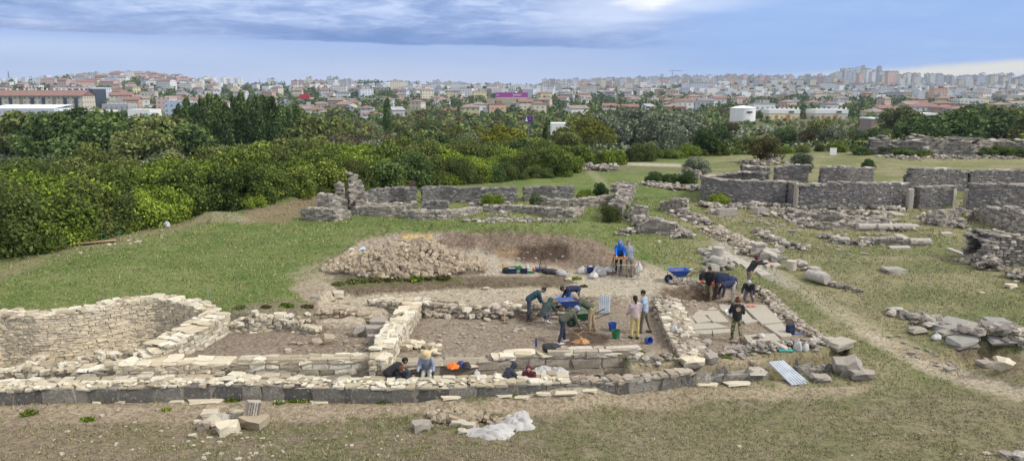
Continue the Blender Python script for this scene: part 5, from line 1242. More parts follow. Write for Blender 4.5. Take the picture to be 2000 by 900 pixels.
# grass blades and weeds close to the camera
def grass_blades():
    rng = np.random.default_rng(81); n = 150000
    y = np.exp(rng.uniform(np.log(16.5), np.log(62), n)); x = rng.uniform(-.78, .78, n) * y
    g = grassness(x, y); cl = fbm(x * 1.4, y * 1.4, 91, 3)
    k = (rng.random(n) < g * 1.2) & (cl + .25 * g > .58)
    x, y = x[k], y[k]; z = T(x, y); n = len(x)
    h = rng.uniform(.025, .075, n) * (1 + (y - 20) / 50) * (.7 + cl[k]); a = rng.uniform(0, 2 * PI, n); w = rng.uniform(.012, .022, n) * (1 + (y - 18) / 28)
    lean = rng.normal(0, .5, (n, 2)) * h[:, None]
    V = np.zeros((n, 3, 3)); V[:, 0] = np.stack([x - np.cos(a) * w, y - np.sin(a) * w, z - .01], -1); V[:, 1] = np.stack([x + np.cos(a) * w, y + np.sin(a) * w, z - .01], -1)
    V[:, 2] = np.stack([x + lean[:, 0], y + lean[:, 1], z + h], -1)
    ppx, ppy = proj(x, y, z); fgm = ((ppy > 735) | (ppx > 1380)) & (rng.random(n) < .86)
    m, nt, b = newmat('grass_blade'); gg = geo(nt)
    m2, nt2, b2 = newmat('straw_blade'); g2 = geo(nt2)
    nt2.links.new(ramp(nt2, g2.outputs['Random Per Island'], [(0, (.19, .175, .09)), (.6, (.28, .245, .145)), (1, (.40, .35, .23))]), b2.inputs['Base Color']); b2.inputs['Roughness'].default_value = .9
    nt.links.new(ramp(nt, gg.outputs['Random Per Island'], [(0, (.13, .18, .05)), (.45, (.20, .24, .075)), (.7, (.28, .28, .13)), (1, (.40, .36, .21))]), b.inputs['Base Color']); b.inputs['Roughness'].default_value = .9; b.inputs['Specular IOR Level'].default_value = .1
    M['grass_blade'] = m
    o = link('grass', fast_mesh('grass', V.reshape(-1, 3), np.arange(n * 3), np.full(n, 3), [m, m2], fgm.astype(int))); o['kind'] = 'stuff'; o['label'] = 'short dry grass of the meadow'
    print('blades', n)
grass_blades()
def weed(px, py, s, lab, group=None, mat='leaf_yellowgreen', n=170):
    p = g1(px, py); rng = np.random.default_rng(int(px * 7 + py)); m = mpp(p); R = s * m / 2
    d = rng.normal(0, 1, (n, 3)); d[:, 2] = np.abs(d[:, 2]) * .8; d /= np.linalg.norm(d, axis=1, keepdims=True)
    C = d * R * rng.uniform(.3, 1, (n, 1)) * np.array([1, .7, .42])
    V, L, S = cards(C, rng.normal(0, 1, (n, 3)), R * .17, 3.2, rng)
    o = link('weed', fast_mesh('weed', V, L, S, M[mat])); o.location = p; tag(o, lab, 'plant', group)
for (px, py, s) in ((186, 778, 26), (228, 778, 36), (320, 778, 26), (455, 782, 34), (545, 788, 26), (570, 784, 26), (590, 782, 36), (750, 786, 30), (325, 800, 22), (58, 808, 38), (170, 820, 30), (1005, 772, 18), (1160, 752, 20), (1230, 702, 30), (1250, 690, 26), (1165, 745, 16)):
    weed(px, py, s, 'green weed at the foot of the block wall', 'weeds along the block wall')
for (px, py, s) in ((690, 552, 30), (712, 550, 24), (735, 548, 34), (760, 547, 26), (785, 546, 22), (812, 545, 34), (840, 544, 24), (866, 543, 30), (660, 556, 26), (1125, 545, 22), (1140, 560, 18), (1055, 530, 20), (470, 618, 28), (560, 598, 30), (600, 600, 26), (520, 600, 24), (1160, 690, 20), (1350, 700, 20), (1420, 700, 22), (1470, 690, 18)):
    weed(px, py, s, 'weedy tuft on an excavation edge', 'weeds on the excavation edges', rnd.choice(['leaf_mid', 'leaf_yellowgreen', 'leaf_brown']), 300)
# ------------------------------------------------------------------ the town
def facade_mat(name, wall, fh=3.0, fw=3.2, win=(.17, .19, .22), frac=.34):
    m, nt, b = newmat(name)
    tc = nt.nodes.new('ShaderNodeTexCoord'); sep = nt.nodes.new('ShaderNodeSeparateXYZ'); nt.links.new(tc.outputs['Object'], sep.inputs[0])
    g = geo(nt); ns = nt.nodes.new('ShaderNodeSeparateXYZ'); nt.links.new(g.outputs['Normal'], ns.inputs[0])
    s = math_(nt, 'ADD', sep.outputs[0], math_(nt, 'ADD', sep.outputs[1], .37))
    fx = math_(nt, 'FRACT', math_(nt, 'DIVIDE', s, fw)); fz = math_(nt, 'FRACT', math_(nt, 'DIVIDE', sep.outputs[2], fh))
    wx = math_(nt, 'LESS_THAN', math_(nt, 'ABSOLUTE', math_(nt, 'SUBTRACT', fx, .5)), frac * .62)
    wz = math_(nt, 'LESS_THAN', math_(nt, 'ABSOLUTE', math_(nt, 'SUBTRACT', fz, .55)), frac * .58)
    up = math_(nt, 'LESS_THAN', math_(nt, 'ABSOLUTE', ns.outputs[2]), .5)
    w = math_(nt, 'MULTIPLY', math_(nt, 'MULTIPLY', wx, wz), up)
    oi = nt.nodes.new('ShaderNodeObjectInfo')
    c = mixc(nt, wall, tuple(q * .72 for q in wall), oi.outputs['Random'])
    n = noise(nt, tc.outputs['Object'], .15, 3); c = mixc(nt, c, tuple(q * .8 for q in wall), math_(nt, 'MULTIPLY', n, .5))
    c = mixc(nt, c, win, math_(nt, 'MULTIPLY', w, .85))
    nt.links.new(c, b.inputs['Base Color']); b.inputs['Roughness'].default_value = .8
    return m
WALLS = {'white': (0.77, 0.77, 0.76), 'cream': (0.68, 0.62, 0.49), 'grey': (0.45, 0.45, 0.46), 'pink': (0.66, 0.47, 0.41), 'orange': (0.62, 0.41, 0.29), 'yellow': (0.70, 0.62, 0.36), 'blue': (0.47, 0.56, 0.70), 'bluewhite': (0.63, 0.68, 0.75)}
for k, v in WALLS.items(): M['wall_' + k] = facade_mat('wall_' + k, v)
M['roof_red'] = plain('roof_red', (.24, .135, .11), .85, vary=.3, scale=.8)
M['roof_brown'] = plain('roof_brown', (.26, .20, .17), .85, vary=.3, scale=.8)
M['roof_grey'] = plain('roof_grey', (.35, .35, .35), .8, vary=.2, scale=.5)
M['concrete'] = plain('concrete', (.36, .34, .31), .9, vary=.2, scale=.3)
M['purple'] = plain('purple', (.30, .035, .26), .6, vary=.1, scale=.3)
M['glassdark'] = plain('glassdark', (.05, .06, .08), .3)
M['white_paint'] = plain('white_paint', (.75, .75, .73), .6, vary=.08, scale=1.)
M['steel'] = plain('steel', (.25, .26, .28), .5, .6, vary=.15)
def body_mesh(w, d, h, wall, kind):
    mb = MB(); mb.box((0, 0, h / 2 - 2), (w, d, h + 4))
    if kind == 'gable':
        for s in (-1, 1): mb.add([(s * w / 2, -d / 2, h), (s * w / 2, d / 2, h), (s * w / 2, 0, h + d * .2)], [(0, 1, 2) if s > 0 else (2, 1, 0)])
    return mb.mesh('building_walls', M['wall_' + wall])
def roof_mesh(w, d, h, roof, kind):
    mb = MB(); e = .5; r = d * .2
    if kind == 'gable':
        for s in (-1, 1):
            mb.add([(-w / 2 - e, s * (d / 2 + e), h - .15), (w / 2 + e, s * (d / 2 + e), h - .15), (w / 2 + e, 0, h + r), (-w / 2 - e, 0, h + r), (-w / 2 - e, s * (d / 2 + e), h + .1), (w / 2 + e, s * (d / 2 + e), h + .1), (w / 2 + e, 0, h + r + .25), (-w / 2 - e, 0, h + r + .25)],
                   [(0, 1, 2, 3), (4, 5, 6, 7), (0, 1, 5, 4), (1, 2, 6, 5), (3, 0, 4, 7)])
        mb.box((w * .25, d * .1, h + r * .9), (.7, .7, 1.6))
    elif kind == 'hip':
        x, y = w / 2 + e, d / 2 + e; k = max(w / 2 - d / 2, .4)
        mb.add([(-x, -y, h), (x, -y, h), (x, y, h), (-x, y, h), (-k, 0, h + r), (k, 0, h + r)], [(0, 1, 5, 4), (1, 2, 5), (2, 3, 4, 5), (3, 0, 4), (3, 2, 1, 0)])
        mb.box((w * .2, d * .1, h + r * .8), (.7, .7, 1.5))
    else:
        mb.box((0, 0, h + .2), (w + .3, d + .3, .5)); mb.box((w * .15, 0, h + 1.4), (min(4, w * .3), min(4, d * .4), 2.2))
    return mb.mesh('building_roof', M['roof_' + roof])
HP = {}
def building(x, y, w, d, h, wall, roof, kind, rz, label, cat, group=None, name='house'):
    key = (round(w), round(d), round(h), wall, roof, kind)
    if key not in HP: HP[key] = (body_mesh(*key[:3], wall, kind), roof_mesh(*key[:3], roof, kind))
    a, b = HP[key]; z = tz(x, y)
    o = link(name, a); o.location = (x, y, z); o.rotation_euler = (0, 0, rz); tag(o, label, cat, group)
    link('roof', b, o)
    return o
def bpx(px, D, w, d, h, wall, roof, kind, rz, label, cat='house', group=None, name='house', dz=0):
    o = building((px - 1000) / FPX * D * .985, D, w, d, h, wall, roof, kind, rz, label, cat, group, name); o.location.z += dz; return o
def fit(px0, px1, pyb, pyt, D, d, label, cat, mat, name, roof=None, rz=0, rh=None, z=None):
    """a block building spanning photo pixels at distance D"""
    a = AT(px0, pyb, D); b = AT(px1, pyt, D); w = b.x - a.x; h = b.z - a.z
    z0 = min(a.z, tz((a.x + b.x) / 2, D)); mb = MB(); mb.box((0, 0, h / 2 - (a.z - z0) / 2 - .5), (w, d, h + (a.z - z0) + 1))
    o = mb.build(name, M[mat], None, ((a.x + b.x) / 2, D + d / 2, a.z), rz); tag(o, label, cat)
    return o, w, h
# landmark buildings
def long_block():
    o, w, h = fit(-40, 160, 214, 187, 520, 16, 'long cream apartment block with a red tiled roof and dark stairwell strips', 'apartment block', 'wall_cream', 'apartment_block')
    mb = MB()
    for s in (-1, 1):
        mb.add([(-w / 2 - 1, s * 9, h - .1), (w / 2 + 1, s * 9, h - .1), (w / 2 + 1, 0, h + 3.6), (-w / 2 - 1, 0, h + 3.6)], [(0, 1, 2, 3)])
    mb.add([(w / 2 + .4, -8, h - .1), (w / 2 + .4, 8, h - .1), (w / 2 + .4, 0, h + 3.4)], [(0, 1, 2)])
    mb.build('roof', M['roof_red'], o)
    for i in range(9):
        mb = MB(); mb.box((-w / 2 + w * (.1 + i * .105), -8.1, h * .45), (2.2, .5, h * .8)); mb.build('stairwell', M['glassdark' if i % 3 else 'roof_brown'], o)
    for i in range(16):
        mb = MB(); mb.box((-w / 2 + w * (.05 + i * .06), 1.5 + (i % 3), h + 3.7), (.8, .8, 1.8)); mb.build('chimney', M['white_paint'], o)
long_block()
o, w, h = fit(-30, 105, 226, 212, 440, 20, 'low white workshop with a pale blue roof at the left edge', 'workshop', 'wall_bluewhite', 'workshop')
mb = MB(); mb.add([(-w / 2, -10, h), (w / 2, -10, h), (w / 2, 10, h + 1.8), (-w / 2, 10, h + 1.8)], [(0, 1, 2, 3)]); mb.build('roof', M['white_paint'], o)
fit(100, 210, 224, 216, 445, 12, 'low white shed row left of the grey apartment house', 'shed', 'white_paint', 'shed')
fit(105, 180, 186, 171, 620, 30, 'blue-grey warehouse behind the long red-roofed block', 'warehouse', 'wall_bluewhite', 'warehouse')
fit(135, 180, 192, 174, 600, 20, 'dark glass office with white bands right of the warehouse', 'office building', 'glassdark', 'office_building')
fit(200, 250, 216, 203, 480, 12, 'grey apartment house with red roof right of the sheds', 'apartment block', 'wall_grey', 'apartment_block')
fit(250, 292, 228, 214, 420, 14, 'white low building among the dark trees', 'building', 'white_paint', 'low_building')
fit(322, 358, 222, 197, 470, 14, 'pale blue house with dark blue painted shapes', 'house', 'wall_blue', 'painted_house')
fit(305, 330, 206, 190, 520, 12, 'pink-red building behind the pale blue house', 'building', 'wall_pink', 'pink_building')
o, w, h = fit(657, 784, 206, 195, 700, 20, 'long yellow factory hall with a row of windows', 'factory', 'wall_yellow', 'factory')
mb = MB(); mb.box((0, 0, h + .4), (w + 1, 21, .8)); mb.build('roof', M['roof_grey'], o)
o, w, h = fit(545, 585, 205, 195, 720, 20, 'blue-grey hall with a white roof left of the red sign building', 'hall', 'wall_blue', 'hall')
o, w, h = fit(586, 606, 208, 191, 690, 14, 'pink building with a red rooftop panel', 'building', 'wall_pink', 'pink_building')
mb = MB(); mb.box((0, -7, h + 1.), (w * .9, .6, 4.)); mb.build('sign_panel', plain('sign_red', (.55, .02, .04), .5), o)
# purple shopping hall
o, w, h = fit(967, 1031, 191, 181, 900, 40, 'long purple shopping hall with white lettering', 'shopping hall', 'purple', 'shopping_hall')
mb = MB(); mb.box((0, -.3, -2.5), (w * .98, 41.5, 5.5)); mb.build('plinth', M['wall_cream'], o)
for i in range(26):
    pass
def text(s, size, loc, mat, parent, rx=PI / 2, rz=0, name='lettering', ex=.02):
    cu = bpy.data.curves.new(name, 'FONT'); cu.body = s; cu.size = size; cu.align_x = 'CENTER'; cu.align_y = 'CENTER'; cu.extrude = ex; cu.materials.append(mat)
    t = bpy.data.objects.new(name, cu); COL.objects.link(t); t.parent = parent; t.location = loc; t.rotation_euler = (rx, 0, rz)
    bpy.context.view_layer.update(); me = bpy.data.meshes.new_from_object(t.evaluated_get(bpy.context.evaluated_depsgraph_get())); q = link(name, me, parent, loc); q.rotation_euler = (rx, 0, rz); bpy.data.objects.remove(t); return q
text('Joker', 4.6, (w * .18, -20.5, h * .55), M['white_paint'], o)
text('City', 2.2, (-w * .42, -20.5, h * .5), M['white_paint'], o)
for px0, px1, c in ((934, 943, 'pink'), (943, 951, 'grey'), (951, 960, 'pink')):
    fit(px0, px1, 191, 173.5, 1000 if c == 'pink' else 1006, 18, 'brick-red slab tower left of the purple hall' if px0 == 934 else ('grey glazed middle between the two brick-red towers' if c == 'grey' else 'second brick-red slab tower next to the purple hall'), 'tower block', 'redbrick' if c == 'pink' and 'redbrick' in M else ('roof_brown' if c == 'pink' else 'wall_bluewhite'), 'tower_block')
# left high towers in three clusters
for i, (px, w, pt) in enumerate(((396, 5, 151), (402, 5, 149), (408, 6, 150), (414, 5, 152), (434, 5, 151), (440, 6, 150), (446, 5, 153), (461, 5, 153), (467, 6, 152))):
    fit(px - w / 2, px + w / 2, 176, pt, 1500 + (i % 3) * 30, 16, 'slim white residential tower on the skyline left of centre', 'tower block', 'wall_white', 'tower_block')[0]['group'] = 'slim white towers on the left skyline'
for i in range(6):
    fit(1069 + i * 5.3, 1073.5 + i * 5.3, 176, 164 + (i % 2), 1700, 16, 'slim pale tower left of the frame building', 'tower block', 'wall_bluewhite' if i % 2 else 'wall_cream', 'tower_block')[0]['group'] = 'slim pale towers left of the frame building'
o, w, h = fit(1163, 1189, 158, 155.5, 1900, 20, 'dark flat-topped frame building alone on the skyline', 'building', 'glassdark', 'frame_building')
mb = MB(); mb.box((-w * .35, 0, -8), (w * .2, 16, 16)); mb.build('tower', M['wall_blue'], o)
for i in range(6):
    mb = MB(); mb.box((-w * .18 + i * w * .13, 0, -6), (1.2, 12, 13)); mb.build('column', M['wall_white'], o)
# white tank and tank buildings
p = AT(1450, 232, 420); mb = MB(); R = 24 / FPX * 420; h = AT(1450, 212, 420).z - p.z
mb.lathe([(R, -2), (R, h)], 28); o = mb.build('storage_tank', M['white_paint'], None, p, smooth=False); tag(o, 'round white storage tank with a shallow domed roof', 'storage tank')
mb = MB(); mb.lathe([(R * 1.02, h + .01), (R * 1.02, h + .25), (R * .6, h + 1.1), (.01, h + 1.6)], 28); mb.build('roof', M['white_paint'], o)
mb = MB(); mb.box((R * .25, -R - .02, h * .66), (3., .12, .9)); mb.build('sign_panel', M['glassdark'], o)
for (a, b, lab, mat) in ((1502, 1562, 'yellow and white tank house with roof vents', 'wall_yellow'), (1592, 1656, 'cream and white tank house behind thin trees', 'wall_cream')):
    o, w, h = fit(a, b, 236, 222, 430, 14, lab, 'tank house', mat, 'tank_house')
    mb = MB(); mb.box((0, 0, h + 1.1), (w + .4, 14.4, 2.2)); mb.build('parapet', M['white_paint'], o)
    for i in range(7):
        mb = MB(); mb.box((-w / 2 + w * (.04 + .153 * i), -6, h + 2.7), (.7, .7, 1.1)); mb.build('vent', M['white_paint'], o)
    mb = MB(); mb.box((w * .22, -7.35, h + .9), (w * .16, .15, .9)); mb.build('sign_panel', M['glassdark'], o)
    for k in (-.25, .1, .16):
        mb = MB(); mb.box((w * k, -7.1, h * .4), (1.1, .2, h * .8)); mb.build('rust_panel', plain('rust', (.45, .2, .04), .8), o)
# billboard
def billboard():
    D = 210; a = AT(1024.5, 238, D); b = AT(1040.5, 227.5, D); w = b.x - a.x; h = b.z - a.z
    z = tz((a.x + b.x) / 2, D); mb = MB(); mb.box((0, .15, 0), (w + .3, .25, h + .3)); o = mb.build('billboard', M['steel'], None, ((a.x + b.x) / 2, D, (a.z + b.z) / 2)); tag(o, 'purple billboard with a white bust on a tall pole', 'billboard')
    mb = MB(); mb.box((0, 0, 0), (w, .06, h)); mb.build('poster', plain('poster_purple', (.07, .02, .16), .5), o)
    mb = MB(); mb.lathe([(.02, -.62), (.36, -.58), (.30, -.2), (.12, -.1), (.10, .05), (.17, .2), (.15, .42), (.02, .5)], 10, (-w * .27, -.04, 0), sy=.1); mb.build('portrait', M['white_paint'], o)
    mb = MB(); [mb.box((w * .18, -.04, .3 - k * .22), (.9 - .2 * (k % 2), .02, .07)) for k in range(3)]; mb.build('print_lines', plain('print_pink', (.35, .15, .4), .6), o)
    mb = MB(); mb.tube([(0, .4, -h / 2), (0, .4, z - o.location.z - .3)], .16, 8); mb.build('pole', M['steel'], o)
billboard()
fit(1077, 1112, 249, 241, 230, 8, 'long low white roadside building right of the billboard', 'building', 'white_paint', 'low_building')
fit(1198, 1226, 246, 243, 235, 6, 'low red and white roadside roof among the willows', 'kiosk', 'sign_redw' if 'sign_redw' in M else 'roof_red', 'kiosk')
o, w, h = fit(1797, 1833, 232, 225, 300, 12, 'dark blue low warehouse with a white roof', 'warehouse', 'glassdark', 'warehouse')
mb = MB(); mb.box((0, 0, h + .3), (w + 1, 13, .7)); mb.build('roof', M['white_paint'], o)
o, w, h = fit(1702, 1728, 240, 233, 300, 10, 'maroon and white low shed left of the round tree', 'shed', 'roof_brown', 'shed')
mb = MB(); mb.box((0, 0, h + .2), (w + .4, 10.4, .5)); mb.build('roof', M['white_paint'], o)
for (a, b, pb, pt, D, d, lab, mat, c) in ((1937, 1950, 200, 184, 800, 20, 'white silo hall at the right edge', 'wall_white', 'silo'), (1950, 1966, 202, 183, 790, 20, 'brown concrete silo block', 'concrete', 'silo'), (1966, 2030, 205, 186, 780, 30, 'large raw concrete works hall', 'concrete', 'works hall'), (1925, 2040, 208, 200, 760, 14, 'low concrete wall building below the silos', 'concrete', 'building'), (1966, 1969, 200, 158, 800, 3, 'slim concrete chimney above the silos', 'concrete', 'chimney'),
    (1840, 1930, 190, 184, 900, 20, 'long low blue-grey hall before the high-rises', 'wall_bluewhite', 'hall'), (1667, 1716, 190, 177, 1000, 20, 'wide windowless grey-blue hall', 'wall_grey', 'hall'), (1875, 1922, 203, 193, 640, 14, 'white-roofed hall behind the cypresses', 'wall_white', 'hall'), (1624, 1640, 196, 184, 880, 14, 'concrete block among right-hand houses', 'concrete', 'building'), (843, 849, 205, 190, 650, 6, 'slim concrete tower before the houses', 'concrete', 'tower'), (1228, 1236, 186, 176, 1100, 12, 'round-topped ochre building at the hill foot', 'wall_orange', 'building')):
    fit(a, b, pb, pt, D, d, lab, c, mat, c.replace(' ', '_'))
# crane, masts
def mast(px, pyb, pyt, D, lab, r=.35):
    a = AT(px, pyb, D); h = AT(px, pyt, D).z - a.z; mb = MB()
    for q in range(3): mb.tube([(math.cos(q * 2.1) * r * 3, math.sin(q * 2.1) * r * 3, -4), (math.cos(q * 2.1) * r * .4, math.sin(q * 2.1) * r * .4, h)], [r * .6, r * .3], 4)
    for k in range(7): mb.box((0, 0, h * (k + .5) / 7), (r * 5 * (1 - k / 8), r * .5, r * .5)); mb.box((0, 0, h * (k + .8) / 7), (r * .5, r * 5 * (1 - k / 8), r * .5))
    o = mb.build('lattice_mast', M['steel'], None, a); tag(o, lab, 'mast'); return o
mast(18, 160, 139, 1350, 'tall lattice mast at the left edge of the skyline', .7); mast(507, 165, 154, 1700, 'small pylon on the skyline left of centre', .5); mast(1136, 166, 158, 1800, 'thin mast left of the frame building', .4); mast(1808, 158, 147, 1800, 'lattice mast among the right-hand high-rises', .9); mast(1380, 153, 144, 1950, 'thin mast above the housing estate', .4)
a = AT(1313, 154, 1950); h = AT(1313, 139, 1950).z - a.z; mb = MB(); mb.box((0, 0, h / 2 - 3), (1.2, 1.2, h + 6)); o = mb.build('tower_crane', M['steel'], None, a); tag(o, 'tower crane on the skyline with a long jib', 'crane')
mb = MB(); mb.box((8, 0, h), (34, 1., .9)); mb.build('jib', M['steel'], o)
mb = MB(); mb.tube([(0, 0, h + 3), (22, 0, h + .4)], .2, 4); mb.tube([(0, 0, h + 3), (-8, 0, h + .4)], .2, 4); mb.build('stay', M['steel'], o)
# named houses of the near town
for (px, D, w, d, h, wall, roof, kind, rz, lab) in (
    (238, 600, 20, 14, 11, 'cream', 'red', 'gable', .3, 'pale green-cream house left of the orange one'), (252, 560, 18, 12, 9, 'orange', 'red', 'gable', .2, 'orange house with a red gable roof on the left'), (278, 590, 12, 10, 9, 'white', 'brown', 'gable', .5, 'white gabled house behind the pink building'), (345, 560, 14, 12, 9, 'pink', 'red', 'gable', .1, 'pink-brown house with balconies left of the poplars'), (385, 580, 16, 12, 9, 'white', 'red', 'gable', .6, 'white gabled house seen above the poplars'), (420, 560, 26, 12, 8, 'white', 'red', 'hip', 0, 'long white house with a red roof above the poplars'),
    (615, 470, 14, 11, 5, 'white', 'red', 'hip', 0, 'red-roofed low house left of the pointed tree'), (715, 470, 12, 10, 6, 'white', 'red', 'hip', 0, 'white house with a bright red hipped roof in the middle'), (727, 455, 16, 10, 3, 'white', 'red', 'hip', .1, 'low red-roofed house beside the white one'), (685, 490, 8, 10, 6, 'white', 'grey', 'gable', 1.3, 'small white gabled house left of the red roofs'), (772, 470, 10, 10, 5, 'grey', 'grey', 'gable', .6, 'grey gabled house beside the lone poplar'),
    (880, 520, 14, 10, 4, 'cream', 'red', 'hip', 0, 'low house with an orange roof right of centre'), (918, 470, 14, 10, 7, 'yellow', 'brown', 'hip', 0, 'ochre two-storey house with a balcony'), (968, 500, 14, 12, 9, 'orange', 'red', 'flat', .3, 'bright orange building near the purple hall'), (1025, 520, 12, 11, 10, 'cream', 'red', 'gable', .2, 'tall cream house with two red roofs below the purple hall'), (1052, 500, 11, 10, 9, 'cream', 'red', 'hip', .1, 'cream apartment house with a red hipped roof'),
    (1190, 520, 11, 10, 6, 'cream', 'red', 'gable', 0, 'small house with a red roof left of the willows'), (1230, 520, 14, 10, 6, 'orange', 'red', 'gable', 0, 'orange-walled house behind the willows'), (1210, 535, 14, 10, 5, 'white', 'red', 'gable', 0, 'white house beside the orange-walled one'), (1264, 520, 12, 10, 6, 'white', 'grey', 'gable', .8, 'white gabled house right of the willows'), (1318, 560, 22, 10, 6, 'white', 'red', 'hip', 0, 'long white house with a vivid red roof'), (1338, 540, 14, 11, 9, 'white', 'red', 'hip', 0, 'white two-storey house with a vivid red roof'),
    (1590, 560, 16, 11, 7, 'white', 'red', 'hip', 0, 'white villa with red roof behind the tank houses'), (1645, 600, 26, 12, 5, 'grey', 'brown', 'gable', 0, 'grey long shed behind the tank houses'), (1725, 480, 13, 11, 6, 'bluewhite', 'red', 'gable', .2, 'blue-white house with a red roof'), (1710, 440, 14, 12, 5, 'cream', 'brown', 'hip', 0, 'pale hipped house left of the wide round tree'), (1752, 470, 11, 10, 6, 'white', 'red', 'hip', 0, 'white house with red hipped roof above the round tree'), (1776, 520, 16, 11, 7, 'cream', 'brown', 'gable', .3, 'brownish unfinished house between the red-roofed villas'), (1808, 470, 22, 12, 8, 'white', 'red', 'hip', 0, 'large white villa with a red hipped roof'), (1847, 460, 14, 10, 8, 'orange', 'red', 'hip', 0, 'terracotta-coloured house with white windows'), (1875, 450, 18, 10, 8, 'grey', 'red', 'hip', .1, 'grey house with a yellow side wing'), (1832, 900, 20, 12, 16, 'orange', 'red', 'flat', 0, 'orange apartment house with balconies')):
    bpx(px, D, w * .78, d * .8, h * .8, wall, roof, kind, rz, lab)
rr = random.Random(21)
for D0, n, keys in ((500, 12, 0), (560, 18, 0), (640, 24, 0), (730, 34, 0), (830, 42, 0), (930, 50, 0)):
    for i in range(n):
        px = -60 + 2120 * (i + rr.uniform(.1, .9)) / n; D = D0 * rr.uniform(.95, 1.05)
        if px < 200 and D < 700 or (940 < px < 1050 and D > 540): continue
        kind = rr.choice(['gable', 'hip', 'hip', 'flat']); wall = rr.choice(['white', 'white', 'cream', 'cream', 'pink', 'grey', 'yellow', 'orange', 'bluewhite'])
        bpx(px, D, rr.choice([8, 10, 12, 14]), rr.choice([8, 9]), rr.choice([4, 6, 7]) + (2 if D > 800 else 0), wall, 'grey' if kind == 'flat' else rr.choice(['red', 'brown', 'brown']), kind, rr.uniform(-.6, .6), 'small pale house in the near part of the town', 'house', 'small houses in the near part of the town')
for i in range(64):     # houses stepping up the left hill
    D = rr.uniform(1000, 1360); px = rr.uniform(150, 420) if i % 3 else rr.uniform(70, 420)
    kind = rr.choice(['gable', 'hip', 'flat'])
    bpx(px, D, rr.choice([12, 16, 20]), 12, rr.choice([8, 10, 12]), rr.choice(['white', 'white', 'cream', 'pink', 'bluewhite']), 'grey' if kind == 'flat' else rr.choice(['red', 'brown']), kind, rr.uniform(-.5, .5), 'house stepping up the hill on the left skyline', 'house', 'houses on the left hill')
for i in range(130):    # flats in the middle band
    D = rr.uniform(1000, 1650); px = rr.uniform(800, 2060) if i % 5 else rr.uniform(520, 800)
    bpx(px, D, rr.choice([10, 12, 16, 24]), 11, rr.choice([8, 11, 14]), rr.choice(['white', 'white', 'cream', 'bluewhite', 'pink', 'grey', 'cream']), rr.choice(['red', 'grey', 'grey']) if rr.random() < .4 else 'grey', 'flat', rr.uniform(-.3, .3), 'mid-rise block of flats in the middle of the town', 'apartment block', 'mid-rise flats in the town', 'apartment_block')
RH = ([1050, 1150, 1250, 1400, 1550, 1620, 1650, 1700, 1740, 1850, 1950, 2050], [160, 154, 149, 146, 147, 145, 134, 134, 142, 146, 144, 150])
for i in range(262):
    px = 1060 + 1000 * (i + rr.random()) / 262; D = rr.uniform(1520, 2080); top = np.interp(px, *RH) + (rr.uniform(-1, 4) if D > 1780 else rr.uniform(2, 13))
    if 1618 < px < 1712 or 1285 < px < 1300: top -= rr.uniform(0, 4)
    x = (px - 1000) / FPX * D; g = tz(x, D); h = AT(px, top, D).z - g
    if h < 14: h = rr.uniform(14, 22)
    h = min(h, 62)
    h = round(h / 4) * 4
    building(x, D, rr.choice([8, 10, 12]), 10, h, rr.choice(['white', 'cream', 'bluewhite', 'white', 'grey', 'pink', 'cream']), 'grey', 'flat', rr.uniform(-.25, .25), 'pale high-rise in the great housing estate on the right skyline', 'tower block', 'high-rises of the right housing estate', 'tower_block')
# everything smaller still: one mass
def far_town():
    rng = np.random.default_rng(91); n = 3000
    y = rng.uniform(900, 2050, n); u = rng.uniform(-.72, .75, n); x = u * y
    k = (fbm(x * .006, y * .008, 75) > .46) & ((u > -.33) | (y > 1180)) & ((u < -.36) | (u > -.1) | (fbm(x * .006, y * .008, 75) > .54)) & ((u > -.1) | (y < 1500)) & ((u < .03) | (y < 1700)); x, y, u = x[k], y[k], u[k]; n = len(x); z = T(x, y)
    h = rng.uniform(5, 11, n) * np.where((u > .05) & (y > 1500), 1.3, 1.)
    S = np.stack([rng.uniform(6, 14, n), rng.uniform(7, 11, n), h + 4], -1)
    V, L, Sz = rocks(np.stack([x, y, z + h / 2 - 2], -1), S, rotz_m(rng.uniform(-.5, .5, n)), T8, 0., rng)
    m, nt, b = newmat('far_building'); g = geo(nt)
    c = ramp(nt, g.outputs['Random Per Island'], [(0, (.64, .64, .64)), (.35, (.58, .56, .52)), (.5, (.56, .48, .43)), (.6, (.50, .53, .58)), (.8, (.68, .68, .68))], 'CONSTANT')
    ns = nt.nodes.new('ShaderNodeSeparateXYZ'); nt.links.new(g.outputs['Normal'], ns.inputs[0])
    c2 = ramp(nt, g.outputs['Random Per Island'], [(0, (.34, .13, .09)), (.55, (.35, .34, .34))], 'CONSTANT')
    c = mixc(nt, c, c2, math_(nt, 'GREATER_THAN', ns.outputs[2], .5))
    nt.links.new(c, b.inputs['Base Color']); b.inputs['Roughness'].default_value = .85
    o = link('distant_buildings', fast_mesh('distant_buildings', V, L, Sz, m)); o['kind'] = 'stuff'; o['label'] = 'mass of tiny far buildings filling the town'
far_town()
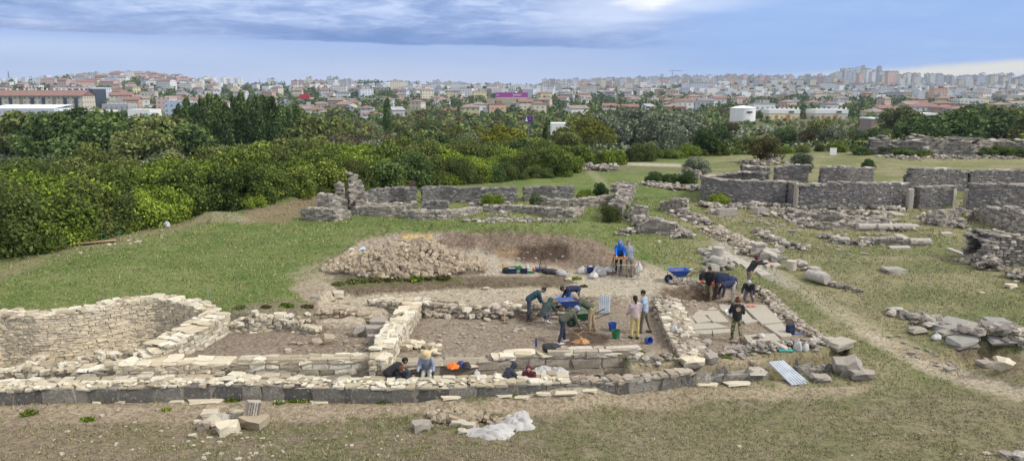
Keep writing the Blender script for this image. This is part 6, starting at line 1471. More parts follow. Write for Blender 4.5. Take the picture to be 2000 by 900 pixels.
# ------------------------------------------------------------------ people
M['skin'] = plain('skin', (.46, .27, .19), .6, vary=.08, scale=3.)
def cloth(name, col, **k): return plain('cloth_' + name, col, .95, vary=k.get('vary', .3), scale=k.get('scale', 6.), bumpd=.02)
def camo():
    m, nt, b = newmat('cloth_camouflage'); tc = nt.nodes.new('ShaderNodeTexCoord'); n = noise(nt, tc.outputs['Object'], 9., 3, .5)
    nt.links.new(ramp(nt, n, [(0, (.03, .03, .02)), (.43, (.10, .11, .05)), (.5, (.22, .20, .10)), (.58, (.40, .36, .22))], 'CONSTANT'), b.inputs['Base Color']); b.inputs['Roughness'].default_value = .95; return m
def capsule(mb, a, b, ra, rb, n=12, flat=None, mid=None):
    """tapered rounded limb from a to b; flat=(axis vector, factor) widens along an axis"""
    a = Vector(a); b = Vector(b); d = b - a; L = d.length
    if L < 1e-5: d = Vector((0, 0, 1)); L = 1e-5
    d = d / L; s = d.cross(Vector((0, 1, 0)) if abs(d.y) < .9 else Vector((1, 0, 0))).normalized(); t = d.cross(s)
    prof = [(-ra, 0.02), (-ra * .8, .6), (-ra * .4, .92), (0, 1)]
    rings = [(z, ra * k) for z, k in prof]
    if mid: rings.append((L * .45, mid))
    rings += [(L + 0 * rb, rb), (L + rb * .4, rb * .92), (L + rb * .8, rb * .6), (L + rb, rb * .02)]
    V = []; F = []
    for z, r in rings:
        for k in range(n):
            q = 2 * PI * k / n; o = (s * math.cos(q) + t * math.sin(q)) * r
            if flat is not None: o = o + flat[0] * (o.dot(flat[0])) * (flat[1] - 1)
            V.append(a + d * z + o)
    m = len(rings)
    for i in range(m - 1):
        for k in range(n): F.append((i * n + k, i * n + (k + 1) % n, (i + 1) * n + (k + 1) % n, (i + 1) * n + k))
    F += [tuple(reversed(range(n))), tuple((m - 1) * n + k for k in range(n))]
    mb.add(V, F)
def fuse(o, vox, smooth=2):
    r = o.modifiers.new('fuse', 'REMESH'); r.mode = 'VOXEL'; r.voxel_size = vox; r.use_smooth_shade = True
    s = o.modifiers.new('even', 'SMOOTH'); s.factor = .5; s.iterations = smooth
def dirv(pitch, side=0.):
    """direction: pitch from hanging straight down (0) forwards (+y) in degrees, side outwards in degrees"""
    p = math.radians(pitch); s = math.radians(side)
    v = Vector((0, math.sin(p), -math.cos(p))); return (Matrix.Rotation(s, 3, 'Y') @ v).normalized()
def person(px, py, face, label, top='navy', legs='dark', shoes='shoe', torso=5, head=0, armL=(10, 8, 25), armR=(10, 8, 25), legL=(0, 3, 0), legR=(0, 3, 0), H=1.72, hat=None, hatc=None, hair=None, dz=0., at=None, twist=0, gloves=None, name='person', headturn=0, lift=None, coat=0., group=None):
    """face: heading in degrees, 0 = away from the camera, 90 = to the left, 180 = towards the camera. arm = (shoulder pitch, side, elbow bend), leg = (hip pitch, side, knee flex)"""
    k = H / 1.78; X = Vector((1, 0, 0)); root = link(name, None)
    J = {}; hip = Vector((0, 0, .93 * k)); tb = math.radians(torso)
    up = Vector((0, math.sin(tb), math.cos(tb))); fw = Vector((0, math.cos(tb), -math.sin(tb)))
    Rt = Matrix.Rotation(math.radians(twist), 3, 'Z')
    chest = hip + up * .34 * k; sh = hip + up * .50 * k; neck = hip + up * .56 * k
    hb = math.radians(torso * .8 + head); hu = Vector((0, math.sin(hb), math.cos(hb))); Rh = Matrix.Rotation(math.radians(headturn), 3, 'Z')
    hc = neck + hu * .155 * k; hf = Vector((0, math.cos(hb), -math.sin(hb)))
    hf = Rh @ hf
    legs_ = {}
    for s, n_, g in ((-1, 'L', legL), (1, 'R', legR)):
        h = hip + X * s * .095 * k - Vector((0, 0, .02)); d1 = dirv(g[0], -s * g[1]); kn = h + d1 * .43 * k
        d2 = dirv(g[0] - g[2], -s * g[1] * .3); an = kn + d2 * .42 * k
        fp = math.radians(min(max(g[2] - g[0], 0) * .7, 75) if g[2] > 60 else 0)
        fd = Vector((s * .12, math.cos(fp), -math.sin(fp))).normalized()
        legs_[n_] = (h, kn, an, an + fd * .16 * k - Vector((0, 0, .045)) * k, fd)
    low = min(min(l[2].z - .08 * k, l[3].z - .035 * k, l[1].z - .06 * k) for l in legs_.values())
    if lift is not None: low = lift
    arms_ = {}
    for s, n_, g in ((-1, 'L', armL), (1, 'R', armR)):
        a = sh + X * s * .185 * k - up * .02; d1 = dirv(g[0], -s * g[1]); e = a + d1 * .29 * k
        d2 = dirv(g[0] + g[2], -s * (g[1] - (g[3] if len(g) > 3 else g[1] * .8))); w = e + d2 * .25 * k
        arms_[n_] = (a, e, w, d2)
    # body, one continuous skin surface
    b = MB()
    capsule(b, hip - up * .02, chest, .105 * k, .115 * k, flat=(X, 1.3)); capsule(b, chest, sh, .115 * k, .085 * k, flat=(X, 1.5)); capsule(b, sh, neck + hu * .05, .055 * k, .05 * k)
    cz = hc; capsule(b, cz - hu * .03 * k, cz + hu * .035 * k, .078 * k, .09 * k, n=14, flat=(hf, 1.16)); capsule(b, cz - hu * .07 * k + hf * .035 * k, cz - hu * .05 * k + hf * .05 * k, .045 * k, .045 * k)
    capsule(b, cz + hf * .085 * k - hu * .01, cz + hf * .118 * k - hu * .03 * k, .012, .016, n=8)
    side = hf.cross(hu)
    for s in (-1, 1): capsule(b, cz + side * s * .083 * k - hu * .02, cz + side * s * .09 * k + hu * .02, .016, .02, n=8)
    for n_, s in (('L', -1), ('R', 1)):
        a, e, w, d2 = arms_[n_]; capsule(b, a, e, .05 * k, .041 * k); capsule(b, e, w, .041 * k, .027 * k)
        pe = w + d2 * .085 * k; pn = d2.cross(X).normalized(); capsule(b, w, pe, .026 * k, .034 * k, flat=(X, 1.25))
        fdn = (d2 * .8 + Vector((0, 0, -.35)) + hf * .1).normalized()
        for q in range(4):
            o = X * (q - 1.5) * .021 * k; L = (.036, .042, .039, .03)[q] * k; p0 = pe + o; p1 = p0 + d2 * L; p2 = p1 + fdn * L * .9
            capsule(b, p0, p1, .0105, .0098, n=6); capsule(b, p1, p2, .0098, .0088, n=6)
        t0 = w + d2 * .03 * k - X * s * .026 * k; t1 = t0 + (d2 * .5 - X * s * .85).normalized() * .035 * k; capsule(b, t0, t1, .0125, .011, n=6); capsule(b, t1, t1 + d2 * .03 * k, .011, .0095, n=6)
        h, kn, an, toe, fd = legs_[n_]; capsule(b, h, kn, .078 * k, .05 * k); capsule(b, kn, an, .05 * k, .034 * k, mid=.05 * k); capsule(b, an - Vector((0, 0, .035)), toe, .034, .028)
    body = b.build('body', M['skin'], root); fuse(body, .0125, 1)
    # eyes and mouth
    f = MB()
    for s in (-1, 1): f.lathe([(.001, -.012), (.011, 0), (.001, .012)], 8, cz + hf * .098 * k + side * s * .032 * k + hu * .012)
    f.box(cz + hf * .102 * k - hu * .06 * k, (.04, .012, .008)); f.build('face_marks', plain('dark_eye', (.04, .025, .02), .5), root)
    # jacket
    j = MB(); pd = .038 + coat
    capsule(j, hip + up * .0, chest, .122 * k + pd * .6, .128 * k + pd * .5, flat=(X, 1.28)); capsule(j, chest, sh - up * .01, .128 * k + pd * .5, .09 * k + pd * .5, flat=(X, 1.52)); capsule(j, sh, sh + (neck - sh) * .6, .07 * k, .058 * k)
    for n_ in 'LR':
        a, e, w, d2 = arms_[n_]; capsule(j, a, e, .062 * k + pd * .5, .052 * k + pd * .3); capsule(j, e, w - d2 * .01, .052 * k + pd * .3, .038 * k + pd * .2)
    if hat == 'hood':
        capsule(j, neck - hu * .01, cz + hu * .02 * k - hf * .025 * k, .085 * k, .117 * k, n=14, flat=(hf, 1.0))
    jk = j.build('jacket', top, root); fuse(jk, .02, 2)
    # trousers
    t = MB(); capsule(t, hip - up * .04, hip + up * .06 * k, .122 * k, .112 * k, flat=(X, 1.3))
    for n_ in 'LR':
        h, kn, an, toe, fd = legs_[n_]; capsule(t, h, kn, .102 * k, .072 * k); capsule(t, kn, an + (kn - an).normalized() * .03, .072 * k, .06 * k, mid=.07 * k)
    tr = t.build('trousers', legs, root); fuse(tr, .02, 2)
    for n_ in 'LR':
        h, kn, an, toe, fd = legs_[n_]; s = MB(); capsule(s, an - Vector((0, 0, .02)) - fd * .03, an + Vector((0, 0, .03)), .045 * k, .045 * k); capsule(s, an - Vector((0, 0, .045)) - fd * .035, toe + fd * .03, .043 * k, .038 * k, flat=(X, 1.1))
        so_ = s.build('shoe', shoes, root); fuse(so_, .014, 1)
    if gloves is not None:
        for n_, s in (('L', -1), ('R', 1)):
            a, e, w, d2 = arms_[n_]; q = MB(); capsule(q, w - d2 * .02, w + d2 * .09, .037, .043, flat=(X, 1.25)); capsule(q, w + d2 * .1, w + d2 * .15, .038, .024, flat=(X, 1.3)); capsule(q, w + d2 * .03 - X * s * .03, w + d2 * .06 - X * s * .07, .019, .015); fuse(q.build('glove', gloves, root), .012, 1)
    # hair and hats
    if hair is not None:
        q = MB(); capsule(q, cz + hu * .0 - hf * .018, cz + hu * .045 * k - hf * .006, .098 * k, .098 * k, n=14, flat=(hf, 1.1))
        if hair[1] > 0: capsule(q, cz - hf * .08 * k, cz - hf * .09 * k - hu * hair[1], .06, .035)
        if hair[1] < 0: capsule(q, cz - hf * .07 * k + hu * .10 * k, cz - hf * .08 * k + hu * .12 * k, .045, .045)
        fuse(q.build('hair', hair[0], root), .014, 1)
    Mh = Matrix((side, hf, hu)).transposed()
    if hat == 'beanie':
        q = MB(); capsule(q, cz + hu * .035 * k - hf * .012, cz + hu * .062 * k - hf * .012, .102 * k, .094 * k, n=14, flat=(hf, 1.12)); o = q.build('beanie', hatc, root); fuse(o, .014, 1)
    elif hat == 'brim':
        q = MB(); q.lathe([(.19 * k, .0), (.192 * k, .008), (.115 * k, .02), (.11 * k, .08), (.09 * k, .115), (.001, .122)], 20, cz + hu * .045 * k, M=Mh); q.build('hat', hatc, root, smooth=True)
    elif hat == 'bucket':
        q = MB(); q.lathe([(.155 * k, -.03), (.157 * k, -.022), (.115 * k, .02), (.105 * k, .075), (.08 * k, .1), (.001, .105)], 18, cz + hu * .045 * k, M=Mh); q.build('hat', hatc, root, smooth=True)
    elif hat == 'cap':
        q = MB(); capsule(q, cz + hu * .045 * k, cz + hu * .06 * k, .1 * k, .092 * k, n=14, flat=(hf, 1.1)); q.box(cz + hf * .15 * k + hu * .035 * k, (.13, .11, .015)); q.build('cap', hatc, root, smooth=True)
    p = Vector(at) if at is not None else g1(px, py)
    root.location = (p.x, p.y, p.z - low + dz); root.rotation_euler = (0, 0, math.radians(face)); root['low'] = float(low)
    tag(root, label, 'person', group)
    return root, arms_, legs_
C_ = cloth
navy = C_('navy', (.022, .028, .06)); black = C_('black', (.018, .018, .02)); teal = C_('teal', (.015, .055, .075)); dgreen = C_('darkgreen', (.035, .06, .055)); olive = C_('olive', (.075, .085, .055)); blue = C_('brightblue', (.01, .15, .60), vary=.15); grey = C_('greyblue', (.20, .23, .28)); pink = C_('palepink', (.46, .36, .35)); lblue = C_('paleblue', (.30, .37, .47)); maroon = C_('maroon', (.10, .015, .03)); khaki = C_('khaki', (.27, .215, .145)); tan = C_('tan', (.36, .27, .16)); mustard = C_('mustard', (.50, .40, .16)); brown = C_('brownish', (.17, .135, .10)); jeans = C_('jeans', (.045, .055, .09)); gtrou = C_('greytrousers', (.10, .10, .115)); ptrou = C_('paletrousers', (.38, .38, .33)); shoe = C_('shoes', (.09, .07, .055)); lshoe = C_('lightshoes', (.5, .5, .5)); straw = C_('straw', (.58, .45, .25), vary=.15); sage = C_('sagehat', (.36, .37, .29)); bhat = C_('bluehat', (.22, .30, .42)); grhat = C_('greyhat', (.38, .39, .42)); haird = C_('hairdark', (.02, .014, .01)); hairr = C_('hairred', (.12, .04, .02)); redg = C_('redglove', (.5, .02, .02)); ltrou = C_('lighttrousers', (.42, .44, .38)); bglove = C_('blackglove', (.02, .02, .02)); gloveg = C_('greenglove', (.05, .25, .07))
# sieving pair
person(1208, 530, 180, 'person in a bright blue hooded jacket leaning over the wooden sieve', blue, black, shoe, torso=28, head=10, armL=(25, 5, 30), armR=(25, 5, 30), hat='hood', H=1.68)
person(1229, 541, 8, 'person in grey jacket and cap, back to camera, beside the metal sieve stand', grey, khaki, shoe, torso=18, head=25, armL=(30, 5, 30), armR=(20, 12, 40), hat='cap', hatc=gtrou, H=1.78)
# trench at the right
person(1385, 580, 150, 'person in black sweater striding with red gloves and knee pads', black, khaki, shoe, torso=6, head=18, armL=(15, 14, 62), armR=(20, 14, 60), legL=(24, 8, 8), legR=(-16, 8, 12), gloves=redg, hair=(haird, 0), H=1.76)
person(1462, 566, -72, 'person in a dark red hood and black top reaching out to the right', black, khaki, shoe, torso=38, head=-20, armL=(88, 4, 5), armR=(84, 4, 8), hat='beanie', hatc=maroon, hair=(maroon, .04), H=1.7, legL=(8, 3, 6), legR=(-6, 3, 4))
person(1430, 592, 95, 'person in navy jacket and pale trousers bending double over the ground', navy, ptrou, shoe, torso=96, head=20, armL=(5, 5, 8), armR=(12, 5, 5), legL=(6, 6, 6), legR=(-5, 6, 4), hair=(haird, 0), H=1.68)
person(1462, 590, 160, 'person kneeling in black jacket and light grey beanie', black, gtrou, shoe, torso=52, head=15, armL=(30, 12, 30), armR=(30, 20, 30), legL=(30, 12, 118), legR=(26, 12, 116), hat='beanie', hatc=grhat, H=1.7)
wm = person(1437, 667, -8, 'woman in black hoodie and camouflage trousers walking away with papers', black, camo(), shoe, torso=4, head=10, armL=(20, 14, 75), armR=(12, 14, 60), legL=(12, 4, 6), legR=(-14, 4, 32), hair=(hairr, -.05), H=1.72)
e_ = MB(); e_.lathe([(.001, 0), (.085, 0), (.085, .012), (.055, .014), (.05, .008), (.001, .008)], 14, (0, -.195, 1.30), M=Matrix.Rotation(math.radians(90), 3, 'X')); e_.build('emblem', C_('emblem', (.42, .32, .16)), wm[0])
# the standing pair
person(1239, 661, 10, 'person in pale pink shirt, black beanie and mustard trousers, seen from behind', pink, mustard, black, torso=2, head=6, armL=(8, 8, 45), armR=(8, 8, 40), legL=(2, 3, 2), legR=(-2, 3, 2), hat='beanie', hatc=black, hair=(haird, .16), H=1.68)
person(1258, 650, 60, 'person in pale blue shirt and brown trousers standing right of the pink shirt', lblue, brown, shoe, torso=5, head=12, armL=(12, 6, 60), armR=(8, 8, 55), legL=(10, 3, 6), legR=(-12, 3, 8), hat='beanie', hatc=black, H=1.72)
# diggers in the central room
person(1154, 648, 75, 'man in olive sweater and wide sage hat bending over the green wheelbarrow', olive, tan, C_('boots', (.32, .24, .15)), torso=60, head=-2, armL=(12, 6, 12), armR=(20, 6, 12), legL=(5, 6, 4), legR=(-6, 6, 6), hat='brim', hatc=sage, H=1.86)
person(1128, 602, 100, 'person in dark navy bent low behind the upper blue wheelbarrow', navy, jeans, shoe, torso=88, head=20, armL=(10, 8, 20), armR=(20, 8, 10), legL=(6, 5, 12), legR=(-4, 5, 8), hair=(haird, 0), H=1.68)
person(1033, 625, -80, 'person in teal jacket and jeans bending at the rubble wall', teal, jeans, shoe, torso=58, head=20, armL=(10, 6, 15), armR=(16, 6, 20), legL=(4, 3, 4), legR=(-4, 3, 4), hat='beanie', hatc=black, H=1.72)
person(1061, 634, -35, 'person squatting in a dark green hooded top before the rubble wall', dgreen, gtrou, lshoe, torso=48, head=25, armL=(40, 8, 20), armR=(40, 8, 20), legL=(95, 16, 128), legR=(92, 16, 128), hat='hood', H=1.7)
person(1098, 670, -68, 'person in green hoodie and blue bucket hat hoeing beside the black bag', olive, C_('navytrousers', (.03, .035, .065)), lshoe, torso=62, head=-6, armL=(32, 6, 6), armR=(18, 6, 16), legL=(16, 5, 10), legR=(-12, 5, 6), hat='bucket', hatc=bhat, H=1.72)
# people in the front trench (feet on the trench floor)
def tp(px, py, z=-.7): return (*W(px, py, z), z)
ty = lambda px: W(px, 716, -.1)
person(0, 0, -60, 'person in black jacket crouching deep at the left end of the trench', black, black, shoe, torso=66, head=5, armL=(40, 10, 20), armR=(30, 10, 30), legL=(60, 8, 95), legR=(55, 8, 95), hair=(haird, 0), at=(*W(757, 733, -.1), -.72), H=1.74)
person(0, 0, 150, 'person with reddish hair low in the trench, only head and shoulders showing', C_('darktop', (.03, .035, .05)), black, shoe, torso=25, head=35, armL=(40, 10, 20), armR=(40, 10, 20), legL=(95, 16, 128), legR=(92, 16, 128), hair=(hairr, 0), at=(*W(797, 730, -.1), -.82), H=1.66)
person(0, 0, 180, 'man in straw hat and grey shirt sitting on the trench ledge, black gloves', C_('shirtgrey', (.25, .28, .35)), ltrou, shoe, torso=22, head=28, armL=(22, 16, 45), armR=(22, 16, 45), legL=(70, 10, 78), legR=(70, 12, 78), hat='brim', hatc=straw, gloves=bglove, at=(*W(834, 716, -.1), -.86), H=1.78)
person(0, 0, -60, 'person in dark blue hood sitting low in the middle of the trench', C_('slate', (.03, .035, .05)), jeans, shoe, torso=40, head=20, armL=(40, 10, 20), armR=(40, 10, 20), legL=(92, 14, 126), legR=(90, 14, 126), hat='hood', at=(*W(982, 737, -.1), -.74), H=1.68)
person(0, 0, 175, 'person in maroon hood deep in the trench, face just above the wall', maroon, black, shoe, torso=25, head=18, armL=(40, 10, 20), armR=(40, 10, 20), legL=(95, 16, 128), legR=(92, 16, 128), hat='hood', at=(*W(1034, 732, -.1), -.80), H=1.62)
person(0, 0, -85, 'person in navy, only a bent back showing in the trench near the white sack', navy, jeans, shoe, torso=86, head=10, armL=(20, 10, 20), armR=(20, 10, 20), legL=(80, 10, 110), legR=(78, 10, 110), at=(*W(1128, 733, -.1), -.84), hair=(haird, 0), H=1.68)
# ------------------------------------------------------------------ tools and gear
P_ = plain
M['bl'] = P_('barrow_blue', (.03, .10, .42), .6, vary=.35); M['gr'] = P_('barrow_green', (.025, .15, .065), .6, vary=.4); M['nv'] = P_('bucket_navy', (.012, .03, .16), .5, vary=.12)
M['black'] = P_('rubber_black', (.02, .02, .02), .7); M['wood'] = P_('wood', (.42, .29, .16), .7, vary=.25, scale=12.); M['orangewood'] = P_('sieve_wood', (.42, .22, .09), .7, vary=.2)
M['sack'] = P_('white_sack', (.54, .53, .50), .85, vary=.25, scale=5., bumpd=.03); M['sheet'] = P_('zinc_sheet', (.47, .51, .55), .45, .3, vary=.22, scale=3.); M['alu'] = P_('aluminium', (.40, .41, .42), .4, .7, vary=.1)
M['earth'] = P_('loose_earth', (.16, .12, .09), .98, vary=.35, scale=9., bumpd=.03); M['orange'] = P_('orange_cloth', (.75, .17, .02), .8, vary=.15); M['tarp'] = P_('tarpaulin', (.40, .39, .37), .75, vary=.22, scale=2.5, bumpd=.03)
def barrow(px, py, rz, tray, label, load='earth', up=0.):
    p = g1(px, py); r = link('wheelbarrow', None); r.location = (p.x, p.y, p.z + up); r.rotation_euler = (0, 0, math.radians(rz))
    # tray: x forward (wheel side +x)
    def loop(hx0, hx1, hy, z): return [(hx0, -hy, z), (hx1, -hy * .88, z), (hx1, hy * .88, z), (hx0, hy, z)]
    o0 = loop(-.25, .22, .19, .32); o1 = loop(-.42, .52, .33, .62); i1 = loop(-.40, .50, .31, .62); i0 = loop(-.235, .205, .175, .335)
    mb = MB(); V = o0 + o1 + i1 + i0; F = [(3, 2, 1, 0)]
    for a, b in ((0, 4), (4, 8), (8, 12)): F += [(a + i, a + (i + 1) % 4, b + (i + 1) % 4, b + i) for i in range(4)]
    F += [(12, 13, 14, 15)]; mb.add(V, F)
    for i in range(4): mb.tube([o1[i], o1[(i + 1) % 4]], .016, 6)
    mb.build('tray', M[tray], r)
    if load:
        q = MB(); n = 8; V = []; 
        for j in range(n):
            for i in range(n):
                u, v = i / (n - 1) * 2 - 1, j / (n - 1) * 2 - 1
                V.append((.05 + u * .38, v * .26, .50 + .1 * (1 - u * u) * (1 - v * v) + .02 * math.sin(i * 5 + j * 3)))
        q.add(V, [(j * n + i, j * n + i + 1, (j + 1) * n + i + 1, (j + 1) * n + i) for j in range(n - 1) for i in range(n - 1)]); q.build('load', M[load], r)
    mb = MB()
    for s in (-1, 1):
        mb.tube([(.52, s * .06, .2), (.1, s * .2, .31), (-.35, s * .25, .34), (-.95, s * .29, .55)], .017, 6)
        mb.tube([(.05, s * .2, .31), (-.12, s * .26, .02), (-.28, s * .26, .02), (-.3, s * .24, .34)], .014, 6)
        mb.tube([(.52, s * .06, .2), (.5, s * .25, .5)], .012, 6)
    mb.tube([(-.2, -.26, .03), (-.2, .26, .03)], .012, 6); mb.build('frame', M['black'], r)
    for s in (-1, 1):
        mb = MB(); mb.tube([(-.85, s * .285, .515), (-1.0, s * .295, .568)], .023, 8); mb.build('grip', M['black'], r)
    mb = MB(); Mx = Matrix.Rotation(math.radians(90), 3, 'X')
    mb.lathe([(.13, -.03), (.17, -.045), (.195, -.03), (.2, 0), (.195, .03), (.17, .045), (.13, .03), (.13, -.03)], 20, (.53, 0, .2), M=Mx); w = mb.build('wheel', M['black'], r, smooth=True)
    mb = MB(); mb.lathe([(.02, -.05), (.13, -.02), (.13, .02), (.02, .05)], 16, (.53, 0, .2), M=Mx); mb.build('rim', M[tray], w)
    tag(r, label, 'wheelbarrow'); return r
barrow(1326, 551, 190, 'bl', 'blue wheelbarrow full of earth standing alone left of the striding person')
barrow(1112, 614, 195, 'bl', 'blue wheelbarrow beside the rubble wall, in front of the person bent low', up=.05)
barrow(1140, 637, 195, 'gr', 'green wheelbarrow with black handles under the man in the wide hat', load='earth')
def bucket(px, py, mat, label, s=1., tilt=0, rz=0, up=0, fill=None):
    p = g1(px, py); mb = MB(); mb.lathe([(.11 * s, 0), (.155 * s, .27 * s), (.165 * s, .27 * s), (.165 * s, .285 * s), (.148 * s, .285 * s), (.10 * s, .012)], 20)
    o = mb.build('bucket', M[mat], None, (p.x, p.y, p.z + up), smooth=False); o.rotation_euler = (tilt, 0, rz); tag(o, label, 'bucket')
    pts = [(.155 * s * math.cos(a), .03 * math.sin(a) + .0, .28 * s - .13 * s * math.sin(a)) for a in np.linspace(0, PI, 9)]
    q = MB(); q.tube(pts, .005, 4); q.build('bail', M['black'], o)
    if fill: q = MB(); q.lathe([(.14 * s, .24 * s), (.08 * s, .3 * s), (.01, .31 * s)], 12); q.build('filling', M[fill], o)
    return o
bucket(1196, 645, 'bl', 'blue bucket on the room floor, behind the green one', 1.1); bucket(1203, 660, 'gr', 'green bucket on the room floor, in front of the blue one', 1.1)
bucket(1262, 668, 'bl', 'small blue bucket tipped over on the wall', .85, 1.4, .5, .1); bucket(1109, 582, 'bl', 'blue bucket held by the person bent low', 1.15, .2, 0, .1)
bucket(1153, 532, 'nv', 'navy bucket stuffed with a white bag behind the white sacks', 1.1, fill='sack')
bucket(1130, 618, 'gr', 'green tub on the rim of the green wheelbarrow', .9, 0, 0, .62) if False else None
def sack(px, py, w, h, label, mat='sack', group=None, knot=True, seed=0, rz=0, up=0, n=18, lumps=.22, name='sack', flat=1., z=None):
    p = g1(px, py) if z is None else W3(px, py, z); m = mpp(p); R = w * m / 2; Hh = h * m; rg = np.random.default_rng(int(px + py * 3) + seed); mb = MB()
    prof = [(0, .0), (.8, .0), (1., .18), (1.02, .4), (.86, .66), (.55, .86), (.24, .96), (.17, .99), (.3, 1.07), (.22, 1.12), (.01, 1.03)] if knot else [(0, 0), (.85, 0), (1., .25), (1., .55), (.8, .85), (.4, .98), (.01, 1.)]
    V = []; F = []; k1, k2, k3 = rg.uniform(0, 6, 3)
    for i, (r, z) in enumerate(prof):
        for k in range(n):
            a = 2 * PI * k / n; q = 1 + lumps * math.sin(2 * a + k1) + lumps * .7 * math.sin(5 * a + k2 + i * .4) + rg.normal(0, .035)
            V.append((r * R * q * math.cos(a), r * R * .8 * q * math.sin(a), z * Hh * (1 + .05 * math.sin(3 * a + k3)) * flat))
    for i in range(len(prof) - 1):
        for k in range(n): F.append((i * n + k, i * n + (k + 1) % n, (i + 1) * n + (k + 1) % n, (i + 1) * n + k))
    mb.add(V, F); o = mb.build(name, M[mat], None, (p.x, p.y, p.z - .02 + up), rz, smooth=True); tag(o, label, 'sack' if name == 'sack' else 'bag', group); return o
for (px, py, w, h, lab) in ((1137, 533, 18, 13, 'white tied sack, leftmost of the row before the spoil heap'), (1168, 533, 15, 15, 'white tied sack just right of the navy bucket'), (1160, 542, 20, 12, 'white sack lying in front of the others'), (1176, 537, 16, 15, 'upright white sack at the right of the cluster'), (1190, 530, 20, 10, 'low white sack beside the sieve legs'), (1243, 533, 12, 20, 'tall white sack behind the metal sieve stand'), (1248, 528, 14, 16, 'grey-white sack against the right sieve leg'),
    (1316, 648, 12, 16, 'white carrier bag on the wall of the paved room'), (1328, 651, 12, 13, 'transparent bag of finds on the wall of the paved room'), (1558, 685, 14, 22, 'full grey-white bag of finds, left of two'), (1573, 685, 14, 17, 'full grey-white bag of finds, right of two'), (931, 735, 16, 14, 'white sack in the trench by the helmets'), (968, 738, 12, 12, 'small white sack beside the dark blue hood'), (1486, 657, 14, 8, 'crumpled white bag on the stone tray'), (1829, 662, 22, 12, 'white bundle lying before the retaining wall'), (1040, 720, 12, 10, 'pale sack beside the maroon hood'), (1086, 584, 14, 9, 'white plastic bag on the rubble wall'), (1096, 582, 12, 9, 'second white plastic bag on the rubble wall')):
    sack(px, py, w, h, lab, z=(-.5 if 700 < py and px < 1500 else (.34 if lab.endswith('wall of the paved room') else (.3 if 'stone tray' in lab else (.42 if 'plastic bag' in lab else None)))))
def drape(name, px, py, w, d, h, label, mat='tarp', seed=1, folds=9., up=0., rz=0., cat='tarpaulin', edge=.25, z=None):
    p = g1(px, py) if z is None else W3(px, py, z); m = mpp(p); Wd = w * m; mb = MB(); n = 48; k = 30; rg = np.random.default_rng(seed); ph = rg.uniform(0, 6, 6)
    V = []; F = []
    for j in range(k):
        for i in range(n):
            u, v = i / (n - 1) * 2 - 1, j / (k - 1) * 2 - 1
            rr = 1 + .16 * math.sin(3 * math.atan2(v, u) + ph[0]) + .09 * math.sin(7 * math.atan2(v, u) + ph[1])
            x, y = u * (1 - .35 * v * v) ** .5 * rr * Wd / 2, v * (1 - .35 * u * u) ** .5 * rr * d / 2
            e = max(0, 1 - max(abs(u), abs(v)) ** 3)
            f = abs(math.sin(folds * u + 2.5 * v + ph[2] + 1.2 * math.sin(2.2 * v + ph[3]))) ** .7 * .5 + abs(math.sin(folds * .7 * v - 3 * u + ph[4])) * .35 + .25 * math.sin(2 * u + ph[5])
            V.append((x, y, .015 + h * e * (.25 + .75 * max(f, 0)) * (.7 + .3 * math.sin(3 * u + 1))))
    F = [(j * n + i, j * n + i + 1, (j + 1) * n + i + 1, (j + 1) * n + i) for j in range(k - 1) for i in range(n - 1)]
    mb.add(V, F); o = mb.build(name, M[mat], None, (p.x, p.y, p.z + up), rz, smooth=False); s = o.modifiers.new('thick', 'SOLIDIFY'); s.thickness = .012; tag(o, label, cat); return o
drape('tarpaulin', 960, 848, 98, 1.15, .24, 'crumpled dirty white tarpaulin beside the low stone heap, front part', seed=4, rz=.2, folds=5.5)
drape('tarpaulin', 1004, 826, 82, 1.25, .30, 'crumpled grey-white tarpaulin, rear part rolled along the low stone heap', seed=9, rz=.25, folds=5)
drape('sacking', 1062, 724, 40, .9, .15, 'white sacking thrown over the trench beside the maroon hood', seed=6, folds=4.5, z=-.22, cat='sacking'); drape('sacking', 1090, 728, 38, .9, .17, 'cream sacking hanging into the trench, right piece', seed=12, folds=4, z=-.24, cat='sacking')
drape('orange_jacket', 886, 716, 28, .5, .16, 'bright orange jacket on the pale ledge left of the helmets', 'orange', 3, 5, z=-.1, cat='jacket')
drape('tool_cloth', 1135, 668, 34, .45, .16, 'ochre cloth bag on the dark earth patch', 'orangewood', 5, 5, .0, cat='bag')
for (px, py, c, lab) in ((900, 714, 'nv', 'dark blue helmet between orange jacket and black helmet'), (911, 716, 'black', 'black helmet on the pale ledge')):
    p = W3(px, py, -.1); mb = MB(); mb.lathe([(.17, 0), (.175, .02), (.14, .03), (.13, .1), (.09, .16), (.01, .185)], 16); o = mb.build('helmet', M[c], None, (p.x, p.y, -.1), smooth=True); tag(o, lab, 'helmet')
# corrugated sheets
def sheet(P4, label, lift=0.):
    a, b, c, d = [Vector(p) for p in P4]; n = 36; mb = MB(); V = []; F = []; nn = (b - a).cross(d - a).normalized()
    for j in range(5):
        t = j / 4
        for i in range(n + 1):
            s = i / n; p = (a * (1 - s) + b * s) * (1 - t) + (d * (1 - s) + c * s) * t
            V.append(p + nn * (.028 if (i % 6) in (1, 2) else 0))
    F = [(j * (n + 1) + i, j * (n + 1) + i + 1, (j + 1) * (n + 1) + i + 1, (j + 1) * (n + 1) + i) for j in range(4) for i in range(n)]
    o0 = (a + c) / 2; mb.add([v - o0 for v in V], F); o = mb.build('metal_sheet', M['sheet'], None, o0); q = o.modifiers.new('thick', 'SOLIDIFY'); q.thickness = .006; tag(o, label, 'metal sheet')
sheet([W3(1500, 706, .14), W3(1529, 703, .14), W3(1582, 748, -.34), W3(1546, 752, -.34)], 'ribbed pale metal sheet bridging the trench at the front right')
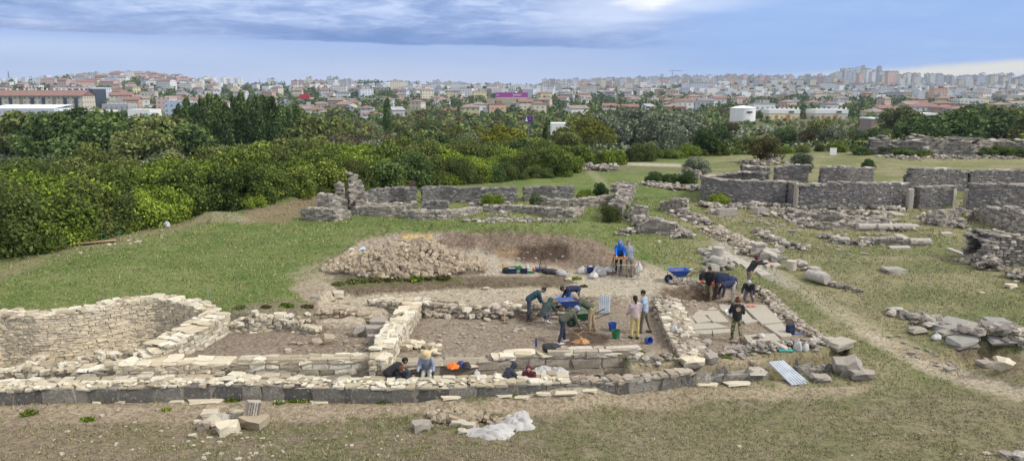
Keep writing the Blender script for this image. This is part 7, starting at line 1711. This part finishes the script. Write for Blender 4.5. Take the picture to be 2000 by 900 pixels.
p0 = W3(1170, 611, .05); sheet([Vector((p0.x, p0.y, .05)), Vector((p0.x + .46, p0.y, .05)), AT(1192, 577, p0.y + .25), AT(1170, 577, p0.y + .25)], 'pale blue-white sheet leaning upright on the cut behind the green wheelbarrow')
# sieves
def sieve(px, py, w, h, label, boxh=True, rz=0, leg=.85):
    p = g1(px, py); r = link('sieve_stand', None); r.location = p; r.rotation_euler = (0, 0, rz)
    mb = MB()
    for s in (-1, 1):
        for t in (-1, 1): mb.tube([(s * w / 2, t * .04, leg), (s * (w / 2 + .12), t * .38, 0)], .014, 6)
        mb.tube([(s * (w / 2 + .07), -.2, leg * .42), (s * (w / 2 + .07), .2, leg * .42)], .01, 5)
    mb.build('legs', M['alu' if not boxh else 'black'], r)
    mb = MB(); mb.box((0, -.3, leg + .05), (w, .03, .13)); mb.box((0, .3, leg + .05), (w, .03, .13)); mb.box((-w / 2 + .015, 0, leg + .05), (.03, .57, .13)); mb.box((w / 2 - .015, 0, leg + .05), (.03, .57, .13)); mb.build('frame', M['orangewood' if boxh else 'alu'], r)
    mb = MB(); mb.box((0, 0, leg + .0), (w - .07, .57, .012)); mb.build('screen', M['earth'], r); tag(r, label, 'sieve')
sieve(1210, 537, .62, .1, 'wooden sieve box on thin legs before the person in bright blue', rz=.05)
def frame2():
    p = g1(1226, 545); r = link('metal_sieve', None); r.location = p; mb = MB(); w, h = .98, .68
    def bar(a, b, q=.016): mb.tube([a, b], q, 6)
    bar((-w / 2, 0, .05), (-w / 2, 0, h)); bar((w / 2, 0, .02), (w / 2 - .02, 0, h)); bar((-w / 2, 0, h), (w / 2, 0, h), .02); bar((-w / 2, 0, .05), (w / 2, 0, .05)); mb.build('frame', M['alu'], r)
    mb = MB(); 
    for i in range(13): mb.tube([(-w / 2 + w * i / 13, .004, .05), (-w / 2 + w * i / 13, .004, h)], .003, 4)
    for i in range(8): mb.tube([(-w / 2, .004, .05 + (h - .05) * i / 8), (w / 2, .004, .05 + (h - .05) * i / 8)], .003, 4)
    mb.build('screen', M['alu'], r)
    for x in (-w / 2 - .02, w / 2 + .02):
        for dx, dy in ((-.22, .5), (.14, .55)):
            mb = MB(); mb.tube([(x, .05, h + .12), (x + dx, dy, 0)], .016, 6); mb.build('leg', M['alu'], r)
    tag(r, 'upright metal sieve frame on trestle legs behind which the grey jacket stands', 'sieve')
frame2()
# crates row and gear by the spoil heap
def crate(px, py, w, d, h, mat, label, rz=0, fill=None):
    p = g1(px, py); mb = MB(); t = .02
    for s in (-1, 1): mb.box((0, s * (d / 2 - t / 2), h / 2), (w, t, h), taper=1.0); mb.box((s * (w / 2 - t / 2), 0, h / 2), (t, d - 2 * t, h))
    mb.box((0, 0, .015), (w - 2 * t, d - 2 * t, .02)); mb.box((0, -d / 2 - .004, h - .02), (w + .03, .02, .035)); mb.box((0, d / 2 + .004, h - .02), (w + .03, .02, .035))
    o = mb.build('crate', M[mat], None, p, rz); tag(o, label, 'crate')
    if fill: q = MB(); q.box((0, 0, h * .6), (w - .06, d - .06, h * .55)); q.build('contents', M[fill], o)
M['yel'] = P_('yellow_plastic', (.6, .38, .04), .5); M['red'] = P_('red_plastic', (.42, .02, .02), .5); M['green'] = P_('green_plastic', (.02, .22, .08), .5); M['aqua'] = P_('aqua_plastic', (.05, .42, .42), .5); M['dkblue'] = P_('dark_blue_fabric', (.012, .02, .055), .9, vary=.3)
crate(1000, 533, .42, .32, .26, 'dkblue', 'dark blue crate in the gear row, biggest', .1, 'sack'); crate(1023, 533, .34, .3, .2, 'dkblue', 'dark crate beside a white bag in the gear row', -.1); crate(1034, 532, .4, .3, .12, 'green', 'flat green crate in the gear row', 0, 'sack'); crate(1056, 529, .5, .34, .16, 'nv', 'blue-grey crate at the right of the gear row', .1, 'earth'); crate(1009, 526, .45, .3, .14, 'green', 'green crate behind the dark blue one', .3)
sack(988, 533, 14, 12, 'black tool bag at the left end of the gear row', 'black', name='tool_bag', knot=False); sack(1030, 529, 9, 11, 'white bag sticking out of the green crate', up=.1)
for (px, py, r, h, m, lab) in ((983, 522, .06, .22, 'yel', 'small yellow canister at the left end of the gear row'), (1042, 532, .06, .22, 'red', 'red bottle in the gear row')):
    p = g1(px, py); mb = MB(); mb.lathe([(r, 0), (r, h * .8), (r * .5, h * .9), (r * .5, h), (.01, h)], 12); o = mb.build('canister', M[m], None, p, smooth=False); tag(o, lab, 'canister')
sack(1075, 534, 26, 10, 'black camera bag between crates and hard hat', 'black', name='camera_bag', knot=False); sack(1095, 537, 22, 11, 'round pale grey lidded bowl at the end of the gear row', 'tarp', name='grey_bag', knot=False)
p = g1(1058, 532); mb = MB(); [mb.tube([(0, 0, 1.0), (.3 * math.cos(a), .3 * math.sin(a), 0)], .012, 5) for a in (0, 2.1, 4.2)]; mb.box((0, 0, 1.03), (.08, .08, .06)); o = mb.build('tripod', M['black'], None, p); tag(o, 'thin black tripod standing in the gear row', 'tripod')
# bags in and around the dig
sack(1076, 683, 32, 14, 'black sports bag with silver trim on the low pale wall', 'black', name='sports_bag', knot=False, z=.22, flat=1.)
sack(1410, 560, 26, 28, 'navy rucksack in the pile of bags behind the bent person', 'dkblue', name='rucksack', knot=False); sack(1428, 560, 22, 22, 'blue rucksack in the pile of bags, right one', 'nv', name='rucksack', knot=False); sack(1374, 550, 16, 20, 'black rucksack behind the striding person', 'black', name='rucksack', knot=False); sack(1401, 546, 12, 16, 'dark red jacket bundle behind the striding person', 'maroonc' if 'maroonc' in M else 'black', name='jacket_bundle', knot=False); sack(1390, 556, 12, 16, 'small black bag beside the navy rucksack', 'black', name='shoulder_bag', knot=False)
p = g1(1543, 652); mb = MB(); mb.box((0, 0, .2), (.34, .2, .38), taper=.9); mb.box((0, -.11, .14), (.26, .06, .2)); o = mb.build('rucksack', M['dkblue'], None, p, .2); b = o.modifiers.new('b', 'BEVEL'); b.width = .03; tag(o, 'upright dark blue rucksack on the great slab', 'rucksack')
mb = MB(); mb.tube([(-.05, -.1, .03), (-.45, .12, .03), (-.6, .25, .03)], [.04, .05, .03], 6); mb.tube([(.1, -.1, .03), (.5, -.12, .03), (.7, -.1, .03)], [.03, .04, .03], 6); mb.build('strap', M['bl'], o)
p = g1(1520, 665 + 14); mb = MB(); mb.box((0, 0, .03), (.5, .3, .05)); o = mb.build('plastic_tray', M['aqua'], None, g1(1533, 684)); tag(o, 'flat aqua plastic tray beside the bags of finds', 'tray'); mb = MB(); mb.lathe([(.12, .04), (.1, .1), (.01, .12)], 9); mb.build('lump', M['rubble_stone'], o)
def bottle(px, py, m, lab, h=.26, up=0):
    p = W3(px, py, .22); mb = MB(); mb.lathe([(.035, 0), (.037, h * .72), (.02, h * .82), (.02, h)], 12); o = mb.build('bottle', M[m], None, (p.x, p.y, p.z + up)); tag(o, lab, 'bottle'); q = MB(); q.lathe([(.022, h * .9), (.022, h * 1.02), (.001, h * 1.02)], 10); q.build('cap', M['black'], o)
bottle(1047, 677, 'nv', 'dark blue thermos bottle standing left of the black sports bag', .32)
x, y = W(731, 688, .3); mb = MB(); mb.lathe([(.04, 0), (.042, .2), (.024, .24), (.024, .29)], 12); o = mb.build('bottle', M['aqua'], None, (x, y, .3)); tag(o, 'turquoise bottle on the corner of the dividing wall', 'bottle'); q = MB(); q.lathe([(.026, .26), (.026, .31), (.001, .31)], 10); q.build('cap', M['steel'], o)
# hand tools
def pole(name, a, b, r, m, lab, cat, head=None):
    a, b = Vector(a), Vector(b); mb = MB(); mb.tube([(0, 0, 0), b - a], r, 6); o = mb.build(name, M[m], None, a); tag(o, lab, cat)
    if head:
        q = MB(); d = (b - a).normalized(); s = d.cross(Vector((0, 0, 1)));  s = s.normalized() if s.length > .1 else Vector((1, 0, 0))
        at = (b - a) if head[0] == 'end' else Vector((0, 0, 0)); L = head[1]
        q.tube([at - s * L, at, at + s * L], [.012, .03, .012], 6); q.build('head', M[head[2]], o)
    return o
a = g1(1002, 600); pole('pickaxe', AT(1000, 602, a.y), AT(1016, 573, a.y + .5), .02, 'wood', 'wooden handle leaning on the back wall left of the teal jacket', 'tool', ('start', .16, 'black'))
a = g1(985, 632); pole('mattock', a + Vector((0, 0, .02)), AT(986, 604, a.y + .25), .018, 'wood', 'short mattock standing against the back wall', 'tool', ('start', .18, 'black'))
a = g1(1112, 641); pole('hoe', AT(1140, 662, g1(1140, 665).y), AT(1111, 641, g1(1098, 670).y), .018, 'wood', 'long wooden hoe held by the person in the bucket hat', 'hoe', ('start', .12, 'black'))
a = g1(1325, 592); b_ = g1(1276, 563); pole('long_pole', a + Vector((0, 0, .06)), b_ + Vector((0, 0, .12)), .022, 'wood', 'long wooden pole lying beside the square pit', 'pole')
a = g1(1128, 655); pole('shovel_handle', a + Vector((0, 0, .02)), AT(1140, 645, a.y + .1), .016, 'wood', 'short shovel handle by the ochre cloth', 'tool')
a = g1(1104, 598); pole('red_handle', AT(1110, 612, a.y), AT(1098, 588, a.y + .2), .02, 'wood', 'slanting handle against the blue wheelbarrow', 'tool')
p = g1(772, 636); a = W3(775, 617, .68); mb = MB(); mb.tube([(-.18, 0, .03), (.2, .02, .03)], .014, 5); mb.box((.2, .02, .04), (.05, .22, .04)); mb.tube([(-.1, -.3, .03), (0, -.12, .03)], .02, 5); o = mb.build('hammer', M['black'], None, a + Vector((0, 0, .03))); tag(o, 'dark hand tools lying on the dividing wall', 'tool')
# survey stake, signs, bench, crates by the bushes
a = g1(408, 602); mb = MB(); mb.tube([(0, 0, 0), (0, 0, .78)], .018, 6); mb.tube([(-.12, 0, .7), (.12, 0, .78)], .01, 5); o = mb.build('survey_stake', M['alu'], None, a); tag(o, 'thin grey survey stake on the grass behind the curved wall', 'stake')
a = g1(700 + 0, 440); 
def board(px, pyb, pyt, w, h, m, lab, pm='steel'):
    p = g1(px, pyb); q = AT(px, pyt, p.y); H = q.z - p.z; mb = MB(); mb.tube([(0, .04, -.1), (0, .04, H)], .05, 6); o = mb.build('information_board', M[pm], None, p); tag(o, lab, 'sign')
    mb = MB(); mb.box((0, 0, H - h / 2), (w, .05, h)); mb.build('panel', m, o); return o
board(807, 397, 353, .42, .8, P_('board_brown', (.10, .055, .045), .6), 'brown information board above the square grey pier')
q = bpy.data.objects[-1] if False else None
board(1627, 303, 289, .9, 1.2, M['white_paint'], 'white information board at the far edge of the meadow')
def bench():
    r = link('folding_bench', None); p = g1(186, 476); r.location = p; r.rotation_euler = (0, 0, .5)
    for k in range(2):
        mb = MB(); mb.box((0, -.12 + k * .26, .12), (2.1, .22, .03)); mb.build('board', M['wood'], r)
    for x in (.35, 1.25):
        mb = MB(); mb.tube([(x, -.25, 0), (x, -.2, .55), (x, .2, .55), (x, .25, 0)], .018, 5); mb.tube([(x - .2, 0, .55), (x + .2, 0, .55)], .016, 5); mb.build('leg', M['green'], r)
    tag(r, 'folding bench with wooden boards and green metal legs by the bushes', 'bench')
bench()
def canis(px, py, m, lab, w=.32, h=.42):
    p = g1(px, py); mb = MB(); mb.box((0, 0, h / 2), (w, .22, h)); mb.box((w * .2, 0, h + .02), (.08, .08, .05)); o = mb.build('jerrycan', M[m], None, p, .1); b = o.modifiers.new('b', 'BEVEL'); b.width = .03; tag(o, lab, 'canister')
canis(312, 443, 'green', 'bright green canister under the bushes on the left', .28, .3); canis(319, 443, 'bl', 'bright blue canister beside the green one under the bushes', .26, .34)
sack(326, 443, 14, 12, 'white bag beside the blue canister under the bushes')
drape('blue_sheet', 708, 486, 12, .7, .12, 'small scrap of blue sheeting at the left of the great heap', 'wall_blue', 8, 4, cat='sheeting'); sack(686, 490, 14, 6, 'pale bag at the left foot of the great heap', knot=False)
p = g1(1418, 640); a = W3(1421, 618, 1.15)
pp = g1(1437, 667); mb = MB(); mb.box((0, 0, 0), (.24, .3, .006), rx=.5); o = mb.build('papers', M['white_paint'], None, (pp.x - .24, pp.y + .25, pp.z + 1.08)); tag(o, 'white papers held by the woman in camouflage trousers', 'papers')
pp = g1(1462, 566); mb = MB(); mb.lathe([(.05, 0), (.11, .03), (.09, .1), (.01, .12)], 9); o = mb.build('held_stone', M['orangewood'], None, (pp.x + 1.15, pp.y + .35, pp.z + 1.0)); tag(o, 'lump of earth thrown by the person in the dark red hood', 'stone')
mb = MB(); p = g1(1468, 601); [mb.box((-.25 + k * .16, .02 * k, .03 + .01 * k), (.2, .26, .03), rz=.3 * k) for k in range(3)]; o = mb.build('notebooks', P_('notebook', (.55, .25, .2), .6, vary=.6, scale=14.), None, (p.x, p.y, .2)); tag(o, 'coloured notebooks lying on the great slab', 'notebook')
# trodden dead branches by the bushes
mb = MB(); rg = random.Random(5)
for i in range(7):
    a0 = Vector((rg.uniform(-.3, .3), 0, 0)); d0 = Vector((rg.uniform(.4, 1.6), rg.uniform(-.3, .3), rg.uniform(.3, 1.5))); mb.tube([a0, a0 + d0 * .6 + Vector((0, 0, .1)), a0 + d0 * 1.2], [.04, .025, .008], 5)
o = mb.build('dead_branch', P_('dead_wood', (.28, .24, .20), .9), None, g1(185, 425) + Vector((0, -.9, .3))); tag(o, 'grey dead branches sticking out of the bush above the bench', 'branch')
# ------------------------------------------------------------------ sky, sun, camera
def make_world():
    w = bpy.data.worlds.new('World'); SC.world = w; w.use_nodes = True
    nt = w.node_tree; bg = nt.nodes['Background']
    sky = nt.nodes.new('ShaderNodeTexSky'); sky.sky_type = 'NISHITA'; sky.sun_disc = False
    sky.sun_elevation = math.radians(42); sky.sun_rotation = math.radians(SUN_AZ)
    sky.air_density = 1.2; sky.dust_density = 2.0
    tc = nt.nodes.new('ShaderNodeTexCoord'); sep = nt.nodes.new('ShaderNodeSeparateXYZ')
    nt.links.new(tc.outputs['Generated'], sep.inputs[0])
    X, Y, Z = sep.outputs
    az = math_(nt, 'ARCTAN2', X, Y); el = math_(nt, 'ARCSINE', Z)
    # u,v in thousands of photo pixels along azimuth and elevation
    u = math_(nt, 'MULTIPLY', az, 1.51); v = math_(nt, 'MULTIPLY', el, 1.51)
    def cmb(a, b, c=0.):
        k = nt.nodes.new('ShaderNodeCombineXYZ')
        for i, q in enumerate((a, b, c)):
            if isinstance(q, (int, float)): k.inputs[i].default_value = q
            else: nt.links.new(q, k.inputs[i])
        return k.outputs[0]
    vec = cmb(math_(nt, 'MULTIPLY', u, 1.6), math_(nt, 'MULTIPLY', v, 11.))
    vec2 = cmb(math_(nt, 'MULTIPLY', u, 5.), math_(nt, 'MULTIPLY', v, 26.))
    n1 = noise(nt, vec, 1.9, 7, .58, .7); n2 = noise(nt, vec2, 1.6, 5, .5, .4)
    def rg(x, a, b):
        m = nt.nodes.new('ShaderNodeMapRange'); m.interpolation_type = 'SMOOTHSTEP'; nt.links.new(x, m.inputs[0])
        m.inputs[1].default_value = a; m.inputs[2].default_value = b
        return m.outputs[0]
    def mul(*a):
        r = a[0]
        for q in a[1:]: r = math_(nt, 'MULTIPLY', r, q)
        return r
    base = ramp(nt, rg(v, 0., .18), [(0, (.48, .56, .75)), (.25, (.37, .48, .74)), (.55, (.29, .43, .78)), (1, (.29, .40, .73))])
    # clear blue to the right
    base = mixc(nt, base, (.26, .43, .79), mul(rg(u, .12, .45), rg(v, -.01, .06), .9))
    # heavy lilac cloud deck upper left with an uneven lower edge
    edge = math_(nt, 'ADD', v, math_(nt, 'MULTIPLY', math_(nt, 'SUBTRACT', n2, .5), .016))
    edge = math_(nt, 'ADD', edge, math_(nt, 'MULTIPLY', u, .018))
    deck = rg(edge, .0790, .0855)
    leftm = math_(nt, 'SUBTRACT', 1., rg(u, .1, .42))
    n3 = noise(nt, vec2, 3.2, 7, .62, .6)
    nmx = math_(nt, 'ADD', math_(nt, 'MULTIPLY', n1, .66), math_(nt, 'MULTIPLY', n3, .34))
    deckc = ramp(nt, nmx, [(.38, (.17, .27, .55)), (.5, (.30, .41, .71)), (.61, (.53, .63, .88))])
    base = mixc(nt, base, deckc, mul(deck, leftm))
    # deep blue under-edge between x=-0.45 and 0.2
    band = mul(rg(edge, .0790, .0835), math_(nt, 'SUBTRACT', 1., rg(edge, .092, .120)), rg(u, -.62, -.30), math_(nt, 'SUBTRACT', 1., rg(u, .05, .26)))
    base = mixc(nt, base, (.105, .21, .52), mul(band, .9))
    band2 = mul(rg(edge, .0790, .0835), math_(nt, 'SUBTRACT', 1., rg(edge, .085, .105)), math_(nt, 'SUBTRACT', 1., rg(u, -.75, -.45)))
    base = mixc(nt, base, (.21, .28, .53), mul(band2, .6))
    # pale glow low in the middle and left
    base = mixc(nt, base, (.56, .60, .77), mul(math_(nt, 'SUBTRACT', 1., rg(v, .0, .075)), math_(nt, 'SUBTRACT', 1., rg(math_(nt, 'ABSOLUTE', math_(nt, 'ADD', u, .25)), .0, .42)), .75))
    base = mixc(nt, base, (.55, .66, .88), mul(math_(nt, 'SUBTRACT', 1., rg(math_(nt, 'ABSOLUTE', math_(nt, 'SUBTRACT', v, .068)), .0, .03)), math_(nt, 'SUBTRACT', 1., rg(u, -.9, -.2)), .6))
    # white cloud streaming up to the right
    s = math_(nt, 'SUBTRACT', math_(nt, 'SUBTRACT', v, .085), math_(nt, 'MULTIPLY', math_(nt, 'SUBTRACT', u, .12), .26))
    s = math_(nt, 'ADD', s, math_(nt, 'MULTIPLY', math_(nt, 'SUBTRACT', n1, .5), .05))
    st = mul(rg(s, -.03, .03), math_(nt, 'SUBTRACT', 1., rg(s, .07, .16)), rg(u, -.05, .2), rg(v, .06, .14))
    base = mixc(nt, base, (.66, .74, .95), mul(st, .75))
    d = math_(nt, 'ADD', math_(nt, 'ABSOLUTE', math_(nt, 'SUBTRACT', u, .262)), math_(nt, 'ABSOLUTE', math_(nt, 'MULTIPLY', math_(nt, 'SUBTRACT', v, .162), 3.2)))
    d = math_(nt, 'ADD', d, math_(nt, 'MULTIPLY', math_(nt, 'SUBTRACT', n2, .5), .14))
    base = mixc(nt, base, (.95, .96, 1.0), math_(nt, 'SUBTRACT', 1., rg(d, .015, .085)))
    # cream streaks at far right
    s2 = math_(nt, 'SUBTRACT', v, math_(nt, 'ADD', .018, math_(nt, 'MULTIPLY', math_(nt, 'SUBTRACT', u, .62), .06)))
    s2 = math_(nt, 'ADD', s2, math_(nt, 'MULTIPLY', math_(nt, 'SUBTRACT', n2, .5), .012))
    cr = mul(rg(s2, -.022, -.002), math_(nt, 'SUBTRACT', 1., rg(s2, .006, .022)), rg(u, .42, .72))
    base = mixc(nt, base, (.88, .80, .62), mul(cr, .85))
    base = mixc(nt, base, (.58, .70, .93), mul(math_(nt, 'SUBTRACT', 1., rg(v, .0, .035)), rg(u, .2, .7), .5))
    wisps = ramp(nt, nmx, [(.46, (0, 0, 0)), (.62, (1, 1, 1))])
    base = mixc(nt, base, (.56, .68, .93), mul(wisps, .15))
    # bright overcast higher up
    up = rg(el, .16, .55)
    high = ramp(nt, n1, [(.3, (ZEN * .86, ZEN * .86, ZEN * .88)), (.7, (ZEN * 1.05, ZEN * 1.03, ZEN * 1.0))])
    base = mixc(nt, base, high, up)
    nis = nt.nodes.new('ShaderNodeVectorMath'); nis.operation = 'SCALE'; nis.inputs['Scale'].default_value = .07
    nt.links.new(sky.outputs[0], nis.inputs[0])
    base = mixc(nt, base, nis.outputs[0], .12)
    nt.links.new(base, bg.inputs[0]); bg.inputs[1].default_value = 1.0
    return w
SUN_AZ = 108.
ZEN = 1.02
make_world()
sl = bpy.data.lights.new('sun', 'SUN'); sl.energy = 2.4; sl.angle = math.radians(11); sl.color = (1., .96, .9)
so = link('sun', sl)
d = Vector((math.sin(math.radians(SUN_AZ)) * math.cos(math.radians(42)), math.cos(math.radians(SUN_AZ)) * math.cos(math.radians(42)), math.sin(math.radians(42))))
so.rotation_euler = d.to_track_quat('Z', 'Y').to_euler()
cam = bpy.data.cameras.new('camera'); cam.sensor_width = 36; cam.lens = 36 * FPX / 2000
cam.clip_start = .5; cam.clip_end = 12000
co = link('camera', cam); co.location = (0, 0, CAMZ); co.rotation_euler = (math.radians(90) - PITCH, 0, 0)
SC.camera = co
SC.view_settings.view_transform = 'Standard'; SC.view_settings.look = 'None'; SC.view_settings.gamma = 1; SC.view_settings.exposure = .32
SC.view_settings.use_curve_mapping = False
SC.cycles.max_bounces = 5; SC.cycles.diffuse_bounces = 3; SC.cycles.volume_bounces = 0; SC.cycles.transparent_max_bounces = 4
SC.cycles.use_denoising = True

def haze():
    m = bpy.data.materials.new('haze'); m.use_nodes = True; nt = m.node_tree; nt.nodes.clear()
    out = nt.nodes.new('ShaderNodeOutputMaterial'); v = nt.nodes.new('ShaderNodeVolumePrincipled')
    v.inputs['Color'].default_value = (.60, .76, 1., 1); v.inputs['Density'].default_value = HAZE
    nt.links.new(v.outputs[0], out.inputs['Volume'])
    zs = T(np.array([0.]), np.array([3000.]))
    mb = MB(); mb.box((0, 1450, 40), (7200, 4300, 260)); o = mb.build('haze', m); o['kind'] = 'stuff'; o['label'] = 'thin bluish air over the plain and the town'
HAZE = .00011
haze()
